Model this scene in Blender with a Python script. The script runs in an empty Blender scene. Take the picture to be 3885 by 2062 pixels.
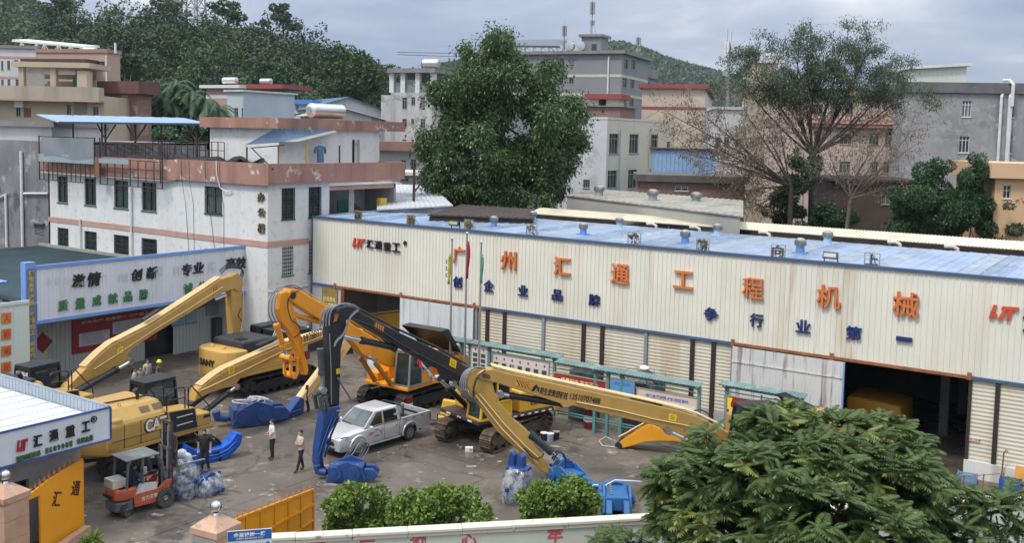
import bpy, bmesh, math, random
import numpy as np
from mathutils import Vector, Matrix
random.seed(7); rng = np.random.default_rng(7)
S = bpy.context.scene; COL = S.collection
R = math.radians; PI = math.pi

# ---------------------------------------------------------------- camera
# ground grid: X runs along the factory front, Y runs into the factory; the camera stands at the origin
F, CX, CY, HC = 3782., 1942.5, 818., 13.8
pitch, roll, yaw = R(4.53), R(-1.261), 0.96515
cp, sp, cr, sr = math.cos(pitch), math.sin(pitch), math.cos(roll), math.sin(roll)
f0, r0, d0 = np.array([0, cp, -sp]), np.array([1., 0, 0]), np.array([0, -sp, -cp])
GM = np.array([[math.sin(yaw), -math.cos(yaw), 0], [math.cos(yaw), math.sin(yaw), 0], [0, 0, 1.]])
rv, dv, fv = GM @ (cr*r0 + sr*d0), GM @ (-sr*r0 + cr*d0), GM @ f0
cam = bpy.data.cameras.new('camera'); co = bpy.data.objects.new('camera', cam); COL.objects.link(co)
cam.sensor_width = 36; cam.lens = F/3885*36; cam.shift_x = 0; cam.shift_y = -(1031-CY)/3885
cam.clip_start = .5; cam.clip_end = 6000
co.matrix_world = Matrix(((rv[0], -dv[0], -fv[0], 0), (rv[1], -dv[1], -fv[1], 0), (rv[2], -dv[2], -fv[2], HC), (0, 0, 0, 1)))
S.camera = co
# ---------------------------------------------------------------- sky, sun, exposure
SUN_EL, SUN_AZ = R(58), R(-105)      # direction towards the sun, azimuth from +X
W = bpy.data.worlds.new('World'); S.world = W; W.use_nodes = True
nt = W.node_tree; nt.nodes.clear()
def nd(t, tree, **k):
    n = tree.nodes.new(t)
    for a, b in k.items(): setattr(n, a, b)
    return n
sky = nd('ShaderNodeTexSky', nt, sky_type='NISHITA', sun_disc=False, sun_elevation=SUN_EL, sun_rotation=PI/2-SUN_AZ)
tc = nd('ShaderNodeTexCoord', nt); sepn = nd('ShaderNodeSeparateXYZ', nt); nt.links.new(tc.outputs['Generated'], sepn.inputs[0])
mz = nd('ShaderNodeMath', nt, operation='ADD'); mz.inputs[1].default_value = .22; nt.links.new(sepn.outputs[2], mz.inputs[0])
mx = nd('ShaderNodeMath', nt, operation='MAXIMUM'); mx.inputs[1].default_value = .08; nt.links.new(mz.outputs[0], mx.inputs[0])
dvd = nd('ShaderNodeVectorMath', nt, operation='DIVIDE'); nt.links.new(tc.outputs['Generated'], dvd.inputs[0])
cmb = nd('ShaderNodeCombineXYZ', nt)
for i in range(3): nt.links.new(mx.outputs[0], cmb.inputs[i])
nt.links.new(cmb.outputs[0], dvd.inputs[1])
no = nd('ShaderNodeTexNoise', nt); no.inputs['Scale'].default_value = 1.1; no.inputs['Detail'].default_value = 6; no.inputs['Roughness'].default_value = .52; no.inputs['Distortion'].default_value = .25
nt.links.new(dvd.outputs[0], no.inputs['Vector'])
ramp = nd('ShaderNodeValToRGB', nt); nt.links.new(no.outputs[0], ramp.inputs[0])
CLOUD = [(.30, (2.3, 3.05, 4.6)), (.44, (3.2, 4.05, 5.8)), (.57, (4.3, 5.1, 6.7)), (.72, (7.4, 7.9, 8.8))]
cl = ramp.color_ramp
while len(cl.elements) < len(CLOUD): cl.elements.new(.5)
for e, (p, c) in zip(cl.elements, CLOUD): e.position = p; e.color = (c[0]/12, c[1]/12, c[2]/12, 1)
sc12 = nd('ShaderNodeVectorMath', nt, operation='SCALE'); sc12.inputs['Scale'].default_value = 12; nt.links.new(ramp.outputs[0], sc12.inputs[0])
mixs = nd('ShaderNodeMixRGB', nt); mixs.inputs[0].default_value = .93
nt.links.new(sky.outputs[0], mixs.inputs[1]); nt.links.new(sc12.outputs[0], mixs.inputs[2])
bg = nd('ShaderNodeBackground', nt); bg.inputs[1].default_value = .1; # an overcast sky is about three times brighter overhead than at the horizon
ov = nd('ShaderNodeMixRGB', nt); ov.inputs[1].default_value = (.45, .45, .46, 1); ov.inputs[2].default_value = (2.55, 2.25, 1.8, 1); nt.links.new(sepn.outputs[2], ov.inputs[0]); ov.use_clamp = False
om = nd('ShaderNodeVectorMath', nt, operation='MULTIPLY'); nt.links.new(mixs.outputs[0], om.inputs[0]); nt.links.new(ov.outputs[0], om.inputs[1]); nt.links.new(om.outputs[0], bg.inputs[0])
wo = nd('ShaderNodeOutputWorld', nt); nt.links.new(bg.outputs[0], wo.inputs[0])
sl = bpy.data.lights.new('sun', 'SUN'); so = bpy.data.objects.new('sun', sl); COL.objects.link(so)
sl.energy = 1.5; sl.angle = R(12); sl.color = (1, .94, .84)
sdir = Vector((math.cos(SUN_EL)*math.cos(SUN_AZ), math.cos(SUN_EL)*math.sin(SUN_AZ), math.sin(SUN_EL)))
so.rotation_euler = sdir.to_track_quat('Z', 'Y').to_euler(); so.location = (-20, 0, 60)
S.view_settings.view_transform = 'Standard'; S.view_settings.look = 'None'; S.view_settings.gamma = 1
S.view_settings.exposure = 0.88; S.view_settings.use_curve_mapping = False
S.render.engine = 'CYCLES'; S.cycles.use_denoising = True
try: S.cycles.denoiser = 'OPENIMAGEDENOISE'
except Exception: pass
S.cycles.max_bounces = 6; S.cycles.volume_bounces = 0; S.cycles.transparent_max_bounces = 12; S.cycles.caustics_reflective = False; S.cycles.caustics_refractive = False

# ---------------------------------------------------------------- survey helpers (photo measurement -> place in the world)
PX = 3885/2576
def ray(x, y): return fv + rv*(x*PX-CX)/F + dv*(y*PX-CY)/F
def G(x, y, z=0.):
    d = ray(x, y); t = (z-HC)/d[2]; return Vector((t*d[0], t*d[1], z))
def OX(x, y, X):
    d = ray(x, y); t = X/d[0]; return Vector((X, t*d[1], HC+t*d[2]))
def OY(x, y, Y):
    d = ray(x, y); t = Y/d[1]; return Vector((t*d[0], Y, HC+t*d[2]))
def OP(x, y, P, a):
    d = ray(x, y); nx, ny = -math.sin(a), math.cos(a); t = (nx*P[0]+ny*P[1])/(nx*d[0]+ny*d[1]); return Vector((t*d[0], t*d[1], HC+t*d[2]))
def AT(x, y, depth):
    d = ray(x, y)*depth; return Vector((d[0], d[1], HC+d[2]))

# ---------------------------------------------------------------- materials
MATS = {}
def mat(name, col, rough=.6, metal=0., var=.12, scale=1.2, streak=None, bump=0., spots=None, spec=.5, island=None, wave=None):
    """colour with soft noise variation; streak=(colour, amount, scale) vertical runs; spots=(colour, threshold, scale) patches"""
    if name in MATS: return MATS[name]
    m = bpy.data.materials.new(name); m.use_nodes = True; t = m.node_tree; L = t.links
    b = t.nodes['Principled BSDF']; b.inputs['Roughness'].default_value = rough; b.inputs['Metallic'].default_value = metal
    b.inputs['Specular IOR Level'].default_value = spec
    g = nd('ShaderNodeNewGeometry', t)
    n = nd('ShaderNodeTexNoise', t); n.inputs['Scale'].default_value = scale; n.inputs['Detail'].default_value = 5; n.inputs['Roughness'].default_value = .6
    L.new(g.outputs['Position'], n.inputs['Vector'])
    r = nd('ShaderNodeValToRGB', t); L.new(n.outputs[0], r.inputs[0])
    r.color_ramp.elements[0].position = .3; r.color_ramp.elements[1].position = .7
    r.color_ramp.elements[0].color = tuple(c*(1-var) for c in col)+(1,); r.color_ramp.elements[1].color = tuple(min(1, c*(1+var)) for c in col)+(1,)
    out = r.outputs[0]
    if island:
        mm = nd('ShaderNodeMixRGB', t); r2 = nd('ShaderNodeValToRGB', t); L.new(g.outputs['Random Per Island'], r2.inputs[0])
        es = r2.color_ramp.elements
        while len(es) < len(island): es.new(.5)
        for i, c in enumerate(island): es[i].position = i/(len(island)-1); es[i].color = tuple(c)+(1,)
        mm.blend_type = 'MIX'; mm.inputs[0].default_value = .75; L.new(out, mm.inputs[1]); L.new(r2.outputs[0], mm.inputs[2]); out = mm.outputs[0]
    def patch(c, lo, hi, vec_scale, sc, amt, det=4):
        nonlocal out
        mp = nd('ShaderNodeMapping', t); mp.inputs['Scale'].default_value = vec_scale; L.new(g.outputs['Position'], mp.inputs[0])
        q = nd('ShaderNodeTexNoise', t); q.inputs['Scale'].default_value = sc; q.inputs['Detail'].default_value = det; q.inputs['Roughness'].default_value = .65; L.new(mp.outputs[0], q.inputs['Vector'])
        mr = nd('ShaderNodeMapRange', t); mr.inputs[1].default_value = lo; mr.inputs[2].default_value = hi; mr.inputs[4].default_value = amt; L.new(q.outputs[0], mr.inputs[0])
        mm = nd('ShaderNodeMixRGB', t); L.new(mr.outputs[0], mm.inputs[0]); L.new(out, mm.inputs[1]); mm.inputs[2].default_value = tuple(c)+(1,); out = mm.outputs[0]
        return mr
    if streak: patch(streak[0], .5, .72, (1, 1, .08), streak[2], streak[1])
    if spots:
        for sp_ in (spots if isinstance(spots, list) else [spots]): patch(sp_[0], sp_[1], sp_[1]+.07, sp_[3] if len(sp_) > 3 else (1, 1, 1), sp_[2], .9, 6)
    L.new(out, b.inputs['Base Color'])
    if bump:
        bp = nd('ShaderNodeBump', t); bp.inputs['Strength'].default_value = bump; bp.inputs['Distance'].default_value = .05
        n2 = nd('ShaderNodeTexNoise', t); n2.inputs['Scale'].default_value = scale*9; n2.inputs['Detail'].default_value = 4; L.new(g.outputs['Position'], n2.inputs['Vector'])
        L.new(n2.outputs[0], bp.inputs['Height']); L.new(bp.outputs[0], b.inputs['Normal'])
    MATS[name] = m; return m
def glass_mat(name, col=(.03, .05, .05), rough=.08):
    m = mat(name, col, rough, 0, .5, .7, spec=.8); return m
def leaf_mat(name, cols, rough=.5, trans=.25):
    m = mat(name, cols[0], rough, 0, .2, .5, island=cols)
    t = m.node_tree; b = t.nodes['Principled BSDF']; o = t.nodes['Material Output']
    tr = nd('ShaderNodeBsdfTranslucent', t); mx_ = nd('ShaderNodeMixShader', t); mx_.inputs[0].default_value = trans
    src = b.inputs['Base Color'].links[0].from_socket; t.links.new(src, tr.inputs[0])
    t.links.new(b.outputs[0], mx_.inputs[1]); t.links.new(tr.outputs[0], mx_.inputs[2]); t.links.new(mx_.outputs[0], o.inputs[0]); return m
def brick_mat(name, c1, c2, mortar, sx=3.2, sz=7.):
    if name in MATS: return MATS[name]
    m = mat(name, c1, .9, 0, .25, 1.5); t = m.node_tree; b = t.nodes['Principled BSDF']
    g = nd('ShaderNodeNewGeometry', t); s = nd('ShaderNodeSeparateXYZ', t); t.links.new(g.outputs['Position'], s.inputs[0])
    ad = nd('ShaderNodeMath', t, operation='ADD'); t.links.new(s.outputs[0], ad.inputs[0]); t.links.new(s.outputs[1], ad.inputs[1])
    cb = nd('ShaderNodeCombineXYZ', t); t.links.new(ad.outputs[0], cb.inputs[0]); t.links.new(s.outputs[2], cb.inputs[1])
    br = nd('ShaderNodeTexBrick', t); br.inputs['Scale'].default_value = 1.6; br.inputs['Color1'].default_value = c1+(1,); br.inputs['Color2'].default_value = c2+(1,); br.inputs['Mortar'].default_value = mortar+(1,)
    t.links.new(cb.outputs[0], br.inputs['Vector']); t.links.new(br.outputs[0], b.inputs['Base Color']); return m

# ---------------------------------------------------------------- mesh builder
class MB:
    def __init__(s, M=None): s.v = []; s.f = []; s.M = M or Matrix()
    def add(s, vs, fs):
        k = len(s.v); s.v += [tuple(s.M @ Vector(p)) for p in vs]; s.f += [tuple(i+k for i in q) for q in fs]; return s
    def box(s, x0, x1, y0, y1, z0, z1):
        return s.add([(x0, y0, z0), (x1, y0, z0), (x1, y1, z0), (x0, y1, z0), (x0, y0, z1), (x1, y0, z1), (x1, y1, z1), (x0, y1, z1)],
                     [(3, 2, 1, 0), (4, 5, 6, 7), (0, 1, 5, 4), (1, 2, 6, 5), (2, 3, 7, 6), (3, 0, 4, 7)])
    def bar(s, p, q, w, h=None, up=(0, 0, 1)):
        p, q = Vector(p), Vector(q); d = (q-p); h = h or w
        if d.length < 1e-6: return s
        d.normalize(); u = Vector(up)
        if abs(d.dot(u)) > .98: u = Vector((1, 0, 0))
        a = d.cross(u).normalized(); b = a.cross(d)
        vs = [P + a*(i*w/2) + b*(j*h/2) for P in (p, q) for i, j in ((-1, -1), (1, -1), (1, 1), (-1, 1))]
        return s.add(vs, [(0, 1, 2, 3), (7, 6, 5, 4), (0, 4, 5, 1), (1, 5, 6, 2), (2, 6, 7, 3), (3, 7, 4, 0)])
    def tube(s, pts, r, n=6):
        pts = [Vector(p) for p in pts]; k = len(pts); rs = r if isinstance(r, (list, tuple)) else [r]*k
        vs = []; ref = Vector((.3, .2, .93))
        for i, p in enumerate(pts):
            d = (pts[min(i+1, k-1)]-pts[max(i-1, 0)]).normalized()
            if abs(d.dot(ref)) > .97: ref = Vector((.93, .3, .2))
            a = d.cross(ref).normalized(); b = a.cross(d); ref = b
            vs += [p+(a*math.cos(2*PI*j/n)+b*math.sin(2*PI*j/n))*rs[i] for j in range(n)]
        fs = [(i*n+j, i*n+(j+1) % n, (i+1)*n+(j+1) % n, (i+1)*n+j) for i in range(k-1) for j in range(n)]
        fs += [tuple(range(n-1, -1, -1)), tuple(range((k-1)*n, k*n))]
        return s.add(vs, fs)
    def cyl(s, p, q, r, n=14, r2=None): return s.tube([p, q], [r, r if r2 is None else r2], n)
    def prism(s, poly, h, M=None):
        """polygon in local xy, thickness h along local z"""
        k = len(poly); M = M or Matrix()
        vs = [M @ Vector((a, b, 0)) for a, b in poly]+[M @ Vector((a, b, h)) for a, b in poly]
        return s.add(vs, [tuple(range(k-1, -1, -1)), tuple(range(k, 2*k))]+[(i, (i+1) % k, k+(i+1) % k, k+i) for i in range(k)])
    def solid(s, pts, off):
        """closed outline of 3d points swept by an offset vector"""
        k = len(pts); off = Vector(off); vs = [Vector(p) for p in pts]+[Vector(p)+off for p in pts]
        return s.add(vs, [tuple(range(k-1, -1, -1)), tuple(range(k, 2*k))]+[(i, (i+1) % k, k+(i+1) % k, k+i) for i in range(k)])
    def ball(s, c, r, nu=12, nv=8, sc=(1, 1, 1)):
        c = Vector(c); vs = [c+Vector((0, 0, -r*sc[2]))]; fs = []
        for i in range(1, nv):
            a = -PI/2+PI*i/nv
            vs += [c+Vector((r*sc[0]*math.cos(a)*math.cos(2*PI*j/nu), r*sc[1]*math.cos(a)*math.sin(2*PI*j/nu), r*sc[2]*math.sin(a))) for j in range(nu)]
        vs.append(c+Vector((0, 0, r*sc[2]))); t = len(vs)-1
        for j in range(nu):
            fs.append((0, 1+(j+1) % nu, 1+j)); fs.append((t, t-nu+j, t-nu+(j+1) % nu))
            for i in range(nv-2): fs.append((1+i*nu+j, 1+i*nu+(j+1) % nu, 1+(i+1)*nu+(j+1) % nu, 1+(i+1)*nu+j))
        return s.add(vs, fs)
    def lathe(s, prof, c=(0, 0, 0), n=20):
        c = Vector(c); k = len(prof)
        vs = [c+Vector((r*math.cos(2*PI*j/n), r*math.sin(2*PI*j/n), z)) for r, z in prof for j in range(n)]
        fs = [(i*n+j, i*n+(j+1) % n, (i+1)*n+(j+1) % n, (i+1)*n+j) for i in range(k-1) for j in range(n)]
        return s.add(vs, fs+[tuple(range(n-1, -1, -1)), tuple(range((k-1)*n, k*n))])
    def loft(s, rings, caps=True):
        n = len(rings[0]); vs = [p for r_ in rings for p in r_]
        fs = [(i*n+j, i*n+(j+1) % n, (i+1)*n+(j+1) % n, (i+1)*n+j) for i in range(len(rings)-1) for j in range(n)]
        if caps: fs += [tuple(range(n-1, -1, -1)), tuple(range((len(rings)-1)*n, len(rings)*n))]
        return s.add(vs, fs)
    def mesh(s, name):
        me = bpy.data.meshes.new(name); me.from_pydata(s.v, [], s.f); me.update(); return me
    def build(s, name, m, parent=None, smooth=0, bev=0, seg=2, world=True, kind=None):
        me = s.mesh(name); me.materials.append(m)
        if bev or smooth:
            bm = bmesh.new(); bm.from_mesh(me); bmesh.ops.recalc_face_normals(bm, faces=bm.faces)
            if bev:
                es = [e for e in bm.edges if len(e.link_faces) == 2 and e.calc_face_angle(0) > R(25)]
                bmesh.ops.bevel(bm, geom=es, offset=bev, segments=seg, affect='EDGES', profile=.5, clamp_overlap=True)
            bm.to_mesh(me); bm.free()
            if smooth:
                for p in me.polygons: p.use_smooth = True
                me.set_sharp_from_angle(angle=R(smooth))
        return link(name, me, parent, world, kind)
PM = {}
def link(name, me, parent=None, world=True, kind=None):
    o = bpy.data.objects.new(name, me); COL.objects.link(o)
    if parent:
        o.parent = parent
        if world: o.matrix_parent_inverse = PM.get(parent.name, Matrix()).inverted()
    if kind: o['kind'] = kind
    return o
def thing(name, label, cat, loc=(0, 0, 0), rz=0, group=None):
    o = bpy.data.objects.new(name, None); COL.objects.link(o); o.empty_display_size = .2
    o.location = loc; o.rotation_euler = (0, 0, rz); PM[o.name] = Matrix.Translation(loc) @ Matrix.Rotation(rz, 4, 'Z')
    return tag(o, label, cat, group)
def tag(o, label, cat, group=None):
    o['label'] = label; o['category'] = cat
    if group: o['group'] = group
    return o
def dup(o, loc, rz=None, label=None):
    c = o.copy(); COL.objects.link(c); c.location = loc
    if rz is not None: c.rotation_euler = (0, 0, rz)
    if label: c['label'] = label
    for ch in o.children:
        d = ch.copy(); COL.objects.link(d); d.parent = c
        for g in ch.children:
            e = g.copy(); COL.objects.link(e); e.parent = d
    return c
def frame(o, u, n):
    """matrix with local x along u, y up, z along the outward normal n"""
    u, n = Vector(u).normalized(), Vector(n).normalized(); w = n.cross(u)
    return Matrix(((u[0], w[0], n[0], o[0]), (u[1], w[1], n[1], o[1]), (u[2], w[2], n[2], o[2]), (0, 0, 0, 1)))
TX = {}
def text_mesh(s, bold=0., depth=.02):
    k = (s, bold, depth)
    if k not in TX:
        c = bpy.data.curves.new('lettering', 'FONT'); c.body = s; c.resolution_u = 3; c.offset = bold; c.extrude = depth
        o = bpy.data.objects.new('lettering', c); COL.objects.link(o); bpy.context.view_layer.update()
        me = bpy.data.meshes.new_from_object(o.evaluated_get(bpy.context.evaluated_depsgraph_get()))
        bpy.data.objects.remove(o); bpy.data.curves.remove(c)
        a = np.zeros(len(me.vertices)*3); me.vertices.foreach_get('co', a); TX[k] = (a.reshape(-1, 3), [tuple(p.vertices) for p in me.polygons])
        bpy.data.meshes.remove(me)
    return TX[k]
def letters(name, s, M, w, h, m, parent=None, bold=.02, depth=.03, shear=0., keep=False, world=True):
    """one string stretched to w x h centred on M's origin, standing `depth` proud"""
    a, fs = text_mesh(s, bold, .05); a = a.copy(); lo, hi = a.min(0), a.max(0); d = np.maximum(hi-lo, 1e-4); c = (lo+hi)/2
    b = (a-c)/d
    if keep: h = min(h, 9)
    q = np.stack([b[:, 0]*w+shear*b[:, 1]*h, b[:, 1]*h, (b[:, 2]+.5)*depth], 1)
    mb = MB(M); mb.add([tuple(p) for p in q], fs); return mb.build(name, m, parent, world=world)
# ---------------------------------------------------------------- palette
YEL = mat('machine_yellow', (.46, .28, .075), .38, 0, .08, .8, streak=((.33, .2, .06), .4, 1.5), spots=((.22, .14, .06), .665, 2.6))
YEL2 = mat('machine_yellow_highlight', (.74, .54, .27), .42, 0, .1, 1)  # highlights on the boom pipes put into a paler yellow
SAN = mat('machine_yellow_sand', (.54, .33, .09), .4, 0, .08, .8, spots=((.28, .18, .07), .67, 2.4))
ORA = mat('machine_orange', (.80, .31, .018), .38, 0, .09, .8, streak=((.5, .2, .03), .4, 2), spots=((.3, .13, .03), .67, 2.4))
YEL3 = mat('machine_yellow_bright', (.70, .40, .04), .42, 0, .1, .9, spots=((.3, .18, .05), .63, 1.8))
BLK = mat('black_paint', (.016, .017, .02), .42, 0, .3, 2)
NAVY = mat('boom_black', (.02, .022, .028), .38, 0, .15, 1.5)
RUB = mat('rubber', (.03, .03, .03), .75, 0, .3, 3)
TRK = mat('track_steel', (.05, .047, .045), .5, .4, .4, 4)
TRKR = mat('track_rusty', (.12, .085, .06), .75, .2, .4, 4, spots=((.2, .15, .1), .55, 2.5))
CHR = mat('chrome', (.75, .76, .78), .15, 1, .03, 1)
STL = mat('grey_steel', (.32, .33, .34), .45, .5, .15, 2)
HOSE = mat('hose_grey', (.17, .18, .2), .5, 0, .2, 3)
HOSB = mat('hose_black', (.02, .02, .022), .5, 0, .2, 3)
BLU = mat('attachment_blue', (.022, .062, .21), .38, 0, .2, 1.2, spots=((.03, .05, .12), .62, 2))
BLU2 = mat('attachment_light_blue', (.022, .115, .30), .45, 0, .15, 1.2)
GLS = glass_mat('machine_glass', (.02, .028, .03), .05)
WHT = mat('white_paint', (.74, .75, .74), .5, 0, .06, 1.5)
RED = mat('red_paint', (.5, .03, .04), .5, 0, .1, 2)
DKR = mat('drum_red', (.16, .015, .022), .45, 0, .15, 2)
SGY = mat('sticker_yellow', (.85, .6, .02), .5, 0, .05, 3)
SGO = mat('hazard_orange', (.9, .35, .05), .5, 0, .05, 3)
SKIN = mat('skin', (.42, .24, .16), .6, 0, .08, 6)
HAIR = mat('hair', (.012, .011, .01), .5, 0, .2, 8)
# ================================================================ ground, hall, sign shed, offices
ground_m = mat('wet_concrete', (.125, .104, .086), .62, 0, .4, .16, spots=[((.185, .16, .135), .55, .55), ((.055, .047, .042), .57, .3), ((.36, .345, .33), .61, .85), ((.05, .043, .038), .60, 1.1, (.22, 1.5, 1)), ((.20, .18, .155), .62, 1.0, (1.6, .25, 1)), ((.045, .04, .037), .66, 5)], bump=.12)
def wet(m):
    t = m.node_tree; b = t.nodes['Principled BSDF']; g = nd('ShaderNodeNewGeometry', t); n = nd('ShaderNodeTexNoise', t); n.inputs['Scale'].default_value = .28; n.inputs['Detail'].default_value = 5
    t.links.new(g.outputs['Position'], n.inputs['Vector']); mr = nd('ShaderNodeMapRange', t); mr.inputs[1].default_value = .42; mr.inputs[2].default_value = .6; mr.inputs[3].default_value = .22; mr.inputs[4].default_value = .8
    t.links.new(n.outputs[0], mr.inputs[0]); t.links.new(mr.outputs[0], b.inputs['Roughness'])
wet(ground_m)
def cracks(m):
    t = m.node_tree; b = t.nodes['Principled BSDF']; g = nd('ShaderNodeNewGeometry', t); src = b.inputs['Base Color'].links[0].from_socket; n = nd('ShaderNodeTexNoise', t); n.inputs['Scale'].default_value = .7; t.links.new(g.outputs['Position'], n.inputs['Vector'])
    ad = nd('ShaderNodeVectorMath', t, operation='ADD'); t.links.new(g.outputs['Position'], ad.inputs[0]); t.links.new(n.outputs['Color'], ad.inputs[1]); v = nd('ShaderNodeTexVoronoi', t, feature='DISTANCE_TO_EDGE'); v.inputs['Scale'].default_value = .21; t.links.new(ad.outputs[0], v.inputs['Vector'])
    mr = nd('ShaderNodeMapRange', t); mr.inputs[1].default_value = .006; mr.inputs[2].default_value = .012; mr.inputs[3].default_value = .4; mr.inputs[4].default_value = 0; t.links.new(v.outputs['Distance'], mr.inputs[0]); mx = nd('ShaderNodeMixRGB', t); mx.inputs[2].default_value = (.03, .027, .024, 1); t.links.new(mr.outputs[0], mx.inputs[0]); t.links.new(src, mx.inputs[1]); t.links.new(mx.outputs[0], b.inputs['Base Color'])
cracks(ground_m)
gb = MB(); gb.add([(-900, -60, -.03), (500, -60, -.03), (500, 1800, -.03), (-900, 1800, -.03)], [(0, 1, 2, 3)])
gb.build('ground', mat('dirt_ground', (.10, .10, .07), .9, 0, .4, .05), kind='structure')
# yard slab: cast concrete bays with recessed joints
yard = bpy.data.objects.new('yard_pavement', None); COL.objects.link(yard); yard['kind'] = 'structure'
bay = MB(); bay.box(0, 4.985, 0, 4.985, -.1, 0); bay_me = bay.mesh('concrete_bay'); bay_me.materials.append(ground_m)
for i in range(-12, 2):
    for j in range(0, 13):
        o = link('concrete_bay', bay_me, yard, False); o.location = (i*5+1.5, j*5+8, random.uniform(-.003, .003))
# low dirt ridges left by the tracks on the right of the yard
dm = mat('loose_dirt', (.13, .105, .085), .9, 0, .3, .8, bump=.3)
nx, ny = 60, 40; pts = []; fs = []
for j in range(ny):
    for i in range(nx):
        x, y = -25+14*i/(nx-1), 28.5+9*j/(ny-1); e = min(i, j, nx-1-i, ny-1-j)/6
        a = math.sin((x*.35+y)*3.4)*.03+math.sin(x*2.3-y*1.3)*.03+.03*math.sin(x*7+y*5)
        pts.append((x, y, -.05+min(e, 1)*(.03+max(a, -.03)*1.1)))
fs = [(j*nx+i, j*nx+i+1, (j+1)*nx+i+1, (j+1)*nx+i) for j in range(ny-1) for i in range(nx-1)]
MB().add(pts, fs).build('dirt_patch', ground_m, smooth=60, kind='structure')

lt = MB(); r_ = random.Random(5)
for i in range(420):
    x, y = r_.uniform(-47, -8), r_.uniform(17, 43); s = r_.uniform(.02, .09)*(1 if i % 9 else 2); lt.M = Matrix.Translation((x, y, .0)) @ Matrix.Rotation(r_.uniform(0, 6), 4, 'Z'); lt.box(-s, s*r_.uniform(.3, 1.6), -s*.6, s*.6, 0, r_.uniform(.006, .035))
lt.build('yard_grit', mat('grit', (.26, .24, .21), .9, 0, .5, 3, spots=((.5, .49, .46), .56, 2)), kind='stuff')
# ---- shared generators
def ribs(L, h, pitch, d, top=.035, flat=False):
    """profile points (x, offset) of a trapezoidal sheet"""
    p = []; n = max(1, round(L/pitch)); q = L/n
    for i in range(n):
        x = i*q
        if flat: p += [(x, 0), (x+q*.5, d)]
        else: p += [(x, 0), (x+q-.075, 0), (x+q-.055, d), (x+q-.055+top, d), (x+q-.012, 0)]
    return p+[(L, 0)]
def sheet_mesh(name, L, h, pitch, d, m, flat=False):
    p = ribs(L, h, pitch, d, flat=flat); k = len(p)
    vs = [(x, -o, 0) for x, o in p]+[(x, -o, h) for x, o in p]+[(L, .03, 0), (0, .03, 0), (L, .03, h), (0, .03, h)]
    fs = [(i, i+1, k+i+1, k+i) for i in range(k-1)]+[(2*k+1, 2*k, 2*k+2, 2*k+3), (k-1, 2*k, 2*k+2, 2*k-1), (2*k+1, 0, k, 2*k+3)]
    me = bpy.data.meshes.new(name); me.from_pydata(vs, [], fs); me.materials.append(m); return me
def facade(mb, M, W, z0, z1, ops, th=.22):
    us = sorted({0, W, *[o[0] for o in ops], *[o[1] for o in ops]}); zs = sorted({z0, z1, *[o[2] for o in ops], *[o[3] for o in ops]})
    old = mb.M; mb.M = old @ M
    for a, b in zip(us, us[1:]):
        for c, d in zip(zs, zs[1:]):
            if b-a < 1e-5 or d-c < 1e-5 or any(o[0]-1e-6 <= a and b <= o[1]+1e-6 and o[2]-1e-6 <= c and d <= o[3]+1e-6 for o in ops): continue
            mb.add([(a, c, 0), (b, c, 0), (b, d, 0), (a, d, 0)], [(0, 1, 2, 3)])
    for a, b, c, d in ops:
        mb.add([(a, c, 0), (b, c, 0), (b, d, 0), (a, d, 0), (a, c, -th), (b, c, -th), (b, d, -th), (a, d, -th)], [(0, 4, 5, 1), (1, 5, 6, 2), (2, 6, 7, 3), (3, 7, 4, 0)])
    mb.M = old
WF = mat('window_frame_grey', (.30, .31, .30), .5, .2, .1, 2); WFD = mat('window_frame_dark', (.045, .055, .05), .5, .1, .2, 2); WFW = mat('window_frame_white', (.62, .63, .62), .5, 0, .1, 2)
WG = glass_mat('window_glass', (.022, .032, .032), .12); WGG = glass_mat('window_glass_green', (.02, .05, .042), .12); WGC = glass_mat('window_glass_curtained', (.13, .14, .13), .2)
def window(par, M, a, b, c, d, fm=None, cols=2, tr=.3, grille=0, gm=None, sill=True):
    fm = fm or WF; w, h = b-a, d-c; t = min(.06, w*.08); mb = MB(M)
    B = lambda x0, x1, y0, y1, z0=-.16, z1=-.1: mb.box(x0, x1, y0, y1, z0, z1)
    B(a, a+t, c, d); B(b-t, b, c, d); B(a+t, b-t, c, c+t); B(a+t, b-t, d-t, d)
    for i in range(1, cols): B(a+w*i/cols-t/2, a+w*i/cols+t/2, c+t, d-t)
    if tr: B(a+t, b-t, d-h*tr-t/2, d-h*tr+t/2, -.155, -.095)
    if sill: mb.box(a-.06, b+.06, c-.07, c-.002, -.08, .06)
    o = mb.build('window', fm, par)
    MB(M).box(a+t*.5, b-t*.5, c+t*.5, d-t*.5, -.21, -.17).build('pane', random.choice((WG, WG, WG, WGG, WGG, WGC)), o)
    if grille:
        g = MB(M); nb = max(3, round(w/.16))
        for i in range(nb+1): g.box(a+w*i/nb-.011, a+w*i/nb+.011, c, d, .01, .03)
        for i in range(grille+1): g.box(a-.02, b+.02, c+h*i/grille-.014, c+h*i/grille+.014, .012, .034)
        g.build('window_grille', gm or WFD, o)
    return o

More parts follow.
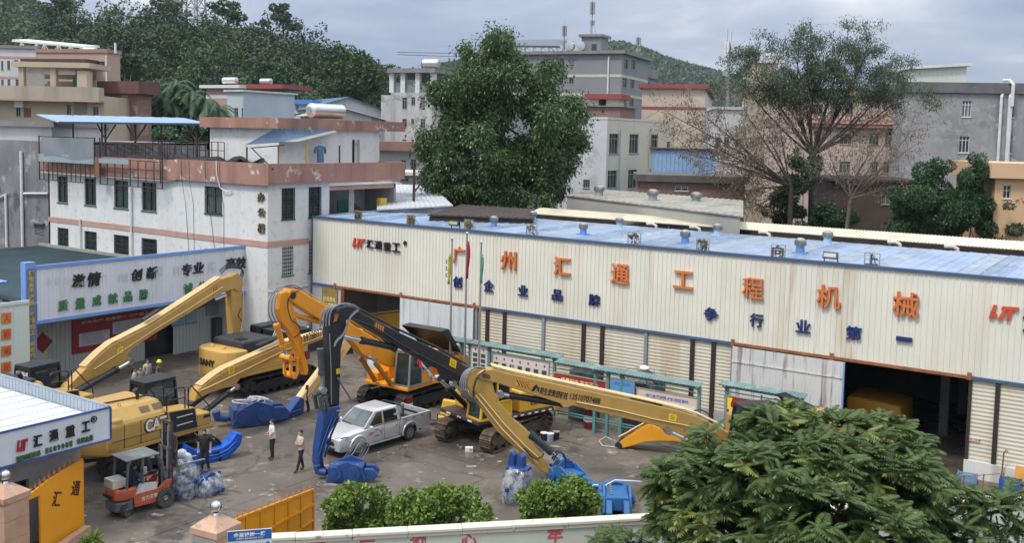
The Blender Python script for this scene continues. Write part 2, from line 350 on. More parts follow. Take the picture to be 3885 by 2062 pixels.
# ---- factory hall
YW = 44.58; ZT, ZB = 8.39, 4.27; XL, XR = -46.2, 4.0
FAS = mat('cladding_cream', (.71, .70, .62), .5, 0, .05, .35, streak=((.50, .41, .25), .5, .55))
FAS2 = mat('cladding_cream_rust', (.69, .69, .62), .5, 0, .05, .35, streak=((.46, .30, .14), .75, 1.6))
RB = mat('roof_blue_sheet', (.19, .255, .35), .5, .1, .25, .5, spots=[((.33, .38, .45), .56, 1.6, (3, .5, 1)), ((.12, .17, .26), .58, .9)])
TRB = mat('trim_blue', (.06, .10, .19), .5, 0, .12, 1); RST = mat('rust_beam', (.26, .10, .045), .8, 0, .35, 2.5)
hall = thing('factory_hall', 'long cream steel clad factory hall with blue arched roof and big orange lettering', 'factory', (-20, YW, 0))
pm = [sheet_mesh('cladding_panel', .96, ZT-ZB, .24, .032, m) for m in (FAS, FAS2)]
n = int((XR-XL)/.96)
for i in range(n):
    x = XL+i*.96; rust = (-24 < x < -3 and random.random() < .35)
    o = link('cladding_panel', pm[rust], hall); o.location = (x, YW, ZB); o.parent = hall; o.matrix_parent_inverse = PM[hall.name].inverted()
MB().box(XL-.02, XR, YW-.10, YW+.12, ZT+.002, ZT+.13).build('top_trim', TRB, hall)
MB().box(XL-.06, XL-.002, YW-.05, YW+.1, 0, ZT).build('corner_trim', TRB, hall)
SHX = [OY(px, py, YW).x for px, py in ((866, 722), (1012, 740), (1197, 772), (1845, 860), (2130, 905), (2440, 945))]
DL0, DL1, SL1, SR0, DR0, DR1 = SHX
for a, b, m in ((XL, DL0-.7, TRB), (DL0-.7, SL1+.6, RST), (SL1+.6, SR0, TRB), (SR0, DR1, RST), (DR1, XR, TRB)):
    MB().box(a, b, YW-.13, YW+.05, ZB-.12, ZB-.002).build('lintel_beam', m, hall)
for px in (846, 1012, 1196, 1845, 2093, 2438):
    p = OY(px, 760+(px-846)*.142, YW); MB().box(p.x-.09, p.x+.09, YW-.17, YW-.132, ZB-.16, ZB+.16).build('rail_bracket', RST, hall)
# roof: curved ribbed strips, each its own sheet
def roofz(y): return 8.46+.12*math.sin((y-YW)/8.5*PI/2)-(max(0, y-53)*.10)
ry = [YW-.05, 46.2, 48, 50, 52, 53.2, 55, 57]
def roof_strip(w):
    p = [(0, 0), (.05, .045), (.09, .045), (.14, 0), (w*.5-.02, 0), (w*.5+.03, .03), (w*.5+.07, .03), (w*.5+.11, 0), (w, 0)]; k = len(p)
    vs = [(x, y, roofz(y)+o) for y in ry for x, o in p]; fs = [(j*k+i, j*k+i+1, (j+1)*k+i+1, (j+1)*k+i) for j in range(len(ry)-1) for i in range(k-1)]
    q = len(vs); vs += [(0, ry[0], roofz(ry[0])-.03), (w, ry[0], roofz(ry[0])-.03)]; fs.append((q, q+1, k-1, 0))
    me = bpy.data.meshes.new('roof_sheet'); me.from_pydata(vs, [], fs); return me
RBS = [RB, mat('roof_blue_sheet_pale', (.28, .34, .42), .45, .1, .2, .6, spots=((.40, .45, .5), .58, .9)), mat('roof_blue_sheet_faded', (.27, .36, .52), .45, .1, .2, .4, spots=((.37, .38, .47), .55, .8))]
rms = []
for m in RBS:
    me = roof_strip(.9); me.materials.append(m); rms.append(me)
for i in range(int((XR-XL)/.9)):
    o = link('roof_sheet', rms[random.choice((0, 0, 0, 2, 1)) if i < 30 else random.choice((0, 1, 2, 2))], hall); o.location = (XL+i*.9, 0, 0)
# hall shell (dark inside)
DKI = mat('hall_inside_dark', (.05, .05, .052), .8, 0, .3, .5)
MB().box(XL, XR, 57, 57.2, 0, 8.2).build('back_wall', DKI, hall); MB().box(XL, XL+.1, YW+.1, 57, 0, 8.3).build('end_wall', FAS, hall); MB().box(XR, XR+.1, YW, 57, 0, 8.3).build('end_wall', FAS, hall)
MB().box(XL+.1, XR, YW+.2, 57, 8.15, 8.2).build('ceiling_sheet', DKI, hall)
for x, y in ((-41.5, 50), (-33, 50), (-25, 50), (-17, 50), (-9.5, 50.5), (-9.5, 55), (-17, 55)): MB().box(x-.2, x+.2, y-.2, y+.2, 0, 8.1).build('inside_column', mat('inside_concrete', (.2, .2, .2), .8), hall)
# wall below: shutters between posts, sliding doors, masonry base
SHU = mat('shutter_cream', (.60, .57, .47), .5, 0, .06, .6, streak=((.42, .28, .13), .7, .5), spots=((.48, .33, .17), .62, .5)); PST = mat('post_dark', (.035, .022, .02), .6, 0, .2, 2); PSG = mat('post_grey', (.24, .26, .30), .6, 0, .1, 2)
def shutter(x0, x1, z0=.75, nm='roller_shutter'):
    n = int((ZB-.13-z0)/.085); mb = MB(); vs = []; fs = []
    for i in range(n+1): vs += [(x0, YW+.02-(.022 if i % 2 else 0), z0+i*.085), (x1, YW+.02-(.022 if i % 2 else 0), z0+i*.085)]
    mb.add(vs, [(2*i, 2*i+1, 2*i+3, 2*i+2) for i in range(n)]); mb.box(x0, x1, YW+.03, YW+.07, z0, ZB-.13); return mb.build(nm, SHU, hall)
def post(x, m, w=.2): return MB().box(x-w/2, x+w/2, YW-.1, YW+.06, 0, ZB-.122).build('wall_post', m, hall)
px_posts = [(1228, 'd'), (1271, 'd'), (1369, 'g'), (1470, 'd'), (1517, 'd'), (1627, 'g'), (1744, 'd'), (1797, 'd')]
px_x = [OY(p, 775+(p-1228)*.14, YW).x for p, _ in px_posts]
edges = [SL1+.1]+px_x+[SR0]
for a, b in zip(edges, edges[1:]): shutter(a+.1, b-.1)
for x, (_, k) in zip(px_x, px_posts): post(x, PST if k == 'd' else PSG, .2 if k == 'd' else .17)
x_ = [OY(2440, 945, YW).x, OY(2512, 958, YW).x]
shutter(x_[0]+.1, x_[1]-.09, .74); shutter(x_[1]+.09, XR, .74); post(x_[1], PST, .17); post(DR1+.05, PST, .12); post(DL0-.06, mat('post_red_brown', (.2, .05, .03), .6), .28); post(SL1+.02, PSG, .3); post(SR0, PSG, .1)
BW = mat('base_wall_white', (.62, .62, .60), .8, 0, .08, .8, streak=((.25, .24, .22), .8, 1.1)); 
MB().box(SL1+.1, SR0-.06, YW-.03, YW+.2, 0, .745).build('base_wall', mat('base_wall_grey', (.36, .37, .38), .8, 0, .1, 1), hall); MB().box(DR1-.02, XR, YW-.16, YW+.2, 0, .735).build('base_wall', BW, hall)
MB().box(XL, DL0-.2, YW-.02, YW+.06, 0, ZB-.125).build('side_panel', mat('cladding_grey', (.46, .49, .52), .5, 0, .06, .6), hall)
SLD = mat('door_sheet_white', (.66, .70, .72), .45, .1, .05, .8, streak=((.25, .23, .2), .5, 3.5)); SLR = mat('door_sheet_rust_streaks', (.62, .63, .63), .5, .1, .06, .8, streak=((.16, .09, .06), .95, 4))
def sliding(x0, x1, z0, m):
    me = sheet_mesh('sliding_door', x1-x0, ZB-.16-z0, .16, .03, m, True); o = link('sliding_door', me, hall); o.location = (x0, YW-.2, z0)
    MB().box(x0, x1, YW-.26, YW-.235, ZB-.9, ZB-.84).build('door_rail', m, hall) if m is SLR else None
    MB().box(x1-.07, x1, YW-.27, YW-.16, z0, ZB-.17).build('door_edge', mat('door_edge_blue', (.2, .33, .55), .5) if m is SLR else WHT, hall)
sliding(DL1, SL1, .6, SLD); sliding(SR0+.05, DR0, .12, SLR)
# banner beside the left door
bn = OY(833, 720, YW); MB().box(bn.x-.72, bn.x+.62, YW-.10, YW-.04, 2.3, ZB-.25).build('door_banner', mat('banner_gold', (.30, .20, .06), .6, 0, .3, 2), hall)
letters('banner_line', '社会主义', frame((bn.x-.02, YW-.105, 3.35), (1, 0, 0), (0, -1, 0)), 1.1, .28, mat('banner_ink', (.75, .68, .3), .5), hall); letters('banner_line', '核心价值观', frame((bn.x-.02, YW-.105, 2.98), (1, 0, 0), (0, -1, 0)), 1.2, .26, MATS['banner_ink'], hall)
# fascia lettering
LO = mat('letter_orange', (.60, .175, .05), .45, 0, .12, 3); LB = mat('letter_blue', (.014, .03, .14), .45, 0, .1, 3); LK = mat('letter_black', (.012, .012, .013), .45, 0, .1, 3); LRD = mat('letter_red', (.55, .075, .03), .45, 0, .1, 3)
def on_front(ch, x0, x1, y0, y1, m, par, Y, nm='character', bold=.03, depth=.09, shear=0., k=1.):
    a, b = OY(x0, (y0+y1)/2, Y), OY(x1, (y0+y1)/2, Y); t, u = OY((x0+x1)/2, y0, Y), OY((x0+x1)/2, y1, Y); c = (a+b)/2
    sk = (b.z-a.z)*0; return letters(nm, ch, frame((c.x, Y, (t.z+u.z)/2), (1, 0, 0), (0, -1, 0)), abs(b.x-a.x)*k, max(.06, (t.z-u.z)*.94), m, par, bold, depth, shear)
YF = YW-.034
for ch, x0, x1, y0, y1 in (('广', 1142, 1171, 619, 665), ('州', 1262, 1300, 631, 682), ('汇', 1395, 1437, 646, 694), ('通', 1539, 1584, 663, 716), ('工', 1696, 1745, 681, 728), ('程', 1869, 1922, 697, 754), ('机', 2056, 2116, 716, 778), ('械', 2247, 2313, 733, 800)): on_front(ch, x0, x1, y0, y1, LO, hall, YF, bold=.003 if ch == '程' else .014, depth=.14)
for ch, x0, x1, y0, y1 in (('创', 1141, 1163, 695, 725), ('企', 1218, 1243, 704, 735), ('业', 1305, 1329, 717, 746), ('品', 1390, 1416, 728, 758), ('牌', 1482, 1510, 740, 771), ('争', 1772, 1807, 773, 808), ('行', 1887, 1921, 788, 825), ('业', 2003, 2040, 804, 839), ('第', 2128, 2168, 820, 857), ('一', 2255, 2295, 848, 860)): on_front(ch, x0, x1, y0, y1, LB, hall, YF, bold=.016)
for ch, x0, x1, y0, y1 in (('汇', 923, 940, 603, 625), ('通', 944, 962, 606, 628), ('重', 966, 984, 609, 632), ('工', 988, 1007, 611, 635)): on_front(ch, x0, x1, y0, y1, LK, hall, YF, bold=.018, k=1.)
def logo(x0, x1, y0, y1, put, m):
    """slanted mark: a tick and a three-legged crossbar"""
    put([(-.5, -.42), (-.36, .5), (-.24, .5), (-.34, -.15), (-.26, -.05), (-.22, -.2), (-.38, -.5)]); put([(-.2, -.5), (-.02, .22), (-.1, .22), (-.06, .45), (.5, .5), (.46, .24), (.3, .24), (.2, -.5), (.08, -.5), (.17, .24), (.09, .24), (-.06, -.5)])
def front_logo(x0, x1, y0, y1, m, par, Y):
    a, b = OY(x0, y0, Y), OY(x1, y1, Y); w, h = b.x-a.x, a.z-b.z; M = frame(((a.x+b.x)/2, Y, (a.z+b.z)/2), (1, 0, 0), (0, -1, 0))
    def put(poly): MB(M).prism([(p*w, q*h) for p, q in poly], .09).build('logo_mark', m, par)
    logo(x0, x1, y0, y1, put, m)
front_logo(888, 919, 598, 625, LRD, hall, YF); front_logo(2490, 2562, 766, 810, LRD, hall, YF)
d_ = OY(1020, 612, YF); MB(frame(d_, (1, 0, 0), (0, -1, 0))).cyl((0, 0, 0), (0, 0, .07), .13).build('logo_dot', LK, hall); on_front('汇', 2572, 2640, 775, 845, LK, hall, YF, bold=.045)
# framed characters along the roof edge
GLD = mat('letter_gilt', (.20, .15, .06), .5, .3, .5, 6); GLP = mat('plate_pale', (.55, .50, .38), .6, 0, .2, 4)
for i, (ch, x0, x1, y0, y1) in enumerate((('团', 893, 910, 529, 554), ('结', 1024, 1044, 541, 567), ('务', 1169, 1190, 554, 582), ('实', 1325, 1350, 567, 598), ('求', 1580, 1611, 588, 621), ('精', 1753, 1783, 604, 637), ('向', 1941, 1974, 620, 655), ('上', 2176, 2212, 640, 675))):
    Y = YW+.25; a, b = OY(x0, y0, Y), OY(x1, y1, Y); z0 = ZT+.08; z1 = z0+(a.z-b.z); mb = MB()
    for x in (a.x, b.x): mb.bar((x, Y, z0), (x, Y, z1), .035)
    for z in (z0, (z0+z1)/2, z1): mb.bar((a.x, Y, z), (b.x, Y, z), .03)
    for k in (.33, .66): mb.bar((a.x+(b.x-a.x)*k, Y, z0), (a.x+(b.x-a.x)*k, Y, z1), .02)
    mb.bar(((a.x+b.x)/2, Y, z1), ((a.x+b.x)/2, Y+.7, z0), .03); fr = mb.build('letter_frame', STL, hall)
    if i < 3: MB().box(a.x+.02, b.x-.02, Y+.02, Y+.035, z0, z1).build('letter_plate', GLP, fr)
    letters('character', ch, frame(((a.x+b.x)/2, Y-.03, (z0+z1)/2), (1, 0, 0), (0, -1, 0)), (b.x-a.x)*.86, (z1-z0)*.9, GLD if i < 4 else mat('letter_gilt_dark', (.10, .085, .06), .5, .2, .3, 5), fr, .03, .06)
# turbine vents
TV = mat('vent_aluminium', (.38, .36, .34), .4, .7, .15, 3); VB = mat('vent_base_blue', (.12, .24, .52), .5, 0, .1, 2); VBP = mat('vent_base_pale', (.35, .5, .66), .5, 0, .1, 2)
def vent(name, par, x, y, z, r, h, bm_):
    b = MB(); b.lathe([(r*.95, 0), (r*.8, h*.5)], (x, y, z), 14); b.box(x-r*1.3, x+r*1.3, y-r*1.3, y+r*1.3, z-.02, z+.04); o = b.build(name, bm_, par, smooth=30)
    k = MB(); k.lathe([(r*.8, 0), (r*1.02, h*.1), (r*1.1, h*.25), (r*1.02, h*.38), (r*.6, h*.5), (0.01, h*.53)], (x, y, z+h*.5), 14); hd = k.build('vent_head', TV, o, smooth=30)
    f = MB()
    for j in range(22):
        a = 2*PI*j/22; f.tube([(x+math.cos(a+q*.5)*r*(1.04+.1*math.sin(q*PI)), y+math.sin(a+q*.5)*r*(1.04+.1*math.sin(q*PI)), z+h*(.5+.4*q)) for q in (0, .33, .66, 1)], .018, 4)
    f.build('vent_fins', STL, o)
for px, pb, w, Y in ((1242, 583, 25, 47.0), (1467, 600, 27, 47.0), (1723, 623, 30, 47.0), (2012, 649, 33, 47.0), (1341, 557, 23, 51.5), (1558, 575, 24, 51.5), (1804, 596, 27, 51.5), (2081, 619, 30, 51.5)):
    p = OY(px, pb, Y); d = p.length; vent('roof_vent', hall, p.x, Y, roofz(Y), w*d/2508*.36, w*d/2508*1.12, VB if Y < 50 else VBP)
for px, py in ((1634, 574), (1743, 583), (1918, 597), (2245, 623), (2389, 637)):
    p = OY(px, py, 53.4); MB().tube([(p.x+.35, 53.6, roofz(53)-.2), (p.x+.32, 53.6, roofz(53)+.1), (p.x+.1, 53.6, roofz(53)+.2), (p.x-.3, 53.6, roofz(53)+.18)], .09, 8).build('roof_pipe', mat('pipe_pinkish', (.55, .45, .4), .6), hall)
for px, py, c in ((1146, 579, (.55, .56, .3)), (2090, 666, (.7, .72, .72))):
    p = OY(px, py, YW+.1); f = MB(); f.bar((p.x-.3, YW+.1, ZT+.1), (p.x-.3, YW+.1, ZT+.45), .04); f.bar((p.x+.3, YW+.1, ZT+.1), (p.x+.3, YW+.1, ZT+.45), .04); f.bar((p.x-.33, YW-.02, ZT+.42), (p.x+.33, YW-.02, ZT+.42), .12, .3, (0, .5, 1)); o = f.build('floodlight', BLK, hall)
    MB().box(p.x-.27, p.x+.27, YW-.12, YW-.09, ZT+.3, ZT+.52).build('lamp_glass', mat('lamp_glass_%d' % int(px), c, .2), o)

# ---- sign canopy shed (faces +X)
XS = -48.6; SW = mat('sign_white_sheet', (.68, .71, .77), .45, 0, .04, .5, streak=((.5, .52, .5), .4, 1.2)); SBL = mat('sign_blue', (.17, .30, .62), .45, 0, .1, 1)
TW = Matrix.Translation
shed = thing('sign_shed', 'open shed under a white ribbed sign band with blue frame and black brush lettering', 'shed', (-50, 35, 0))
y0, y1, zb, zt = 27.6, 42.75, 3.68, 6.70
me = sheet_mesh('sign_panel', .9, zt-zb-.34, .225, .03, SW)
Mx = Matrix.Rotation(PI/2, 4, 'Z')
k = int((y1-y0-.3)/.9)
for i in range(k+1):
    o = link('sign_panel', me, shed); o.matrix_world = TW((XS, y0+.1+i*(y1-y0-.9)/k, zb+.17)) @ Mx; o.matrix_parent_inverse = PM[shed.name].inverted(); o.matrix_basis = TW((XS, y0+.1+i*(y1-y0-1.)/k, zb+.17)) @ Mx
MB().box(XS-.08, XS+.09, y0, y1, zt-.17, zt).build('sign_trim', SBL, shed); MB().box(XS-.08, XS+.09, y0, y1, zb, zb+.17).build('sign_trim', SBL, shed)
MB().box(XS-.35, XS+.1, 27.05, y0-.003, 0, 6.9).build('sign_post', SBL, shed); MB().box(XS+.10, XS+.13, 27.1, 27.55, .2, 6.6).build('post_face', mat('post_face_blue', (.13, .19, .34), .5), shed)
MB().box(XS-.3, XS+.08, y1+.003, y1+.24, 0, 6.85).build('sign_post', SBL, shed); MB().box(XS-.25, XS+.1, y1+.25, y1+.7, 2., 6.8).build('post_face', mat('post_face_grey', (.22, .25, .30), .5), shed)
def on_side(ch, x0, x1, y0_, y1_, m, par, X, nm='character', bold=.03, depth=.07, shear=0.):
    a, b = OX(x0, (y0_+y1_)/2, X), OX(x1, (y0_+y1_)/2, X); t, u = OX((x0+x1)/2, y0_, X), OX((x0+x1)/2, y1_, X)
    return letters(nm, ch, frame((X, (a.y+b.y)/2, (t.z+u.z)/2), (0, 1, 0), (1, 0, 0)), abs(b.y-a.y), t.z-u.z, m, par, bold, depth, shear)
XF = XS+.034; LG = mat('letter_green', (.055, .20, .075), .5, 0, .15, 3); LGH = mat('letter_ghost', (.60, .61, .60), .5, 0, .05, 2)
for ch, x0, x1, a, b in (('激', 181, 213, 690, 722), ('情', 219, 252, 685, 721), ('创', 329, 356, 677, 707), ('新', 368, 394, 671, 702), ('专', 457, 481, 664, 695), ('业', 486, 512, 660, 687), ('高', 568, 592, 649, 676), ('效', 593, 618, 647, 676)): on_side(ch, x0, x1, a, b, LK, shed, XF, bold=.018, shear=.15)
for ch, x0, x1, a, b in (('质', 146, 170, 755, 783), ('量', 189, 213, 750, 777), ('成', 231, 254, 743, 770), ('就', 272, 295, 738, 765), ('品', 311, 332, 733, 759), ('牌', 349, 371, 728, 755), ('诚', 462, 484, 713, 739), ('信', 499, 519, 708, 734), ('赢', 533, 554, 703, 729), ('得', 563, 583, 699, 725), ('未', 592, 610, 696, 721), ('来', 623, 642, 691, 716)): on_side(ch, x0, x1, a, b, LG, shed, XF, bold=.018)
for ch, x0, x1, a, b in (('D', 119, 128, 702, 720), ('U', 139, 149, 700, 718), ('A', 159, 171, 695, 716), ('广', 250, 268, 690, 715), ('州', 294, 321, 687, 711), ('奥', 394, 412, 668, 696), ('科', 434, 454, 669, 694), ('实', 522, 542, 655, 685)): on_side(ch, x0, x1, a, b, LGH, shed, XF, bold=.01, depth=.004)
def column_text(par, s, X, Y, zt_, zb_, w, m):
    st = (zt_-zb_)/len(s)
    for i, ch in enumerate(s):
        if ch != ' ': letters('character', ch, frame((X, Y, zt_-(i+.5)*st), (0, 1, 0), (1, 0, 0)), w, st*.86, m, par, .03, .03)
LY = mat('letter_yellow', (.62, .40, .03), .5, 0, .1, 3)
column_text(shed, '铸生命于产品 求精向上 组织优化 提升', XS+.132, 27.33, 6.5, .75, .26, LY); column_text(shed, '细小见精大处 诚信至上 创新发展', XS+.102, y1+.48, 6.6, 2.2, .24, LY)
# shed room wall behind, with door, boards, banner
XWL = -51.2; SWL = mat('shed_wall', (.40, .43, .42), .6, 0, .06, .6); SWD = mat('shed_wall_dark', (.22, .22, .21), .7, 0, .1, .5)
def ypx(px, py): return OX(px, py, XWL).y
me = sheet_mesh('shed_wall_sheet', 1.0, 4.6, .25, .03, SWL)
yd0, yd1 = ypx(393, 860), ypx(419, 860)
ys = [27.8+i for i in range(15)]
for yy in ys:
    if yy+1 > yd0-.05 and yy < yd1: continue
    o = link('shed_wall_sheet', me, shed); o.matrix_basis = TW((XWL, yy, 0)) @ Mx; o.matrix_parent_inverse = PM[shed.name].inverted()
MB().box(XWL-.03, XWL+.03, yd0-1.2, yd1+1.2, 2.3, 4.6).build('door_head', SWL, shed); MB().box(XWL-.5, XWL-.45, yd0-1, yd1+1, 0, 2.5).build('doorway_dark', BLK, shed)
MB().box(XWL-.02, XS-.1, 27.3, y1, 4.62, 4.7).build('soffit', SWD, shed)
bnr = mat('banner_dark_red', (.10, .012, .02), .6, 0, .15, 2); a, b = ypx(245, 800), ypx(395, 770)
MB().box(XWL+.06, XWL+.09, a, b, 3.1, 4.4).build('fire_banner', bnr, shed); letters('banner_text', '关注消防', frame((XWL+.092, (a+b)/2+.6, 3.75), (0, 1, 0), (1, 0, 0)), 2.0, .42, mat('banner_text_dim', (.22, .06, .06), .6), shed)
pst = mat('poster_red', (.26, .02, .03), .55, 0, .15, 2); ppr = mat('poster_paper', (.50, .53, .58), .6, 0, .08, 1.5); ink = mat('poster_ink', (.16, .17, .2), .6)
a, b = ypx(180, 880), ypx(392, 850); z0, z1 = 1.15, 3.05
nb = MB(); nb.box(XWL+.05, XWL+.09, a, b, z0, z1); brd = nb.build('notice_poster', pst, shed)
MB().box(XWL+.092, XWL+.1, a+.4, a+2.3, z0+.35, z1-.8).build('poster_sheet', ppr, brd); MB().box(XWL+.092, XWL+.1, a+2.5, b-.3, z0+.75, z1-.45).build('poster_sheet', ppr, brd)
tl = MB()
for i in range(7): tl.box(XWL+.102, XWL+.105, a+.55, a+2.2-random.random()*.4, z0+.45+i*.1, z0+.48+i*.1); tl.box(XWL+.102, XWL+.105, a+2.6, b-.5-random.random()*.5, z0+.85+i*.1, z0+.88+i*.1)
tl.build('printed_lines', ink, brd); letters('banner_text', '安全生产 质量第一 客户至上', frame((XWL+.092, (a+b)/2, z1-.2), (0, 1, 0), (1, 0, 0)), (b-a)*.8, .16, mat('poster_pale', (.6, .5, .45), .6), brd)
for p0, p1 in ((430, 461), (466, 494)):
    a, b = ypx(p0, 820), ypx(p1, 815); o = MB().box(XWL+.05, XWL+.08, a, b, 1.75, 3.05).build('wall_chart', mat('chart_blue', (.25, .33, .42), .6, 0, .1, 2), shed)
    t = MB()
    for i in range(9): t.box(XWL+.081, XWL+.084, a+.15, b-.15-random.random()*.5, 1.95+i*.1, 1.97+i*.1)
    t.build('printed_lines', ink, o); MB().box(XWL+.081, XWL+.086, a, b, 1.75, 1.83).build('chart_band', mat('chart_band_blue', (.06, .16, .35), .6), o)
o = MB().box(XWL+.05, XWL+.08, 28.2, 29.7, 1.2, 2.6).build('shed_window', mat('shed_window_pale', (.55, .53, .42), .5, 0, .1, 2), shed)
MB(TW((XWL+.1, 29.4, 2.1)) @ Matrix.Rotation(PI/4, 4, 'X')).box(0, .03, -.4, .4, -.4, .4).build('paper_diamond', pst, o)
# right end of the shed: dark bay with cabinets
MB().box(XWL+.1, XWL+.5, 40.6, 41.6, 0, 1.9).build('cabinet', mat('cabinet_dark', (.05, .06, .08), .5), shed); MB().box(XWL+.06, XWL+.12, 40.2, 42.2, 2.1, 3.2).build('wall_chart', mat('chart_dim', (.2, .24, .26), .6), shed)
# teal low roof running back from the sign to the offices
TEA = mat('roof_teal', (.06, .095, .11), .55, 0, .3, .25, spots=((.14, .12, .08), .63, .35))
me = sheet_mesh('shed_roof_sheet', 1.5, 14.2, .3, .03, TEA); Mr = Matrix.Rotation(-PI/2-R(-2.2), 4, 'X')
for i in range(15):
    o = link('shed_roof_sheet', me, shed); o.matrix_basis = TW((-72+i*1.5, 27.1, 4.78)) @ Matrix(((1, 0, 0, 0), (0, 0, 1, 0), (0, -1, 0, 0), (0, 0, 0, 1))); o.matrix_parent_inverse = PM[shed.name].inverted()
MB().box(-72, -49.9, 41.2, 41.4, 4.6, 5.0).build('roof_flashing', mat('flashing_grey', (.3, .29, .27), .7, 0, .2, 1), shed)

# ---- white panel shed with orange plates at the far left
lsh = thing('panel_shed', 'white ribbed panel shed with blue roof and four orange character plates', 'shed', (-49, 24, 0))
me = sheet_mesh('wall_sheet', 1., 4.9, .25, .03, mat('wall_sheet_mint', (.62, .68, .63), .5, 0, .05, .5)); XP = -48.2
for i in range(9):
    o = link('wall_sheet', me, lsh); o.matrix_basis = TW((XP, 18.05+i, 0)) @ Mx; o.matrix_parent_inverse = PM[lsh.name].inverted()
MB().bar((XP+.02, 18, 4.98), (XP+.02, 27.03, 4.98), .12, .16).build('eave_trim', WFW, lsh)
me = sheet_mesh('roof_sheet', 1.2, 6, .24, .03, mat('roof_blue_far', (.18, .33, .62), .5, 0, .15, .6))
for i in range(8):
    o = link('roof_sheet', me, lsh); o.matrix_basis = TW((XP-2.2, 17.6+i*1.2, 5.75)) @ Matrix.Rotation(PI/2, 4, 'Z') @ Matrix.Rotation(-PI/2, 4, 'X') @ Matrix.Rotation(0, 4, 'Z'); o.matrix_parent_inverse = PM[lsh.name].inverted()
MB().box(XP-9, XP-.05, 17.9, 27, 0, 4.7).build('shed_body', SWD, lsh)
PLO = mat('plate_orange', (.62, .22, .05), .5, 0, .15, 2)
for ch, a, b in (('人', 787, 814), ('勤', 828, 855), ('知', 870, 896), ('报', 911, 937)):
    t, u, l, r = OX(15, a, XP), OX(15, b, XP), OX(3, (a+b)/2, XP), OX(27, (a+b)/2, XP); o = MB().box(XP+.03, XP+.06, l.y, r.y, u.z, t.z).build('character_plate', PLO, lsh)
    letters('character', ch, frame((XP+.062, (l.y+r.y)/2, (t.z+u.z)/2), (0, 1, 0), (1, 0, 0)), (r.y-l.y)*.72, (t.z-u.z)*.75, LRD, o, .02, .01)

# ---- office block
YO, XO = 41.47, -46.5; OW = mat('mosaic_white', (.68, .68, .67), .55, 0, .03, .4, spots=[((.54, .54, .55), .56, 2.6), ((.60, .60, .58), .64, .35)], streak=((.50, .47, .42), .45, .8))
PK = mat('band_pink', (.46, .28, .23), .7, 0, .12, 1); PKP = mat('parapet_peeling', (.36, .19, .145), .8, 0, .15, .6, streak=((.15, .1, .085), .7, .8), spots=[((.62, .59, .54), .585, 1.1)])
off = thing('office_block', 'white mosaic office block with peeling pink roof parapet and barred windows', 'building', (-58, YO, 0))
ZP0, ZP1 = 10.62, 11.84
def fx(px, py): p = OY(px, py, YO); return p.x, p.z
def sx(px, py): p = OX(px, py, XO); return p.y, p.z
XA, XJ1, XJ2 = -71.0, -56.9, -55.0    # left end, jog
up, lo_ = [], []
for l, r, t, b in ((144, 171, 445, 512), (212, 242, 447, 518), (286, 323, 452, 525), (356, 394, 457, 532)):
    (a, z1), (c, z0) = fx(l, t), fx(r, b); up.append((a-XA, c-XA, 8.2, 10.15)); lo_.append((a-XA, c-XA, 4.35, 6.3))
rt = [(fx(527, 468)[0]-XJ2, fx(570, 468)[0]-XJ2, 8.47, 10.2), (fx(527, 468)[0]-XJ2, fx(570, 468)[0]-XJ2, 4.6, 6.2)]
wl = MB(); MA = frame((XA, YO, 0), (1, 0, 0), (0, -1, 0)); MBx = frame((XJ2, YO-.35, 0), (1, 0, 0), (0, -1, 0)); MC = frame((XO, YO-.35, 0), (0, 1, 0), (1, 0, 0))
facade(wl, MA, XJ1-XA, 0, 11.4, up+lo_); wl.add([(XJ1, YO, 0), (XJ2, YO-.35, 0), (XJ2, YO-.35, 11.4), (XJ1, YO, 11.4)], [(0, 1, 2, 3)]); facade(wl, MBx, XO-XJ2, 0, 11.4, rt)
y00 = YO-.35; sw = [(42.24-y00, 43.29-y00, 8.37, 10.29), (44.49-y00, 45.55-y00, 8.4, 10.3), (42.26-y00, 43.2-y00, 4.85, 6.9), (44.5-y00, 45.6-y00, 4.85, 6.9)]
facade(wl, MC, 46.3-y00, 0, 11.4, sw); wl.box(XA, XA+.2, YO, 54, 0, 11.4); wl.box(XA, XO-3, 53.8, 54, 0, 11.4); wl.build('wall', OW, off)
MB().box(XA, XO-3, YO+.1, 53.8, 11.25, 11.35).build('roof_deck', mat('roof_deck_grey', (.16, .16, .16), .9, 0, .2, .6), off)
MB().box(XA+.25, XO-3.2, YO+.35, 53.7, 0.0, 4.0).build('ground_storey', SWD, off); MB().box(XA+.25, XO-.3, YO+.4, YO+.5, 0, 11).build('room_back', DKI, off)
for a, b, c, d in up: window(off, MA, a, b, c, d, WFD, 2, .3)
for a, b, c, d in lo_: window(off, MA, a, b, c, d, WFD, 2, .3, 6)
for a, b, c, d in rt: window(off, MBx, a, b, c, d, WFD, 2, .3, 4)
for i, (a, b, c, d) in enumerate(sw): window(off, MC, a, b, c, d, WFD, 2, .28, 9, WFD if i < 2 else WFW)
pk = MB(); pk.box(XA, XJ1, YO-.04, YO-.002, 6.68, 7.05); pk.box(XJ2, XO+.04, YO-.39, YO-.352, 6.72, 7.08); pk.box(XO+.002, XO+.04, YO-.35, YW-.1, 6.72, 7.08); pk.add([(XJ1, YO-.04, 6.68), (XJ2, YO-.39, 6.72), (XJ2, YO-.39, 7.08), (XJ1, YO-.04, 7.05)], [(0, 1, 2, 3)]); pk.build('floor_band', PK, off)
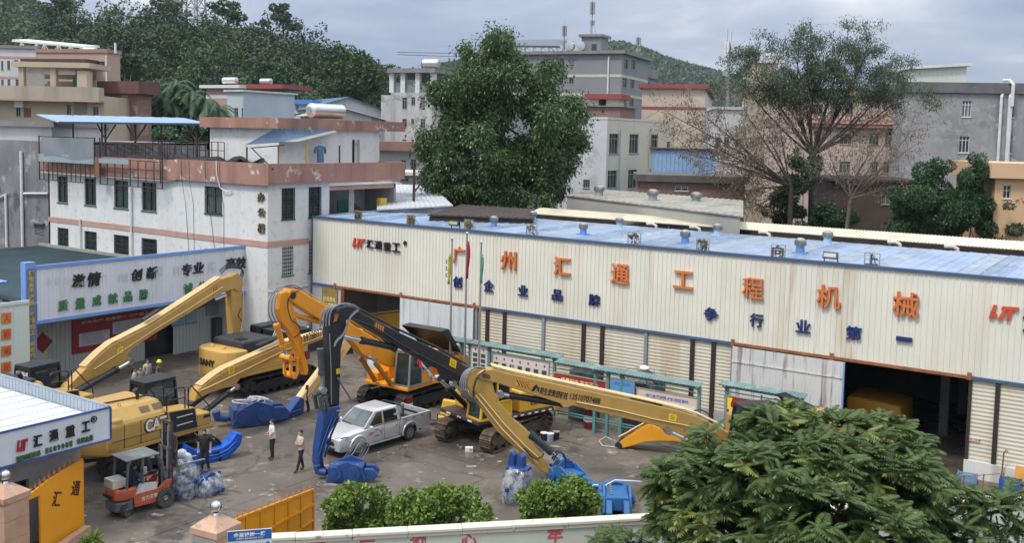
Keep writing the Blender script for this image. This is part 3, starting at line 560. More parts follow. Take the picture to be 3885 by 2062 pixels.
pp = MB(); pp.box(XA-.3, XJ1, YO-.35, YO-.1, ZP0-.25, ZP1-.1); pp.add([(XJ1, YO-.35, ZP0-.25), (XJ2, YO-.6, ZP0-.15), (XJ2, YO-.6, ZP1), (XJ1, YO-.35, ZP1-.1), (XJ1, YO-.1, ZP0-.25), (XJ2, YO-.4, ZP0-.15), (XJ2, YO-.4, ZP1), (XJ1, YO-.1, ZP1-.1)], [(0, 1, 2, 3), (7, 6, 5, 4), (3, 2, 6, 7), (1, 0, 4, 5)]); pp.box(XJ2, XO+.3, YO-.62, YO-.4, ZP0-.1, ZP1); pp.box(XO+.08, XO+.3, YO-.4, 53.4, ZP0, ZP1); pp.box(XO-4, XO+.08, 53.2, 53.4, ZP0, ZP1); pp.build('parapet', PKP, off)
MB().box(XA-.3, XO+.1, YO-.4, 53.3, ZP0-.28, ZP0-.255+.02).build('eave_soffit', OW, off)
# stair loggia on the right face
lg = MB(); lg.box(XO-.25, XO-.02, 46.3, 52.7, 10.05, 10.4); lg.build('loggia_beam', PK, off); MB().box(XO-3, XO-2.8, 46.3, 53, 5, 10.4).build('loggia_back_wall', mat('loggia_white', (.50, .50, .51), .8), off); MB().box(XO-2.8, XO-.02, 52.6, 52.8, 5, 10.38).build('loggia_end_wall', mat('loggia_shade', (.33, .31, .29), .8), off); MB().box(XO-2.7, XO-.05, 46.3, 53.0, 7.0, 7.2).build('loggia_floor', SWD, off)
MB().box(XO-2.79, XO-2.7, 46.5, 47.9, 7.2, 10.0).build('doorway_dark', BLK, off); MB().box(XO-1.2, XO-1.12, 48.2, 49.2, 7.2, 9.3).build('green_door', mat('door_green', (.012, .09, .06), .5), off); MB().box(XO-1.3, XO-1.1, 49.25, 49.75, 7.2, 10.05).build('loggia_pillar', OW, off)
st = MB(); st.solid([(XO-1.5, 50.2, 9.0), (XO-1.5, 52.6, 7.3), (XO-1.5, 52.6, 7.0), (XO-1.5, 50.2, 8.7)], (-1., 0, 0)); st.build('stair_flight', mat('stair_brown', (.12, .085, .07), .8), off)
for ch, x0, x1, a, b in (('办', 649, 668, 483, 509), ('公', 650, 669, 523, 546), ('楼', 650, 668, 562, 587)): on_front(ch, x0, x1, a, b, mat('letter_brass', (.16, .13, .07), .4, .4, .5, 9), off, YO-.352, bold=.03)
ybx = sx(955, 515); MB().box(XO+.01, XO+.35, ybx[0]-.3, ybx[0]+.35, ybx[1]-.5, ybx[1]+.45).build('meter_box', mat('box_yellow', (.55, .36, .05), .5), off)
pw = mat('pipe_white', (.66, .67, .68), .5)
for px, a, b in ((333, 470, 648), (205, 550, 648)): x, z = fx(px, a); MB().tube([(x, YO-.12, 3.5), (x, YO-.12, z)], .07, 8).build('drain_pipe', pw, off)
MB().tube([(XO+.08, YO-.3, 4.02), (XO+.08, YW-.2, 4.05)], .05, 6).build('wall_pipe', pw, off)
cab = MB()
for x, s in ((-54.4, .5), (-52.0, .8), (-50.6, .1), (-53.6, .2)): cab.tube([(x, YO-.66, ZP1), (x+.05, YO-.66, ZP0), (x+.1, YO-.4, 9), (x+s, YO-.4, 5.2)], .014, 4)
cab.tube([(-56.6, YO-.64, ZP1), (-56.55, YO-.64, 10.2)], .04, 5); cab.build('loose_cable', HOSB, off)
hp = MB(); hp.tube([(-50.9, YO-.66, ZP1+.02), (-50.8, YO-.7, 11.0), (-50.6, YO-.6, 10.2), (-50.1, YO-.5, 9.95), (-49.7, YO-.45, 10.05)], .035, 6); hp.build('vent_hose', pw, off)
# penthouse on the roof
XQ = -48.6
ph = MB(); MP = frame((XQ, 43.9, 0), (0, 1, 0), (1, 0, 0)); d0_, d1_ = OX(886, 370, XQ).y-43.9, OX(905, 370, XQ).y-43.9
facade(ph, MP, 53.3-43.9, 11.4, 14.0, [(d0_, d1_, 11.4, 13.35)]); facade(ph, frame((XQ-7, 43.9, 0), (1, 0, 0), (0, -1, 0)), 7, 11.4, 14., []); ph.box(XQ-.2, XQ-.002, 53.1, 53.3, 11.4, 14); ph.box(XQ-7, XQ-6.8, 43.9, 53.3, 11.4, 14); ph.build('penthouse_wall', OW, off)
MB().box(XQ-.6, XQ-.5, 43.9+d0_, 43.9+d1_, 11.4, 13.4).build('penthouse_door', mat('door_dark_brown', (.025, .018, .015), .6), off)
MB().box(XQ-7.3, XQ+.35, 43.45, 55.7, 13.98, 14.66).build('penthouse_roof_slab', PKP, off)
tk = MB(); a, b = OX(782, 286, XQ-.9), OX(858, 287, XQ-.9); rr = .5
tk.tube([(XQ-.9, a.y-.15, 15.25), (XQ-.9, a.y, 15.25), (XQ-.9, b.y, 15.25), (XQ-.9, b.y+.12, 15.25)], [rr*.6, rr, rr, rr*.7], 18); tko = tk.build('water_tank', mat('tank_steel', (.66, .66, .64), .28, .8, .08, 1), off, smooth=40)
MB().cyl((XQ-.9, a.y-.2, 15.25), (XQ-.9, a.y-.13, 15.25), .25).build('tank_cap', STL, tko)
# awning with posts
aw = mat('awning_blue', (.085, .14, .23), .5, 0, .25, 1.2, spots=((.42, .46, .5), .62, 1.5)); A_, B_, C_, D_a = OX(688, 325, XQ+.4), OX(841, 328, XQ+.4), OX(712, 357, XQ+1.3), OY(617, 365, 40.9)
vs = []; nn = 30
for i in range(nn+1): q = i/nn; w_ = Vector((0, 0, .05*(i % 2))); vs += [A_.lerp(B_, q)+w_, D_a.lerp(C_, q)+w_]
k0 = MB().add(vs, [(2*i, 2*i+1, 2*i+3, 2*i+2) for i in range(nn)]).build('awning', aw, off); k0.modifiers.new('thick', 'SOLIDIFY').thickness = .03
C2 = OX(748, 357, XQ+1.5); MB().add([C_, C2, B_+Vector((.3, 0, -.1)), B_+Vector((0, 0, .01))], [(0, 1, 2, 3)]).build('awning_edge', WF, off).modifiers.new('thick', 'SOLIDIFY').thickness = .02
for px, X, zt_, m in ((621, None, 12.8, BLK), (700, XQ+.9, 12.9, mat('post_wood', (.3, .2, .1), .7)), (770, XQ+1.2, 13.2, mat('post_yellow', (.6, .42, .04), .5)), (854, XQ+.9, 12.95, BLK)): p = OX(px, 400, X) if X else OY(px, 400, 41.1); MB().bar((p.x, p.y, 11.3), (p.x, p.y, zt_), .07).build('awning_post', m, off)
ab = MB(); ab.bar((D_a.x+.3, 41.2, 12.7), (D_a.x+2.2, 41.2, 11.5), .05); ab.bar((D_a.x+.2, 41.15, 12.75), (C_.x, C_.y+.1, 12.95), .06); ab.build('awning_brace', BLK, off)
# ---- loose things on the office roof
def garment(x, y, z, w, h, m, label, rz=0):
    mb = MB(TW((x, y, z)) @ Matrix.Rotation(rz, 4, 'Z'))
    rings = []
    for q, ww, dd in ((0, .42, .05), (.12, 1., .1), (.35, .72, .13), (1, .78, .15)):
        rings.append([(math.cos(a)*w*ww/2*(1+.06*math.sin(5*a+q*4)), math.sin(a)*dd, -q*h) for a in np.linspace(0, 2*PI, 14, endpoint=False)])
    mb.loft(rings)
    for s in (-1, 1): mb.tube([(s*w*.45, 0, -h*.1), (s*w*.62, .02, -h*.3), (s*w*.6, .02, -h*.48)], [.1, .09, .08], 6)
    o = mb.build('hanging_shirt' if w > .4 else 'hanging_clothes', m, smooth=50); return tag(o, label, 'clothing', 'laundry hanging under the blue awning')
lk = mat('cloth_black', (.015, .015, .018), .8); lb = mat('cloth_blue', (.09, .17, .28), .8)
p = OX(806, 378, XQ+.7); garment(p.x, p.y, 12.95, .75, 1.15, lb, 'pale blue shirt hanging under the awning by the penthouse wall', PI/2)
for i, (px, w) in enumerate(((700, .5), (713, .6), (727, .5))):
    p = OX(px, 378, XQ-.6); garment(p.x, p.y, 12.9, w, 1.05+.1*i, lk, ['first dark garment from the left on the laundry line under the awning', 'middle dark garment on the laundry line under the awning', 'dark garment nearest the yellow post on the laundry line'][i], .6)
# sagging shade net on the roof behind the parapet
vs = []; nx, ny = 44, 10
for j in range(ny):
    for i in range(nx): x = -61.5+11.5*i/(nx-1); y = YO+.1+3.2*j/(ny-1); vs.append((x, y, 11.75+.28*abs(math.sin(x*1.1+.4*j))+.12*math.sin(x*3.1+j)-(.3 if j in (0, ny-1) else 0)))
o = MB().add(vs, [(j*nx+i, j*nx+i+1, (j+1)*nx+i+1, (j+1)*nx+i) for j in range(ny-1) for i in range(nx-1)]).build('shade_net', mat('net_black', (.018, .018, .02), .9), smooth=60); tag(o, 'black shade net sagging over the office roof behind the pink parapet', 'shade net')
o.modifiers.new('t', 'SOLIDIFY').thickness = .03
# rusty steel frame of an old roof sign, with torn sheets
YB = YO-.75; fr = thing('old_billboard', 'rusty empty steel sign frame with torn grey sheeting above the office parapet', 'frame', (-64, YB, ZP0))
def bx(px, py): p = OY(px, py, YB); return p.x, p.z
def grid(x0, x1, z0, z1, nx_, nz, w, m, nm, y=YB):
    mb = MB()
    for i in range(nx_+1): x = x0+(x1-x0)*i/nx_; mb.bar((x, y, z0), (x, y, z1), w)
    for j in range(nz+1): z = z0+(z1-z0)*j/nz; mb.bar((x0, y-.004, z), (x1, y-.004, z), w)
    return mb.build(nm, m, fr)
RSD = mat('frame_rust_dark', (.055, .028, .02), .7, 0, .3, 3)
(xa, za), (xb, zb_) = bx(98, 345), bx(239, 445); grid(xa, xb, ZP0-.75, ZP0+.65, 12, 2, .05, RSD, 'lower_grid'); (xc, _), (xd, _) = bx(251, 360), bx(408, 460); grid(xc, xd, ZP0-.75, ZP0+1.0, 8, 3, .05, RSD, 'lower_grid')
mb = MB()
for x in (xa, xb, xc, xd): mb.bar((x, YB, ZP0-.75), (x, YB, 13.1), .07)
mb.bar((xa, YB, 13.05), (xb, YB, 13.05), .06); mb.bar((xc, YB, 12.7), (xd, YB, 12.75), .06)
for i in range(6): x = xb+.4+i*1.25; mb.bar((x, YB, 12.75), (x+1.1, YO+1.2, 11.5), .05); 
mb.build('frame_bars', RSD, fr); grid(xb, -56.6, 11.65, 12.75, 9, 2, .045, RSD, 'upper_grid', YO+.5); grid(-60.5, -52.9, 11.9, 13.0, 12, 2, .045, RSD, 'upper_grid', YO+1.6)
GT = mat('sheet_grey', (.20, .225, .25), .6, 0, .12, .8); GT2 = mat('sheet_blue_grey', (.27, .34, .38), .55, 0, .08, .8)
vs = []; nx, ny = 20, 8
for j in range(ny):
    for i in range(nx): q = i/(nx-1); r = j/(ny-1); vs.append((xa+.5+(xb-xa-.5)*q-.35*(1-q)*math.sin(r*PI)+(.6*(1-r) if i == 0 else 0), YB-.09-.1*math.sin(q*9+r*3)*r*(1-q), 11.55+1.45*r+.12*math.sin(q*7)*(1-r)))
o = MB().add(vs, [(j*nx+i, j*nx+i+1, (j+1)*nx+i+1, (j+1)*nx+i) for j in range(ny-1) for i in range(nx-1)]).build('torn_sheet', GT, fr, smooth=60)
MB().box(xa+.05, xb-.03, YB-.085, YB-.06, ZP0+.6, ZP0+1.15).build('sign_sheet', GT2, fr); MB().box(xc, OY(326, 420, YB).x, YB-.085, YB-.06, ZP0+.72, ZP0+1.05).build('sign_sheet', GT2, fr); MB().box(xb+.04, xc-.04, YB-.05, YB-.01, ZP0-.3, ZP0+1.1).build('frame_plate', mat('plate_rust', (.2, .09, .06), .8), fr)
# flat blue canopy on posts over the office roof
cn = thing('roof_canopy', 'pale blue single slope canopy roof on thin posts above the office roof', 'canopy', (-68, 46, 11.4))
c4 = [OY(90, 288, 49.5), OY(465, 297, 49.5), OY(536, 313, 45.0), OY(148, 308, 45.0)]
me_n = 24; vs = []
for i in range(me_n+1):
    q = i/me_n; w_ = .03*(i % 2); a = c4[0].lerp(c4[1], q); b = c4[3].lerp(c4[2], q); vs += [(a.x, a.y, a.z+w_), (b.x, b.y, b.z+w_)]
o = MB().add(vs, [(2*i, 2*i+1, 2*i+3, 2*i+2) for i in range(me_n)]).build('canopy_sheet', mat('canopy_blue', (.24, .35, .49), .45, 0, .06, .8), cn); o.modifiers.new('t', 'SOLIDIFY').thickness = .05
MB().bar(tuple(c4[3]), tuple(c4[2]), .1, .14).build('canopy_edge', mat('edge_dark', (.03, .05, .09), .5), cn)
for q in (.3, .5, .88):
    b = c4[3].lerp(c4[2], q); b2 = c4[0].lerp(c4[1], q); m_ = MB(); m_.bar((b.x, b.y+.4, 11.3), (b.x, b.y+.4, b.z), .12); m_.bar((b.x, b.y+.4, b.z-1.3), (b.x-1.2, b.y+.5, b.z-.1), .08); m_.bar((b.x, b.y+.4, b.z-1.3), (b.x+1.2, b.y+.5, b.z-.1), .08); m_.build('canopy_post', RSD, cn); MB().bar((b2.x, b2.y-.3, 11.3), (b2.x, b2.y-.3, b2.z), .1).build('canopy_post', RSD, cn)
# ---- big concrete neighbour left of the office
cb_ = thing('concrete_block', 'stained dark concrete block with white drain pipes left of the offices', 'building', (-78, 42, 0))
CD = mat('concrete_stained', (.19, .19, .205), .85, 0, .3, .35, spots=[((.36, .36, .38), .56, .5), ((.075, .075, .085), .58, .3)], streak=((.08, .08, .09), .8, .7))
yc = YO+.35; zt_ = OY(60, 354, yc).z; lv = [OY(87, 562, yc), OY(111, 593, yc)]
mb = MB(); facade(mb, frame((-90, yc, 0), (1, 0, 0), (0, -1, 0)), 18.9, 0, zt_, [(lv[0].x+90, lv[1].x+90, lv[1].z, lv[0].z)]); mb.box(-90, -71.1, yc+.3, 56, zt_-.2, zt_-.05); mb.box(-71.3, -71.1, yc, 56, 0, zt_); mb.build('wall', CD, cb_)
lo2 = MB()
for i in range(8): z = lv[1].z+(lv[0].z-lv[1].z)*(i+.5)/8; lo2.bar((lv[0].x, yc+.08, z), (lv[1].x, yc+.08, z), .12, .03, (0, .6, 1))
lo2.build('louver', WF, cb_); MB().box(lv[0].x-.2, lv[1].x+.2, yc-.25, yc-.002, lv[0].z+.02, lv[0].z+.14).build('louver_hood', CD, cb_)
for a, b, r in (((53, 381), (57, 622), .12), ((14, 487), (17, 622), .1), ((60, 487), (121, 487), .08), ((-6, 500), (14, 490), .08)): p, q = OY(*a, yc-.15), OY(*b, yc-.15); MB().tube([p, q], r, 8).build('drain_pipe', pw, cb_)
# ================================================================ town behind, hills, power lines
def bld(name, label, x0, x1, xs, yt, depth, yawd, m, wins=(), swins=(), roof=None, z0=0., cat='building', fm=None, rof=.3, par=None, cols=2, tr=.25, D=None, bands=(), pm_=None, yw=None):
    """front face between photo columns x0..x1 at `depth`, right side to column xs; windows as photo boxes"""
    a = R(yawd); P0 = AT(x0, yt, depth); P1 = OP(x1, yt, P0, a); u = (math.cos(a), math.sin(a), 0); s = (-math.sin(a), math.cos(a), 0); z1 = P0.z
    Wd = math.hypot(P1.x-P0.x, P1.y-P0.y)
    if D is None: Q = OP(xs, yt, P1, a+PI/2); D = math.hypot(Q.x-P1.x, Q.y-P1.y)
    D = min(max(D, 2.5), 30)
    t = thing(name, label, cat, (P0.x, P0.y, z0), a)
    MF = frame((P0.x, P0.y, 0), u, (math.sin(a), -math.cos(a), 0)); MS = frame((P1.x, P1.y, 0), s, (math.cos(a), math.sin(a), 0))
    def f(px, py): p = OP(px, py, P0, a); return (p.x-P0.x)*u[0]+(p.y-P0.y)*u[1], p.z
    def g(px, py): p = OP(px, py, P1, a+PI/2); return (p.x-P1.x)*s[0]+(p.y-P1.y)*s[1], p.z
    def rect(fn, w, L):
        (q0, h1), (q1, h0) = fn(w[0], w[1]), fn(w[2], w[3]); q0, q1 = max(.05, min(q0, q1)), min(L-.05, max(q0, q1)); return q0, q1, max(h0, z0+.1), min(h1, z1-.15)
    wf = [r for r in (rect(f, w, Wd) for w in wins) if r[1]-r[0] > .2]; ws = [r for r in (rect(g, w, D) for w in swins) if r[1]-r[0] > .15]
    mb = MB(); facade(mb, MF, Wd, z0, z1, wf, .25); facade(mb, MS, D, z0, z1, ws, .25)
    mb.add([MF @ Vector((0, z0, 0)), MF @ Vector((0, z1, 0)), MF @ Vector((0, z1, -D)), MF @ Vector((0, z0, -D)), MF @ Vector((Wd, z0, -D)), MF @ Vector((Wd, z1, -D))], [(0, 1, 2, 3), (3, 2, 5, 4)])
    mb.add([MF @ Vector(p) for p in ((0, z1-.02, 0), (Wd, z1-.02, 0), (Wd, z1-.02, -D), (0, z1-.02, -D))], [(0, 1, 2, 3)]); mb.build('wall', m, t)
    for r in wf: window(t, MF, *r, fm, cols, tr)
    for r in ws: window(t, MS, *r, fm, cols if r[1]-r[0] > .9 else 1, tr)
    if roof:
        mb = MB(MF); mb.box(-rof, Wd+rof, z1+.003, z1+(par or .35), -D-rof, rof); mb.build('roof', roof, t)
    for pz, h in bands:
        z = f((x0+x1)/2, pz)[1]; mb = MB(MF); mb.box(-.04, Wd+.04, z-h/2, z+h/2, .003, .05); mb.box(Wd+.003, Wd+.05, z-h/2, z+h/2, -D, .003); mb.build('wall_band', pm_ or PK, t)
    t_ = dict(o=t, MF=MF, MS=MS, W=Wd, D=D, z1=z1, f=f, g=g, P0=P0, P1=P1); return t_
def onroof(b, u0, u1, d0, d1, h, m, nm, z=None, smooth=0):
    z = b['z1'] if z is None else z; return MB(b['MF']).box(u0, u1, z, z+h, -d1, -d0).build(nm, m, b['o'])
def tank(b, u, d, z, L, r, ax=0):
    mb = MB(b['MF']); p = Vector((u, z+r+.25, -d)); q = p+Vector((L, 0, 0) if ax == 0 else (0, 0, -L)); mb.tube([p+(p-q)*.04, p, q, q+(q-p)*.04], [r*.6, r, r, r*.6], 14); o = mb.build('water_tank', MATS['tank_steel'], b['o'], smooth=40)
    k = MB(b['MF']); k.bar(p+Vector((0, -r-.25, 0)), p, .08); k.bar(q+Vector((0, -r-.25, 0)), q, .08); k.build('tank_stand', STL, o)
def pole(b, u, d, h, r, m, nm='roof_pole'): return MB(b['MF']).cyl((u, b['z1'], -d), (u, b['z1']+h, -d), r, 6).build(nm, m, b['o'])
CW = mat('wall_white_far', (.55, .55, .55), .8, 0, .06, .2, streak=((.35, .34, .33), .6, .4)); CBG = mat('wall_beige', (.46, .38, .28), .8, 0, .07, .2, streak=((.30, .25, .19), .6, .4)); CPT = mat('wall_pink_tile', (.42, .29, .23), .7, 0, .06, .3)
CLB = mat('wall_pale_blue', (.42, .48, .53), .8, 0, .08, .3, streak=((.55, .58, .6), .5, .3)); CGR = mat('wall_grey_tile', (.21, .22, .235), .7, 0, .05, .2); CCR = mat('wall_cream', (.66, .62, .50), .8, 0, .06, .25, streak=((.5, .46, .36), .5, .5)); CLV = mat('wall_limewash', (.53, .54, .58), .85, 0, .1, .4, spots=((.40, .41, .46), .55, .6))
CPK = mat('wall_pale_pink', (.56, .44, .39), .8, 0, .08, .25, streak=((.33, .27, .24), .7, .5)); COB = mat('wall_orange_beige', (.62, .40, .24), .8, 0, .05, .3); CGC = mat('wall_grey_cement', (.30, .30, .31), .9, 0, .18, .4, spots=[((.36, .36, .37), .53, 1.3), ((.22, .22, .23), .58, .8)], streak=((.13, .13, .14), .6, .6))
CWE = mat('wall_weathered', (.46, .45, .44), .9, 0, .15, .4, spots=[((.25, .24, .24), .56, .5)], streak=((.17, .165, .16), .9, .5)); RDS = mat('roof_slab_red', (.26, .06, .05), .7, 0, .15, .5); RFG = mat('roof_slab_grey', (.22, .21, .2), .9, 0, .2, .5); BRM = brick_mat('brick_red', (.26, .13, .10), (.18, .095, .08), (.33, .29, .26)); RFD = mat('roof_brown_dark', (.05, .035, .03), .9, 0, .3, .6)
C1 = .33951
def c1(l): return [tuple(v*C1 for v in w) for w in l]
def c3(l): return [(994.6+.4122*w[0], .4122*w[1], 994.6+.4122*w[2], .4122*w[3]) for w in l]
def c2(l): return [(596.8+.3637*w[0], 66.3+.3637*w[1], 596.8+.3637*w[2], 66.3+.3637*w[3]) for w in l]
def c4_(l): return [(1723.9+.43648*w[0], .43648*w[1], 1723.9+.43648*w[2], .43648*w[3]) for w in l]
# --- far left group
b = bld('apartment_house', 'white house with pink floor bands and a steel roof frame at the far left', -45, 90, 100, 120, 165, 35, CW, c1([(8, 452, 25, 520), (52, 450, 75, 515), (103, 445, 135, 488), (168, 445, 203, 488), (8, 590, 28, 637), (55, 588, 78, 637), (170, 588, 200, 640), (115, 588, 140, 640)]), roof=RFG, par=.5, bands=((144, .35), (195, .35)))
fr = MB(b['MF'])
def q_(px, py, dd=2): 
    p = OP(px, py, b['P0']+Vector((-math.sin(R(35))*dd, math.cos(R(35))*dd, 0)), R(35)); return p
rf = thing('roof_frame', 'white sloping roof sheet on a steel truss frame above the white house', 'roof frame', tuple(q_(120, 130)))
m_ = MB(); e0, e1 = q_(30, 99, 1), q_(214, 116, 1); bk = Vector((-math.sin(R(35)), math.cos(R(35)), 0)); m_.solid([e0, e1, e1+bk*6+Vector((0, 0, .6)), e0+bk*6+Vector((0, 0, .6))], (0, 0, -.35)); m_.build('roof_sheet', WHT, rf)
m_ = MB()
for px in (55, 92, 112, 147, 178, 205):
    t_, d_ = q_(px, 102+(px-30)*.09, 1), q_(px, 134, 1); m_.bar(t_, d_, .22); m_.bar(t_, q_(px+14, 134, 1), .12); m_.bar(t_, q_(px-14, 134, 1), .12)
m_.build('truss', WFW, rf)
b = bld('tile_house', 'pinkish tiled house block with brown eave below the wooded hill', 91, 268, 302, 132, 138, 22, CPT, c1([(715, 455, 775, 520)]), roof=mat('tile_cap', (.33, .2, .16), .7), par=.5, rof=.15)
u0, z_ = b['f'](91, 158); u1, _ = b['f'](240, 158); _, zl = b['f'](240, 206); mb = MB(b['MF']); mb.box(0, u1, zl-3, z_-.2, .01, 2.2); mb.build('annex_wall', mat('annex_grey', (.3, .28, .26), .8), b['o']); MB(b['MF']).box(-.2, u1+.5, z_-.19, z_+.35, .01, 2.9).build('annex_roof', mat('annex_roof_brown', (.07, .05, .045), .8), b['o'])
u, z = b['f'](268, 140); MB(b['MF']).cyl((u, z, .1), (u, z-9, .1), .1, 6).build('drain_pipe', pw, b['o']); uu, zz = b['f'](226, 166); MB(b['MF']).box(uu-.8, uu+.5, zz-1.8, zz+.6, 2.205, 2.25).build('window', WF, b['o'])
u, z = b['f'](279, 132); MB(b['MF']).cyl((u, z, -1), (u, z+1.4, -1), .16, 8).build('roof_pole', pw, b['o']); u, z = b['f'](199, 134); tank(b, u, 1.2, z-.2, 1.7, .45)
b = bld('terrace_house', 'beige plastered house with open roof pergola and air conditioner', -30, 262, 268, 236, 106, 33, CBG, c1([(118, 765, 152, 862), (495, 775, 525, 850), (688, 790, 730, 855), (692, 992, 735, 1022)]), D=9)
u1, _ = b['f'](262, 250); z0_ = b['f'](100, 251)[1]; z1_ = b['f'](100, 218)[1]; MB(b['MF']).box(-.3, u1, z0_, z1_, .002, 1.3).build('balcony_wall', mat('balcony_beige', (.42, .36, .28), .8, 0, .1, .3, streak=((.25, .22, .18), .7, .5)), b['o']); MB(b['MF']).box(-.3, u1, z0_-.16, z0_-.005, .0, 1.32).build('balcony_band', PK, b['o'])
ux, zx = b['f'](52, 256); MB(b['MF']).box(ux-.45, ux+.45, zx-.6, zx+.1, .02, .45).build('air_conditioner', WFW, b['o']); a_, t_ = b['f'](60, 272); c_, d_ = b['f'](78, 295); MB(b['MF']).box(a_, c_, d_, t_, .005, .06).build('shutter_brown', mat('shutter_brown', (.22, .075, .04), .7), b['o'])
a_, t_ = b['f'](186, 257); c_, d_ = b['f'](220, 289); MB(b['MF']).box(a_, c_, d_, t_, .004, .02).build('recess_shade_patch', mat('recess_shade', (.26, .22, .18), .8), b['o'])  # flat patch on the wall, shade of the recess put into its colour
for px in (186, 220): u_, z_ = b['f'](px, 322); 
MB(b['MF']).box(0, u1, z_-.1, z_+.12, .003, .06).build('wall_band', PK, b['o'])
pg = MB(b['MF']); zt2 = b['f'](100, 167)[1]; pu = [b['f'](x, 200)[0] for x in (29, 42, 110, 124, 178, 203)]; zb2 = z1_-.6
pg.box(pu[0], pu[1], zb2, zt2, -2, -1.4); pg.box(pu[2], pu[3], zb2, zt2, -2, -1.4); pg.box(pu[4], pu[5], zb2, zt2-.3, -2.8, -1.4); pg.box(pu[0]-.6, pu[5]+.4, zt2, zt2+.55, -6.5, -1.1); pg.box(pu[1], pu[4], zt2-1.0, zt2-.5, -6.2, -5.9); pg.box(pu[3], pu[4], zb2, zt2, -6.2, -5.9); pg.box(pu[1], pu[2], zb2, zb2+1.2, -6.2, -5.9); pg.build('pergola', CBG, b['o'])
MB(b['MF']).box(pu[4]-.8, pu[4]-.0, zb2+.3, zb2+1.7, -2.2, -2.1).build('green_shutter', mat('shutter_green', (.015, .08, .05), .6), b['o'])
b = bld('brick_house', 'unplastered red brick house with concrete columns and brown parapet', 265, 345, 377, 235, 113, 18, BRM, roof=mat('parapet_brown', (.15, .07, .06), .8, 0, .2, .5, streak=((.05, .04, .04), .7, .5)), par=1.35, rof=.7)
for px in (267, 313): u, z = b['f'](px, 240); MB(b['MF']).box(u-.3, u+.45, 0, z, .004, .12).build('concrete_column', mat('column_concrete', (.33, .31, .28), .9), b['o'])
for k in (.35, .6): MB(b['MS']).box(b['D']*k-.4, b['D']*k+.4, 13, 15.5, .003, .04).build('niche', mat('niche_plaster', (.32, .22, .18), .8), b['o'])
MB(b['MF']).box(-7.5, -.01, b['z1']-.0, b['z1']+1.3, -6, .5).build('roof_wing', MATS['parapet_brown'], b['o'])
b = bld('low_annex', 'low grey white flat roofed annex at the left edge', -40, 130, 136, 316, 84, 30, CW, D=10, roof=RFG, par=.45, rof=.4)
# --- middle left
b = bld('flat_house', 'white and pink house with silver roof tanks below the hill', 519, 600, 641, 222, 165, 10, mat('wall_faded_pink', (.40, .25, .22), .8, 0, .1, .3), roof=WFW, par=.5, rof=.8, bands=((243, .6),), pm_=WFW)
u, z = b['f'](553, 219); tank(b, u, 1, b['z1']+.5, 2.6, .55); u, z = b['f'](590, 218); tank(b, u+3, 3, b['z1']+.5, 2.0, .5); MB(b['MF']).box(b['W']*.6, b['W']+8, b['z1']+.0, b['z1']+.7, -9, -1).build('red_roof', RDS, b['o'])
b = bld('blue_grey_house', 'plain pale blue rendered house with narrow barred side windows', 571, 612, 741, 231, 138, 2, CLB, c1([(1735, 800, 1765, 880), (1790, 800, 1800, 880), (1735, 940, 1765, 1000), (1785, 940, 1800, 1000)]), roof=CW, par=.25, rof=.35)
b = bld('small_shop', 'small white house with bright blue roof sheets between trees and tank', 729, 780, 792, 262, 152, 20, CW, c2([(408, 545, 424, 575)]), roof=mat('roof_bright_blue', (.07, .2, .46), .5, 0, .1, .5), par=.7, rof=.5, bands=((289, .4),), pm_=mat('band_dark', (.1, .1, .11), .7))
def gable(name, label, pts, depth, yawd, D, mw, mr, fp=None, ov=.6):
    """gabled front: photo points bottom-left, eave-left, ridge, eave-right, bottom-right"""
    a = R(yawd); P = AT(*pts[2], depth); q = [OP(x, y, P, a) for x, y in pts]; q[0].z = q[-1].z = 0; s = Vector((-math.sin(a), math.cos(a), 0))
    t = thing(name, label, 'building', (P.x, P.y, 0), a); mb = MB(); mb.solid([tuple(p) for p in q], s*D); mb.build('gable_wall', mw, t)
    for i, j in ((1, 2), (2, 3)):
        e0, e1 = q[i]-s*ov, q[j]-s*ov; dn = (e1-e0).normalized(); 
        if i == 1: e0 -= dn*ov
        else: e1 += dn*ov
        L = (e1-e0).length; n_ = max(4, int((D+ov*2)/1.1)); w_ = (D+2*ov)/n_
        p = ribs(w_, L, .36, .07); k = len(p); vs = [(x, 0, o) for x, o in p]+[(x, L, o) for x, o in p]+[(0, 0, -.08), (w_, 0, -.08)]
        me = bpy.data.meshes.new('roof_sheet'); me.from_pydata(vs, [], [(r+1, r, k+r, k+r+1) for r in range(k-1)]+[(2*k, 2*k+1, k-1, 0)]); me.materials.append(mr)
        nrm = s.cross(dn) if i == 1 else s.cross(dn); nrm = nrm if nrm.z > 0 else -nrm
        for r in range(n_):
            o = e0+s*(w_*r)+nrm*.03; ob = link('roof_sheet', me, t); ob.matrix_parent_inverse = PM[t.name].inverted(); ob.matrix_basis = Matrix(((s[0], dn[0], nrm[0], o[0]), (s[1], dn[1], nrm[1], o[1]), (s[2], dn[2], nrm[2], o[2]), (0, 0, 0, 1)))
    return t, q, s
WS = mat('wall_shed_white', (.52, .53, .54), .8, 0, .1, .3, streak=((.3, .3, .3), .6, .5)); RBF = mat('roof_blue_old', (.15, .24, .38), .5, 0, .2, .4); RWS = mat('roof_white_sheet', (.50, .52, .55), .5, 0, .1, .3, streak=((.35, .35, .36), .5, .6))
gable('gabled_shed', 'white gabled shed with wide blue roof below the wooded hill', [(772, 345), (774, 273), (874, 245), (968, 279), (968, 345)], 150, 60, 22, WS, RBF)
gable('gabled_shed', 'smaller streaked white gabled shed in front of the blue roofed shed', [(800, 345), (812, 288), (868, 275), (968, 303), (968, 350)], 128, 60, 12, CWE, RWS)
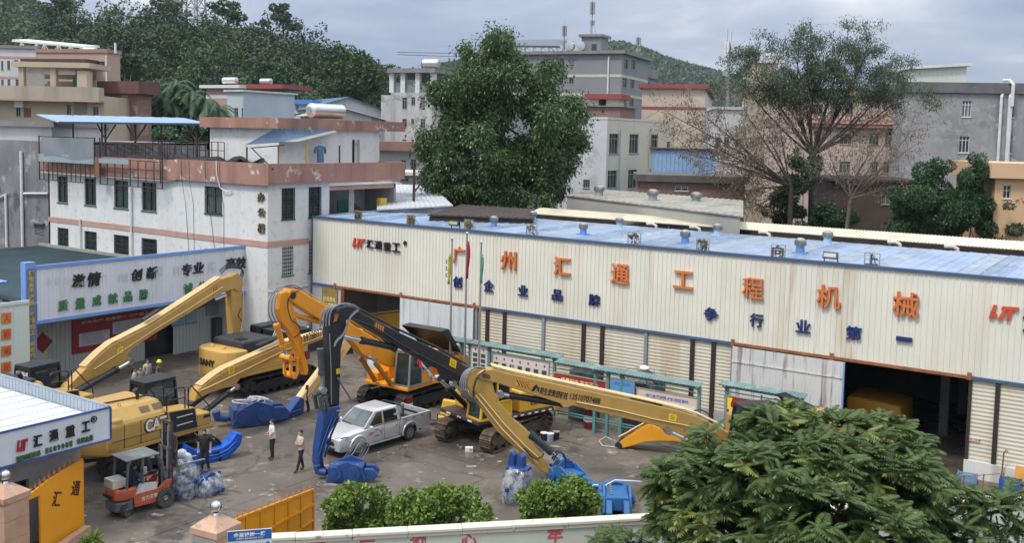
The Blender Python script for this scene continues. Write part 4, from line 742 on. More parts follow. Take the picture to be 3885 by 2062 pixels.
b = bld('weathered_house', 'tall weathered concrete house with open columned top floor and silver tank', 984, 1088, 1142, 233, 150, 15, CWE, c2([(1142, 492, 1172, 572), (1205, 490, 1230, 545), (1268, 490, 1300, 570), (1142, 640, 1172, 700), (1203, 640, 1222, 675), (1268, 640, 1300, 705), (1142, 782, 1168, 835), (1203, 785, 1222, 815)]), D=10)
zt2 = b['f'](1030, 183)[1]; zb2 = b['z1']; us = [b['f'](x, 200)[0] for x in (984, 1012, 1049, 1087)]; cm = MB(b['MF'])
for u, d_ in [(u, .1) for u in us]+[(b['W']-.35, 9.2)]: MB(b['MF']).box(u-.35, u+.35, zb2, zt2, -d_-.8, -d_).build('top_floor_column', WFW, b['o'])
0; MB(b['MF']).box(.3, b['W']-.3, zb2, zt2, -9.8, -4).build('top_floor_back', mat('top_back', (.26, .25, .24), .9), b['o']); MB(b['MF']).box(-.5, b['W']+.5, zt2+.002, zt2+.65, -10.5, .5).build('roof', RFG, b['o'])
for i in range(3): MB(b['MF']).box(us[i]+.4, us[i+1]-.4, zb2+.02, zb2+1.5+.5*(i == 1), -.6, -.5).build('balcony_glass', mat('balcony_glass', (.2, .24, .24), .3), b['o'])
u, z = b['f'](1056, 177); tank(b, u, 1.5, zt2+.5, 2.4, .7); MB(b['MF']).box(b['W']*.0-2.2, -.01, 0, b['f'](975, 188+0)[1]-3.0, -8, -1).build('side_wing', CWE, b['o'])
b = bld('low_shop', 'low house with red banded parapet and dark door openings behind the offices', 955, 1070, 1076, 378, 98, 28, mat('shop_grey', (.36, .35, .34), .8, 0, .1, .4), c2([(1130, 925, 1165, 995), (1200, 920, 1237, 990)]), D=8, roof=mat('parapet_red_grey', (.24, .13, .11), .8, 0, .2, .5), par=.9, rof=.8)
b = bld('white_lean_to', 'white lean to wall with pale slab roof below the low shop', 985, 1075, 1082, 440, 90, 28, WS, [(1008, 443, 1029, 458)], D=5, roof=WFW, par=.3, rof=.4)
b = bld('green_wall_hut', 'white hut with corrugated pale roof behind the hall left end', 930, 1010, 1016, 500, 74, 25, WS, D=4)
def lean(name, label, pts, depths, m, zlow=None, n=18, cat='roof', base=None):
    """single-slope ribbed roof through four photo points (far-left, far-right, near-right, near-left)"""
    P = [AT(x, y, d) for (x, y), d in zip(pts, depths)]; c = sum(P, Vector())/4
    t = thing(name, label, cat, (c.x, c.y, 0)); L = ((P[1]-P[0]).length+(P[2]-P[3]).length)/2; n = max(n, int(L/.45)); nb = max(3, int(L/1.0)); per = max(2, n//nb)
    for b_ in range(nb):
        vs = []
        for i in range(per*2+1):
            q = (b_+i/(per*2))/nb; o_ = .05*(i % 2); vs += [P[0].lerp(P[1], q)+Vector((0, 0, o_)), P[3].lerp(P[2], q)+Vector((0, 0, o_)), P[3].lerp(P[2], q)+Vector((0, 0, -.07))]
        MB().add(vs, [(3*i, 3*i+1, 3*i+4, 3*i+3) for i in range(per*2)]+[(3*i+1, 3*i+2, 3*i+5, 3*i+4) for i in range(per*2)]).build('roof_sheet', m, t)
    if base:
        mb = MB(); q = [p.lerp(c, .03) for p in P]; vs = [(p.x, p.y, p.z-.12) for p in q]+[(p.x, p.y, 0) for p in q]; mb.add(vs, [(0, 1, 2, 3), (0, 4, 5, 1), (1, 5, 6, 2), (2, 6, 7, 3), (3, 7, 4, 0)]); mb.build('shed_body', base, t)
    return t, P
lean('sheet_roof_shed', 'shed with broad pale sheet metal roof left of the big green tree', [(948, 461), (1090, 470), (1140, 517), (948, 527)], (88, 84, 66, 66), RWS, base=CWE, cat='shed')
lean('tin_roof_shed', 'low brown tin roofed shed under the big green tree', [(1160, 515), (1345, 528), (1345, 551), (1075, 541)], (68, 66, 60, 61), RFD, base=RFD, cat='shed')
b = bld('apartment_block', 'long grey tiled apartment block with cream floor lines and rooftop antennas', 1205, 1565, 1603, 139, 168, 12, CGR, c3([(1003, 352, 1028, 400), (1062, 354, 1092, 405), (1060, 468, 1088, 512), (1000, 466, 1024, 512)]), c3([(1397, 360, 1418, 425), (1440, 366, 1463, 427), (1388, 473, 1412, 538), (1435, 478, 1457, 540), (1385, 585, 1408, 650), (1430, 588, 1453, 652)]), roof=RFG, par=.5, rof=.6, bands=((191, .45), (238, .45)), pm_=mat('cream_line', (.5, .46, .36), .7), D=16)
ab_ = b; u, z = b['f'](1532, 141); MB(b['MF']).cyl((u, z, .15), (u, z-7, .15), .14, 6).build('drain_pipe', pw, b['o'])
e0, h0 = b['f'](1448, 88); e1, _ = b['f'](1497, 88); tw = MB(b['MF']); tw.box(e0, e1, b['z1'], h0, -7, -3); tw.build('stair_tower', CGR, b['o']); MB(b['MF']).box(e0-.4, e1+.4, h0+.002, h0+.4, -7.5, -2.6).build('tower_cap', RFG, b['o']); MB(b['MF']).box(e1-1.5, e1-.7, h0-2.2, h0-1.2, -2.99, -2.9).build('tower_window', WFD, b['o'])
s0, hz = b['f'](1234, 103); s1, hz2 = b['f'](1398, 98); pf = MB(b['MF']); pf.add([(s0, hz-.5, -2), (s1, hz-.8, -2), (s1-1, hz+1, -9), (s0+1, hz+1, -9), (s0, hz-.8, -2), (s1, hz-1.1, -2)], [(0, 1, 2, 3), (4, 5, 1, 0)]); pf.build('solar_roof', mat('solar_panel_dark', (.06, .07, .09), .3, 0, .1, 1), b['o']); tr_ = MB(b['MF'])
for i in range(9): u = s0+(s1-s0)*i/8; tr_ = MB(b['MF']); tr_.bar((u, b['z1'], -2.2), (u, hz-.8, -2.2), .14); tr_.bar((u, b['z1'], -2.2), (u+1.4, hz-1, -2.2), .09); tr_.bar((u, hz-.85, -2.2), (u, hz+.75, -8.5), .1); tr_.bar((u, b['z1'], -8.5), (u, hz+.8, -8.5), .12); tr_.build('solar_frame', WFW, b['o'])
s0, hz = b['f'](1165, 152); s1, _ = b['f'](1221, 152); MB(b['MF']).box(s0, s1, hz-.2, hz+.1, -6, 2).build('solar_roof', MATS['solar_panel_dark'], b['o'])
u, z = b['f'](1426, 128); tank(b, u, 1, b['z1']+.4, .9, .75, 1); tank(b, u+2, 1, b['z1']+.4, .9, .75, 1)
def antenna(par, p, h, name='antenna_mast', label=None):
    x, y, z = p; m_ = MB(); m_.cyl((x, y, z), (x, y, z+h), .1, 6); m_.bar((x+.9, y, z), (x, y, z+h*.5), .05); m_.bar((x-.7, y+.5, z), (x, y, z+h*.45), .05); m_.cyl((x, y, z+h), (x, y, z+h*1.22), .025, 5); o = m_.build(name, STL, par)
    for a in (0, 2.1, 4.2): MB().box(x+.28*math.cos(a)-.16, x+.28*math.cos(a)+.16, y+.28*math.sin(a)-.1, y+.28*math.sin(a)+.1, z+h*.62, z+h*.98).build('antenna_panel', WF, o)
    for a in (.8, 2.7): MB().box(x+.26*math.cos(a)-.15, x+.26*math.cos(a)+.15, y+.26*math.sin(a)-.12, y+.26*math.sin(a)+.12, z+h*.3, z+h*.45).build('antenna_box', WF, o)
for px, d_, zz, h in ((1463, 5, h0+.4, 5.6), (1403, 3, b['z1']+.5, 4.6), (1588, 12, b['z1']+.5, 3.4)):
    u, _ = b['f'](px, 120); p = b['MF'] @ Vector((u if px < 1560 else b['W']-.8, 0, -d_)); antenna(b['o'], (p.x, p.y, zz if px == 1463 else b['z1']+.4), h)
b = bld('apartment_wing', 'lower grey apartment wing stepping down right of the antenna roofed block', 1590, 1606, 1650, 190, 176, 12, CGR, [], c3([(1483, 486, 1505, 545), (1530, 492, 1553, 515), (1480, 594, 1502, 655)]), roof=RFG, par=1.6, rof=.4)
b = bld('roof_hut', 'brick hut with red slab roof and white pillars beside the apartment block', 1476, 1560, 1584, 268, 112, 14, BRM, c3([(1260, 665, 1275, 690)]), D=7, roof=RFG, par=.12, rof=.3)
mb = MB(b['MF']); u0, z1_ = b['f'](1481, 249); u1, _ = b['f'](1553, 249); mb.box(u0, u0+1, b['z1'], z1_, -3, -.5); mb.box(u1-1.4, u1, b['z1'], z1_, -3, -.5); mb.box(u0+1, u1-1.4, b['z1'], z1_, -3.2, -2.5); mb.build('pillared_wall', CCR, b['o']); MB(b['MF']).box(u0-.5, u1+.5, z1_+.002, z1_+.6, -4, .1).build('red_slab_roof', RDS, b['o'])
b = bld('beige_tower', 'plain beige rendered block with red roof edge and red floor line', 1616, 1774, 1797, 222, 120, 22, mat('wall_beige_render', (.50, .42, .34), .85, 0, .1, .6), roof=RDS, par=.5, rof=.45, bands=((272, .3),), pm_=RDS)
MB(b['MS']).box(.0, b['D'], 0, b['z1']-.3, .004, .03).build('white_side_wall', WS, b['o'])
b = bld('white_school', 'two tone white and cream house with tall grey framed windows', 1405, 1528, 1697, 299, 92, 5, CLV, c3([(1155, 865, 1190, 918), (1147, 1097, 1185, 1150)]), c3([(1307, 815, 1360, 940), (1430, 818, 1482, 937), (1553, 820, 1600, 935), (1297, 1042, 1352, 1147), (1422, 1037, 1472, 1150), (1545, 1032, 1587, 1082), (1658, 865, 1676, 905)]), roof=WFW, par=.2, rof=.04, cols=3)
sc_ = [o for o in b['o'].children if o.name.startswith('wall')][0]; sc_.data.materials.append(CCR)
nS = Vector((math.cos(R(5)), math.sin(R(5)), 0))
for p_ in sc_.data.polygons:
    if p_.normal.dot(nS) > .9 and (sc_.data.vertices[p_.vertices[0]].co-Vector(b['P1'])).dot(nS) > -.05: p_.material_index = 1
for px in (1560, 1634): g_, z_ = b['g'](px, 325); MB(b['MS']).tube([(g_, z_, .1), (g_, z_-8, .1)], .07, 6).build('drain_pipe', CCR, b['o'])
b = bld('blue_container', 'pale blue corrugated metal shed behind the bare trees', 1650, 1800, 1806, 376, 86, 30, mat('sheet_pale_blue', (.27, .43, .66), .5, 0, .08, .6), D=7, roof=RFD, par=.12, rof=.2)
old = [o for o in b['o'].children if o.name.startswith('wall')][0]; rb_ = MB(b['MF'])
for i in range(int(b['W']/.35)): rb_.box(i*.35+.1, i*.35+.2, 0, b['z1']-.1, .002, .05)
rb_.build('wall_ribs', MATS['sheet_pale_blue'], b['o'])
b = bld('brick_shed', 'low sooty brick shed with flat concrete roof under the blue shed', 1609, 1875, 1880, 456, 80, 30, BRM, [(1698, 467, 1731, 481)], D=6, roof=mat('slab_sooty', (.12, .11, .10), .9, 0, .3, .8), par=.55, rof=.3, fm=WFW, tr=.4)
t, P = lean('old_sheet_shed', 'long shed with old grey corrugated roof and three turbine vents', [(1500, 476), (1870, 505), (1870, 545), (1420, 491)], (78, 70, 60, 72), mat('roof_old_grey', (.30, .285, .25), .8, 0, .2, .5, streak=((.12, .11, .1), .7, .6)), base=mat('shed_wall_grey', (.33, .32, .29), .8, 0, .15, .4), cat='shed')
for px, py in ((1507, 491), (1642, 502), (1751, 509)):
    p = AT(px, py, 72 if px < 1600 else 69); vent('roof_vent', t, p.x, p.y, p.z-.15, .34, .85, WF)
# long parallel shed directly behind the hall: pale eave over a dark opening
rs_ = thing('rear_shed', 'long rear shed with cream corrugated eave over a dark gap behind the blue roof', 'shed', (-20, 58, 0))
me = sheet_mesh('eave_sheet', .92, 1.65, .2, .035, mat('eave_cream', (.64, .60, .47), .6, 0, .08, .5, streak=((.4, .33, .22), .5, .9))); ME = Matrix.Rotation(R(-79), 4, 'X')
for i in range(42):
    o = link('eave_sheet', me, rs_); o.matrix_basis = TW((-38.6+i*.92, 57.6, 8.48)) @ ME; o.matrix_parent_inverse = PM[rs_.name].inverted()
MB().box(-52, 3, 60, 60.2, 0, 8.3).build('shed_back', RFD, rs_); MB().box(-52, 3, 57.4, 60, 6.6, 6.7).build('dark_ceiling', RFD, rs_)
for i in range(12): MB().bar((-38+i*3.4, 57.75, 6.5), (-38+i*3.4, 57.75, 8.5), .09).build('eave_post', RST, rs_)
# --- right
b = bld('pink_house', 'pale pink four storey house with red floor band behind the bare trees', 1945, 2262, 2270, 238, 97, 30, CPK, c4_([(893, 770, 960, 833), (1062, 760, 1115, 835), (1155, 762, 1205, 838), (745, 755, 780, 830), (890, 930, 950, 1000), (1075, 930, 1110, 1000), (1145, 930, 1190, 1000), (925, 600, 965, 660), (730, 600, 790, 660)]), D=12, roof=mat('roof_edge_pink', (.40, .24, .2), .8), par=.6, rof=.3, cols=3)
u0 = b['f'](2040, 310)[0]; z0_, z1_ = b['f'](2150, 321)[1], b['f'](2150, 301)[1]; MB(b['MF']).box(u0, b['W']+.1, z0_, z1_, .004, .5).build('floor_band', mat('band_rose', (.42, .2, .17), .7), b['o']); MB(b['MF']).box(u0, b['W'], z0_+.35, z0_+.5, .51, .6).build('floor_band', CPK, b['o'])
for px in (2268, 2275, 2281): u, z = b['f'](px, 270); MB(b['MF']).cyl((u, 0, .2), (u, z, .2), .1, 6).build('drain_pipe', pw, b['o'])
b = bld('cream_tower', 'narrow cream stair tower with white roof tank behind the bare tree', 1892, 1958, 1975, 158, 101, 28, mat('wall_tower_cream', (.42, .37, .29), .85, 0, .12, .4, streak=((.28, .25, .2), .6, .5)), D=8, roof=CW, par=.25, rof=.2); u, z = b['f'](1930, 150); tank(b, u, 1, b['z1']+.2, 1.6, .32)
b = bld('white_flats', 'white house with small dark windows behind the blue shed', 1796, 1892, 1898, 275, 108, 28, WS, [(1800, 345, 1812, 368), (1822, 345, 1834, 368), (1850, 350, 1866, 372)], D=8, roof=CW, par=.3, rof=.2)
b = bld('cement_house', 'bare grey cement rendered house with white pipes and cream roof cabin', 2272, 2760, None, 232, 92, 26, CGC, c4_([(1598, 580, 1648, 675), (1580, 785, 1635, 882), (1868, 572, 1895, 678), (1848, 780, 1880, 885)]), D=12, roof=mat('parapet_dark_cement', (.13, .13, .14), .9, 0, .3, .5, spots=((.2, .2, .21), .56, .8)), par=.95, rof=.25, fm=WFW, cols=3)
u0, z_ = b['f'](2298, 207); u1, _ = b['f'](2446, 207); z1_ = b['f'](2300, 172)[1]; z2_ = b['f'](2446, 162)[1]; cbm = MB(b['MF']); cbm.add([(u0, b['z1']+.5, -2), (u1, b['z1']+.5, -2), (u1, z2_, -2), (u0, z1_, -2), (u0, b['z1']+.5, -7), (u1, b['z1']+.5, -7), (u1, z2_, -7), (u0, z1_, -7)], [(0, 1, 2, 3), (1, 5, 6, 2), (5, 4, 7, 6), (4, 0, 3, 7), (3, 2, 6, 7)])
for i in range(int((u1-u0)/.4)): u = u0+.2+i*.4; cbm.box(u, u+.06, b['z1']+.5, z1_+(z2_-z1_)*(u-u0)/(u1-u0)-.05, -2, -1.96)
cbm.build('roof_cabin', mat('cabin_cream', (.60, .62, .55), .5, 0, .04, .5), b['o']); MB(b['MF']).solid([(u0-.4, z1_+.02, -1.6), (u1+.4, z2_+.02, -1.6), (u1+.4, z2_+.02, -7.4), (u0-.4, z1_+.02, -7.4)], (0, .28, 0)).build('cabin_roof', WFW, b['o'])
for px, py, r in ((2518, 240, .13), (2543, 206, .2)):
    u, z = b['f'](px, py)[0], b['z1']-.3; MB(b['MF']).tube([(u, 0, .22), (u, z, .22), (u+.1, z+.3, .1)], r, 8).build('drain_pipe', pw, b['o'])
u, z = b['f'](2543, 240); MB(b['MF']).tube([(u, z-1, .5), (u, b['z1']+.8, .5), (u-.3, b['z1']+1.2, .3), (u-.6, b['z1']+1.2, -.3)], .15, 8).build('drain_pipe', pw, b['o'])
b = bld('peach_house', 'peach painted house with flat parapet at the right edge', 2505, 2680, 2690, 448, 66, 28, COB, c4_([(1835, 1070, 1875, 1145)]), D=8, roof=COB, par=1.0, rof=.45, fm=WFW, tr=.4)
b = bld('dark_brick_shed', 'dark brick shed under the bare trees behind the rear shed', 2095, 2300, 2310, 455, 80, 28, mat('brick_dark', (.07, .05, .045), .9, 0, .3, .8), [(2218, 485, 2240, 515)], D=8, roof=RFD, par=.2, rof=.4)
# utility pole, masts, pylons, wires
p = AT(1041, 528, 70); t = thing('utility_pole', 'leaning brown wooden utility pole in front of the pale sheet roof', 'pole', (p.x, p.y, 0)); q = AT(1042, 422, 70); m_ = MB(); m_.tube([(p.x, p.y, 0), (q.x, q.y, q.z)], [.13, .09], 8); m_.bar((p.x, p.y, p.z+1.2), (p.x+.45, p.y+.2, p.z+1.9), .1); m_.bar(q, (q.x-.2, q.y-.2, q.z+.3), .12); m_.build('pole_shaft', RSD, t)
p, q = AT(1829, 258, 150), AT(1831, 108, 150); t = thing('cell_mast', 'telecom mast with white panel antennas behind the beige tower', 'antenna mast', (p.x, p.y, 0)); m_ = MB(); m_.cyl((p.x, p.y, 0), (p.x, p.y, q.z), .22, 8); 
for i in range(16): z = p.z+i*.55; m_.bar((p.x-.35, p.y, z), (p.x+.35, p.y, z+.3), .08)
m_.cyl((p.x-.3, p.y, q.z), (p.x-.3, p.y, q.z+2), .04, 5); m_.cyl((p.x+.35, p.y, q.z), (p.x+.35, p.y, q.z+1.6), .04, 5); m_.build('mast', STL, t)
for a in (0, 1.2, 2.4, 3.6, 4.8): x, y = p.x+.55*math.cos(a), p.y+.55*math.sin(a); MB().box(x-.17, x+.17, y-.12, y+.12, q.z-2.2, q.z+.1).build('antenna_panel', WFW, t); MB().box(x-.2, x+.2, y-.15, y+.15, q.z-4.2-a*.2, q.z-3.4-a*.2).build('antenna_box', WF, t)
def pylon(px, py, depth, wpx, label):
    p = AT(px, py, depth); wb = wpx*depth/2508; h = 34; t = thing('pylon', label, 'pylon', tuple(p)); m_ = MB(); c = [(-1, -1), (1, -1), (1, 1), (-1, 1)]
    P_ = lambda i, q: (p.x+c[i % 4][0]*wb/2*(1-.75*q), p.y+c[i % 4][1]*wb/2*(1-.75*q), p.z-8+h*q)
    for i in range(4):
        m_.bar(P_(i, 0), P_(i, 1), .38)
        for k_ in range(9): m_.bar(P_(i, k_/9), P_(i+1, (k_+1)/9), .2); m_.bar(P_(i+1, k_/9), P_(i, (k_+1)/9), .2); m_.bar(P_(i, (k_+1)/9), P_(i+1, (k_+1)/9), .2)
    m_.build('lattice', STL, t)
pylon(493, 45, 330, 44, 'steel lattice pylon on the hilltop, the wider one in front'); pylon(440, 8, 345, 28, 'steel lattice pylon cut off by the picture top, left of the wider pylon')
w_ = MB(); 
for py0, py1 in ((131, 131), (137, 141)): a, b_ = AT(1000, py0, 330), AT(1240, py1, 330); w_.tube([a, a.lerp(b_, .5)-Vector((0, 0, .3)), b_], .10, 4)
tag(w_.build('power_line', mat('wire', (.1, .1, .11), .6)), 'pair of thin power lines between the hill and the apartment block', 'power lines')
# ================================================================ hills and vegetation
def quads_mesh(name, V, m, k=4):
    """V: (n,k,3) array of separate k-gons"""
    n = len(V); me = bpy.data.meshes.new(name); me.vertices.add(n*k); me.vertices.foreach_set('co', V.reshape(-1).astype(np.float32)); me.loops.add(n*k); me.loops.foreach_set('vertex_index', np.arange(n*k, dtype=np.int32))
    me.polygons.add(n); me.polygons.foreach_set('loop_start', np.arange(0, n*k, k, dtype=np.int32)); me.update(calc_edges=True); me.materials.append(m); return me
def unit(a): return a/np.maximum(np.linalg.norm(a, axis=1, keepdims=True), 1e-9)
def leaves(C, Dr, L, Wd, jit=.35, flat=0.):
    """pointed leaves at C along Dr"""
    n = len(C)
    if flat: t0 = np.cross(Dr, rng.normal(0, 1, (n, 3))); Dr = unit(t0)+unit(Dr)*(1-flat)
    d = unit(Dr+rng.normal(0, jit, (n, 3))); s = unit(np.cross(d, rng.normal(0, 1, (n, 3)))); l = (L*rng.uniform(.7, 1.3, n))[:, None]; w = (Wd*rng.uniform(.7, 1.3, n))[:, None]
    nrm = np.cross(d, s); return np.stack([C, C+d*l*.45+s*w*.5+nrm*l*.05, C+d*l, C+d*l*.45-s*w*.5+nrm*l*.05], 1)
def crown_points(clumps, n, shell=.55):
    """clumps: list of (centre, (rx,ry,rz)); returns points and outward directions"""
    c = np.array([k[0] for k in clumps]); r = np.array([k[1] for k in clumps]); wts = r.prod(1)**.67; i = rng.choice(len(c), n, p=wts/wts.sum())
    u = unit(rng.normal(0, 1, (n, 3))); q = (shell+(1-shell)*rng.random(n)**.6)[:, None]; return c[i]+u*r[i]*q, u
def limb(mb, p, q, r0, r1, bend=.1, n=5):
    p, q = Vector(p), Vector(q); L = (q-p).length; off = Vector(tuple(rng.normal(0, bend*L, 3))); pts = [p.lerp(q, t)+off*math.sin(t*PI)*.5 for t in np.linspace(0, 1, n)]; mb.tube(pts, [r0+(r1-r0)*t for t in np.linspace(0, 1, n)], 6); return pts
BARK = mat('bark_grey', (.13, .115, .10), .9, 0, .3, 3); BARKD = mat('bark_dark', (.055, .045, .04), .9, 0, .3, 3); BARKP = mat('bark_pale', (.26, .23, .20), .9, 0, .3, 2)
LM_BIG = leaf_mat('leaves_big_tree', [(.035, .075, .022), (.055, .105, .03), (.085, .145, .042), (.125, .185, .06)], .38)
LM_EUC = leaf_mat('leaves_eucalyptus', [(.055, .085, .045), (.08, .115, .06), (.115, .15, .085)], .5)
LM_DRY = leaf_mat('leaves_dry', [(.16, .11, .07), (.22, .16, .11), (.28, .21, .15)], .8)
LM_FRO = leaf_mat('leaves_front_tree', [(.045, .08, .02), (.065, .11, .026), (.09, .14, .034), (.13, .18, .05)], .62)
LM_YNG = leaf_mat('leaves_young', [(.14, .2, .04), (.22, .27, .06), (.27, .24, .10)], .5)
LM_BSH = leaf_mat('leaves_bush', [(.075, .14, .024), (.12, .20, .032), (.20, .29, .05), (.30, .39, .08)], .45)
LM_DKB = leaf_mat('leaves_dark_shrub', [(.03, .075, .03), (.05, .11, .042), (.08, .15, .055)], .45)
LM_HIL = leaf_mat('leaves_hill', [(.035, .068, .02), (.05, .088, .026), (.065, .11, .032), (.09, .13, .045)], .7, .1)
# --- hill behind the town (follows the ridge seen in the picture)
RIDGE = [(-160, 120), (0, 104), (60, 92), (100, 70), (130, 52), (210, 42), (290, 34), (360, 38), (450, 46), (530, 40), (600, 44), (650, 58), (700, 74), (760, 96), (850, 114), (920, 142), (1000, 166), (1060, 184), (1105, 214), (1150, 245), (1220, 260), (1300, 330)]
HD = 300.
def ridge_z(px):
    xs, ys = zip(*RIDGE); return AT(px, float(np.interp(px, xs, ys))+97, HD).z
gx = np.linspace(-260, 1420, 85); gy = np.linspace(0, 1, 22); V = []
hb = Vector((fv[0], fv[1], 0)).normalized()
def hill_pt(px, q):
    d0_ = 205+95*q; base = AT(px, 330, d0_); zr = ridge_z(px); z = -2+(zr+2)*(1-(1-q)**1.7) if q <= 1 else zr-(q-1)*40
    return Vector((base.x, base.y, z))
pts = [hill_pt(px, q*1.35) for q in gy for px in gx]; nx = len(gx)
MB().add(pts, [(j*nx+i, j*nx+i+1, (j+1)*nx+i+1, (j+1)*nx+i) for j in range(len(gy)-1) for i in range(nx-1)]).build('hill', mat('hill_soil', (.03, .045, .02), .95, 0, .4, .05), smooth=60, kind='structure')
A = []; MI = []
for k in range(1300):
    px = rng.uniform(-240, 1300); q = min(rng.uniform(0, 1.06)**.8, 1.02); p = hill_pt(px, q)
    if p.z < 1 and rng.random() < .4: continue
    r = 1.7+4.2*rng.random()**1.6; h = r*rng.uniform(.7, 1.5)*(1-.3*(q > .85))
    sub_ = [((p.x, p.y, p.z+h), (r*.8, r*.8, h*.8))]+[((p.x+r*rng.uniform(.3, .9)*math.cos(a), p.y+r*.6*math.sin(a), p.z+h*(1.0+rng.uniform(-.4, .8))), (r*w_, r*w_, h*w_)) for a, w_ in zip(rng.uniform(0, 2*PI, 7), rng.uniform(.25, .5, 7))]
    n = int(170*r); P, u = crown_points(sub_, n, .82); A.append(leaves(P, u, .78, .55, .35, .7)); MI += [int(rng.choice(4, p=(.4, .3, .2, .1)))]*n
me = quads_mesh('hillside_wood', np.concatenate(A), LM_HIL)
for c_ in ([(.018, .04, .018), (.028, .052, .022), (.04, .068, .03)], [(.05, .085, .024), (.07, .11, .03), (.10, .14, .045)], [(.07, .08, .045), (.09, .10, .055), (.12, .12, .07)]): me.materials.append(leaf_mat('leaves_hill_%d' % len(me.materials), c_, .7, .1))
me.polygons.foreach_set('material_index', np.array(MI, np.int32)); o = link('hillside_wood', me, kind='stuff')
def tree(name, label, base, trunk_top, clumps, nleaf, L, Wd, lm, bark, r0, droop=.3, group=None, nl=7, limbs=True, shell=.55, cat='tree', fuzz=0.):
    b = Vector(base); t = thing(name, label, cat, tuple(b), 0, group); mb = MB(); tt = Vector(trunk_top); limb(mb, b, tt, r0, r0*.55, .03)
    if limbs:
        for c, r in clumps[::max(1, len(clumps)//22)]:
            c = Vector(c); s = b.lerp(tt, random.uniform(.55, 1)); pts = limb(mb, s, c, r0*.35, r0*.1, .12)
            for k in range(nl//2): e = c+Vector(tuple(rng.normal(0, .6, 3)*np.array(r))); limb(mb, pts[2+k % 3], e, r0*.12, r0*.03, .1, 4)
    mb.build('trunk', bark, t, smooth=60); P, u = crown_points(clumps, nleaf, shell); P = P+rng.normal(0, 1, P.shape)*fuzz*(rng.random((len(P), 1)) < .5); link('crown', quads_mesh('crown', leaves(P, u*.6+np.array([0, 0, -droop]), L, Wd), lm), t).matrix_parent_inverse = PM[t.name].inverted(); return t
# skyline trees standing clear of the wood
for i, (px, py, w, h, lab) in enumerate(((158, 22, 95, 70, 'tall open crowned tree on the skyline left of the wooded hill'), (410, 22, 120, 50, 'broad open tree on the hilltop in front of the pylons'), (573, 30, 70, 36, 'rounded tree on the hilltop right of the pylons'), (712, 44, 55, 40, 'small loose tree on the skyline where the ridge starts to fall'))):
    d = 290; c = AT(px, py, d); k = d/2508; b = AT(px, py+h*.9, d); cls = [((c.x+k*w*.36*rng.normal(), c.y+rng.normal()*2, c.z+k*h*.33*rng.normal()), (k*w*.2, k*w*.2, k*h*.17)) for _ in range(11)]
    tree('skyline_tree', lab, (b.x, b.y, b.z-4), (c.x, c.y, c.z), cls, 1900, .8, .5, LM_HIL, BARKD, .35, shell=.5)
for i, (px, py, w, h, lab) in enumerate(((845, 205, 95, 120, 'tall pale trunked tree at the foot of the wooded hill'), (925, 210, 90, 110, 'grey green tree beside the weathered house below the hill'), (690, 215, 80, 90, 'bright green round tree in the middle of the hillside foot'), (320, 175, 60, 60, 'round tree just right of the pink tiled house'))):
    d = 205; c = AT(px, py, d); k = d/2508; b = AT(px, py+h*.7, d); cls = [((c.x+k*w*.3*rng.normal(), c.y+rng.normal()*1.5, c.z+k*h*.28*rng.normal()), (k*w*.24, k*w*.24, k*h*.16)) for _ in range(13)]
    tree('hillfoot_tree', lab, (b.x, b.y, min(b.z-3, 4)), (c.x, c.y, c.z-1), cls, 4200, .8, .55, LM_HIL if i != 2 else LM_DKB, BARKP, .35, shell=.55)
def far_hill(name, prof, depth, m, thick=260):
    xs = np.linspace(prof[0][0], prof[-1][0], 150); P_ = []; rows = 9
    for q in np.linspace(0, 1, rows):
        for px in xs:
            y = float(np.interp(px, [a for a, _ in prof], [b for _, b in prof])); top = AT(px, y, depth); b = AT(px, 344, depth-thick*(1-q)); jz = 0
            P_.append((b.x, b.y, (top.z+4)*(1-(1-q)**1.8)-4+jz))
    nx = len(xs); n = 26000; px_ = rng.uniform(prof[0][0], prof[-1][0], n); q_2 = rng.uniform(.3, 1, n); Q = []
    for a, q in zip(px_, q_2):
        y = float(np.interp(a, [c for c, _ in prof], [d for _, d in prof])); top = AT(a, y, depth); b = AT(a, 344, depth-thick*(1-q)); Q.append((b.x, b.y, (top.z+4)*(1-(1-q)**1.8)-3+rng.uniform(0, 3)))
    link('far_wood', quads_mesh('far_wood', leaves(np.array(Q), rng.normal(0, 1, (n, 3))+np.array([0, 0, .4]), .0034*depth, .003*depth, .8), LM_HIL), kind='stuff')
    P_ += [(AT(px, 344, depth+200).x, AT(px, 344, depth+200).y, -10) for px in xs]
    MB().add(P_, [(j*nx+i, j*nx+i+1, (j+1)*nx+i+1, (j+1)*nx+i) for j in range(rows) for i in range(nx-1)]).build(name, m, smooth=80, kind='structure')
FHM = mat('far_wood', (.022, .042, .03), .95, 0, .45, .04, bump=.6)
far_hill('far_hill', [(1290, 330), (1400, 200), (1480, 135), (1520, 118), (1560, 118), (1610, 131), (1680, 158), (1750, 178), (1830, 196), (1900, 210), (2050, 235), (2300, 270), (2600, 300)], 1300, FHM)
far_hill('far_hill', [(-500, -120), (-200, -60), (0, 0), (60, 8), (110, 38), (200, 90), (320, 180), (420, 300)], 620, FHM)
far_hill('far_hill', [(1040, 300), (1100, 176), (1150, 170), (1200, 182), (1260, 215), (1330, 300)], 1000, FHM)
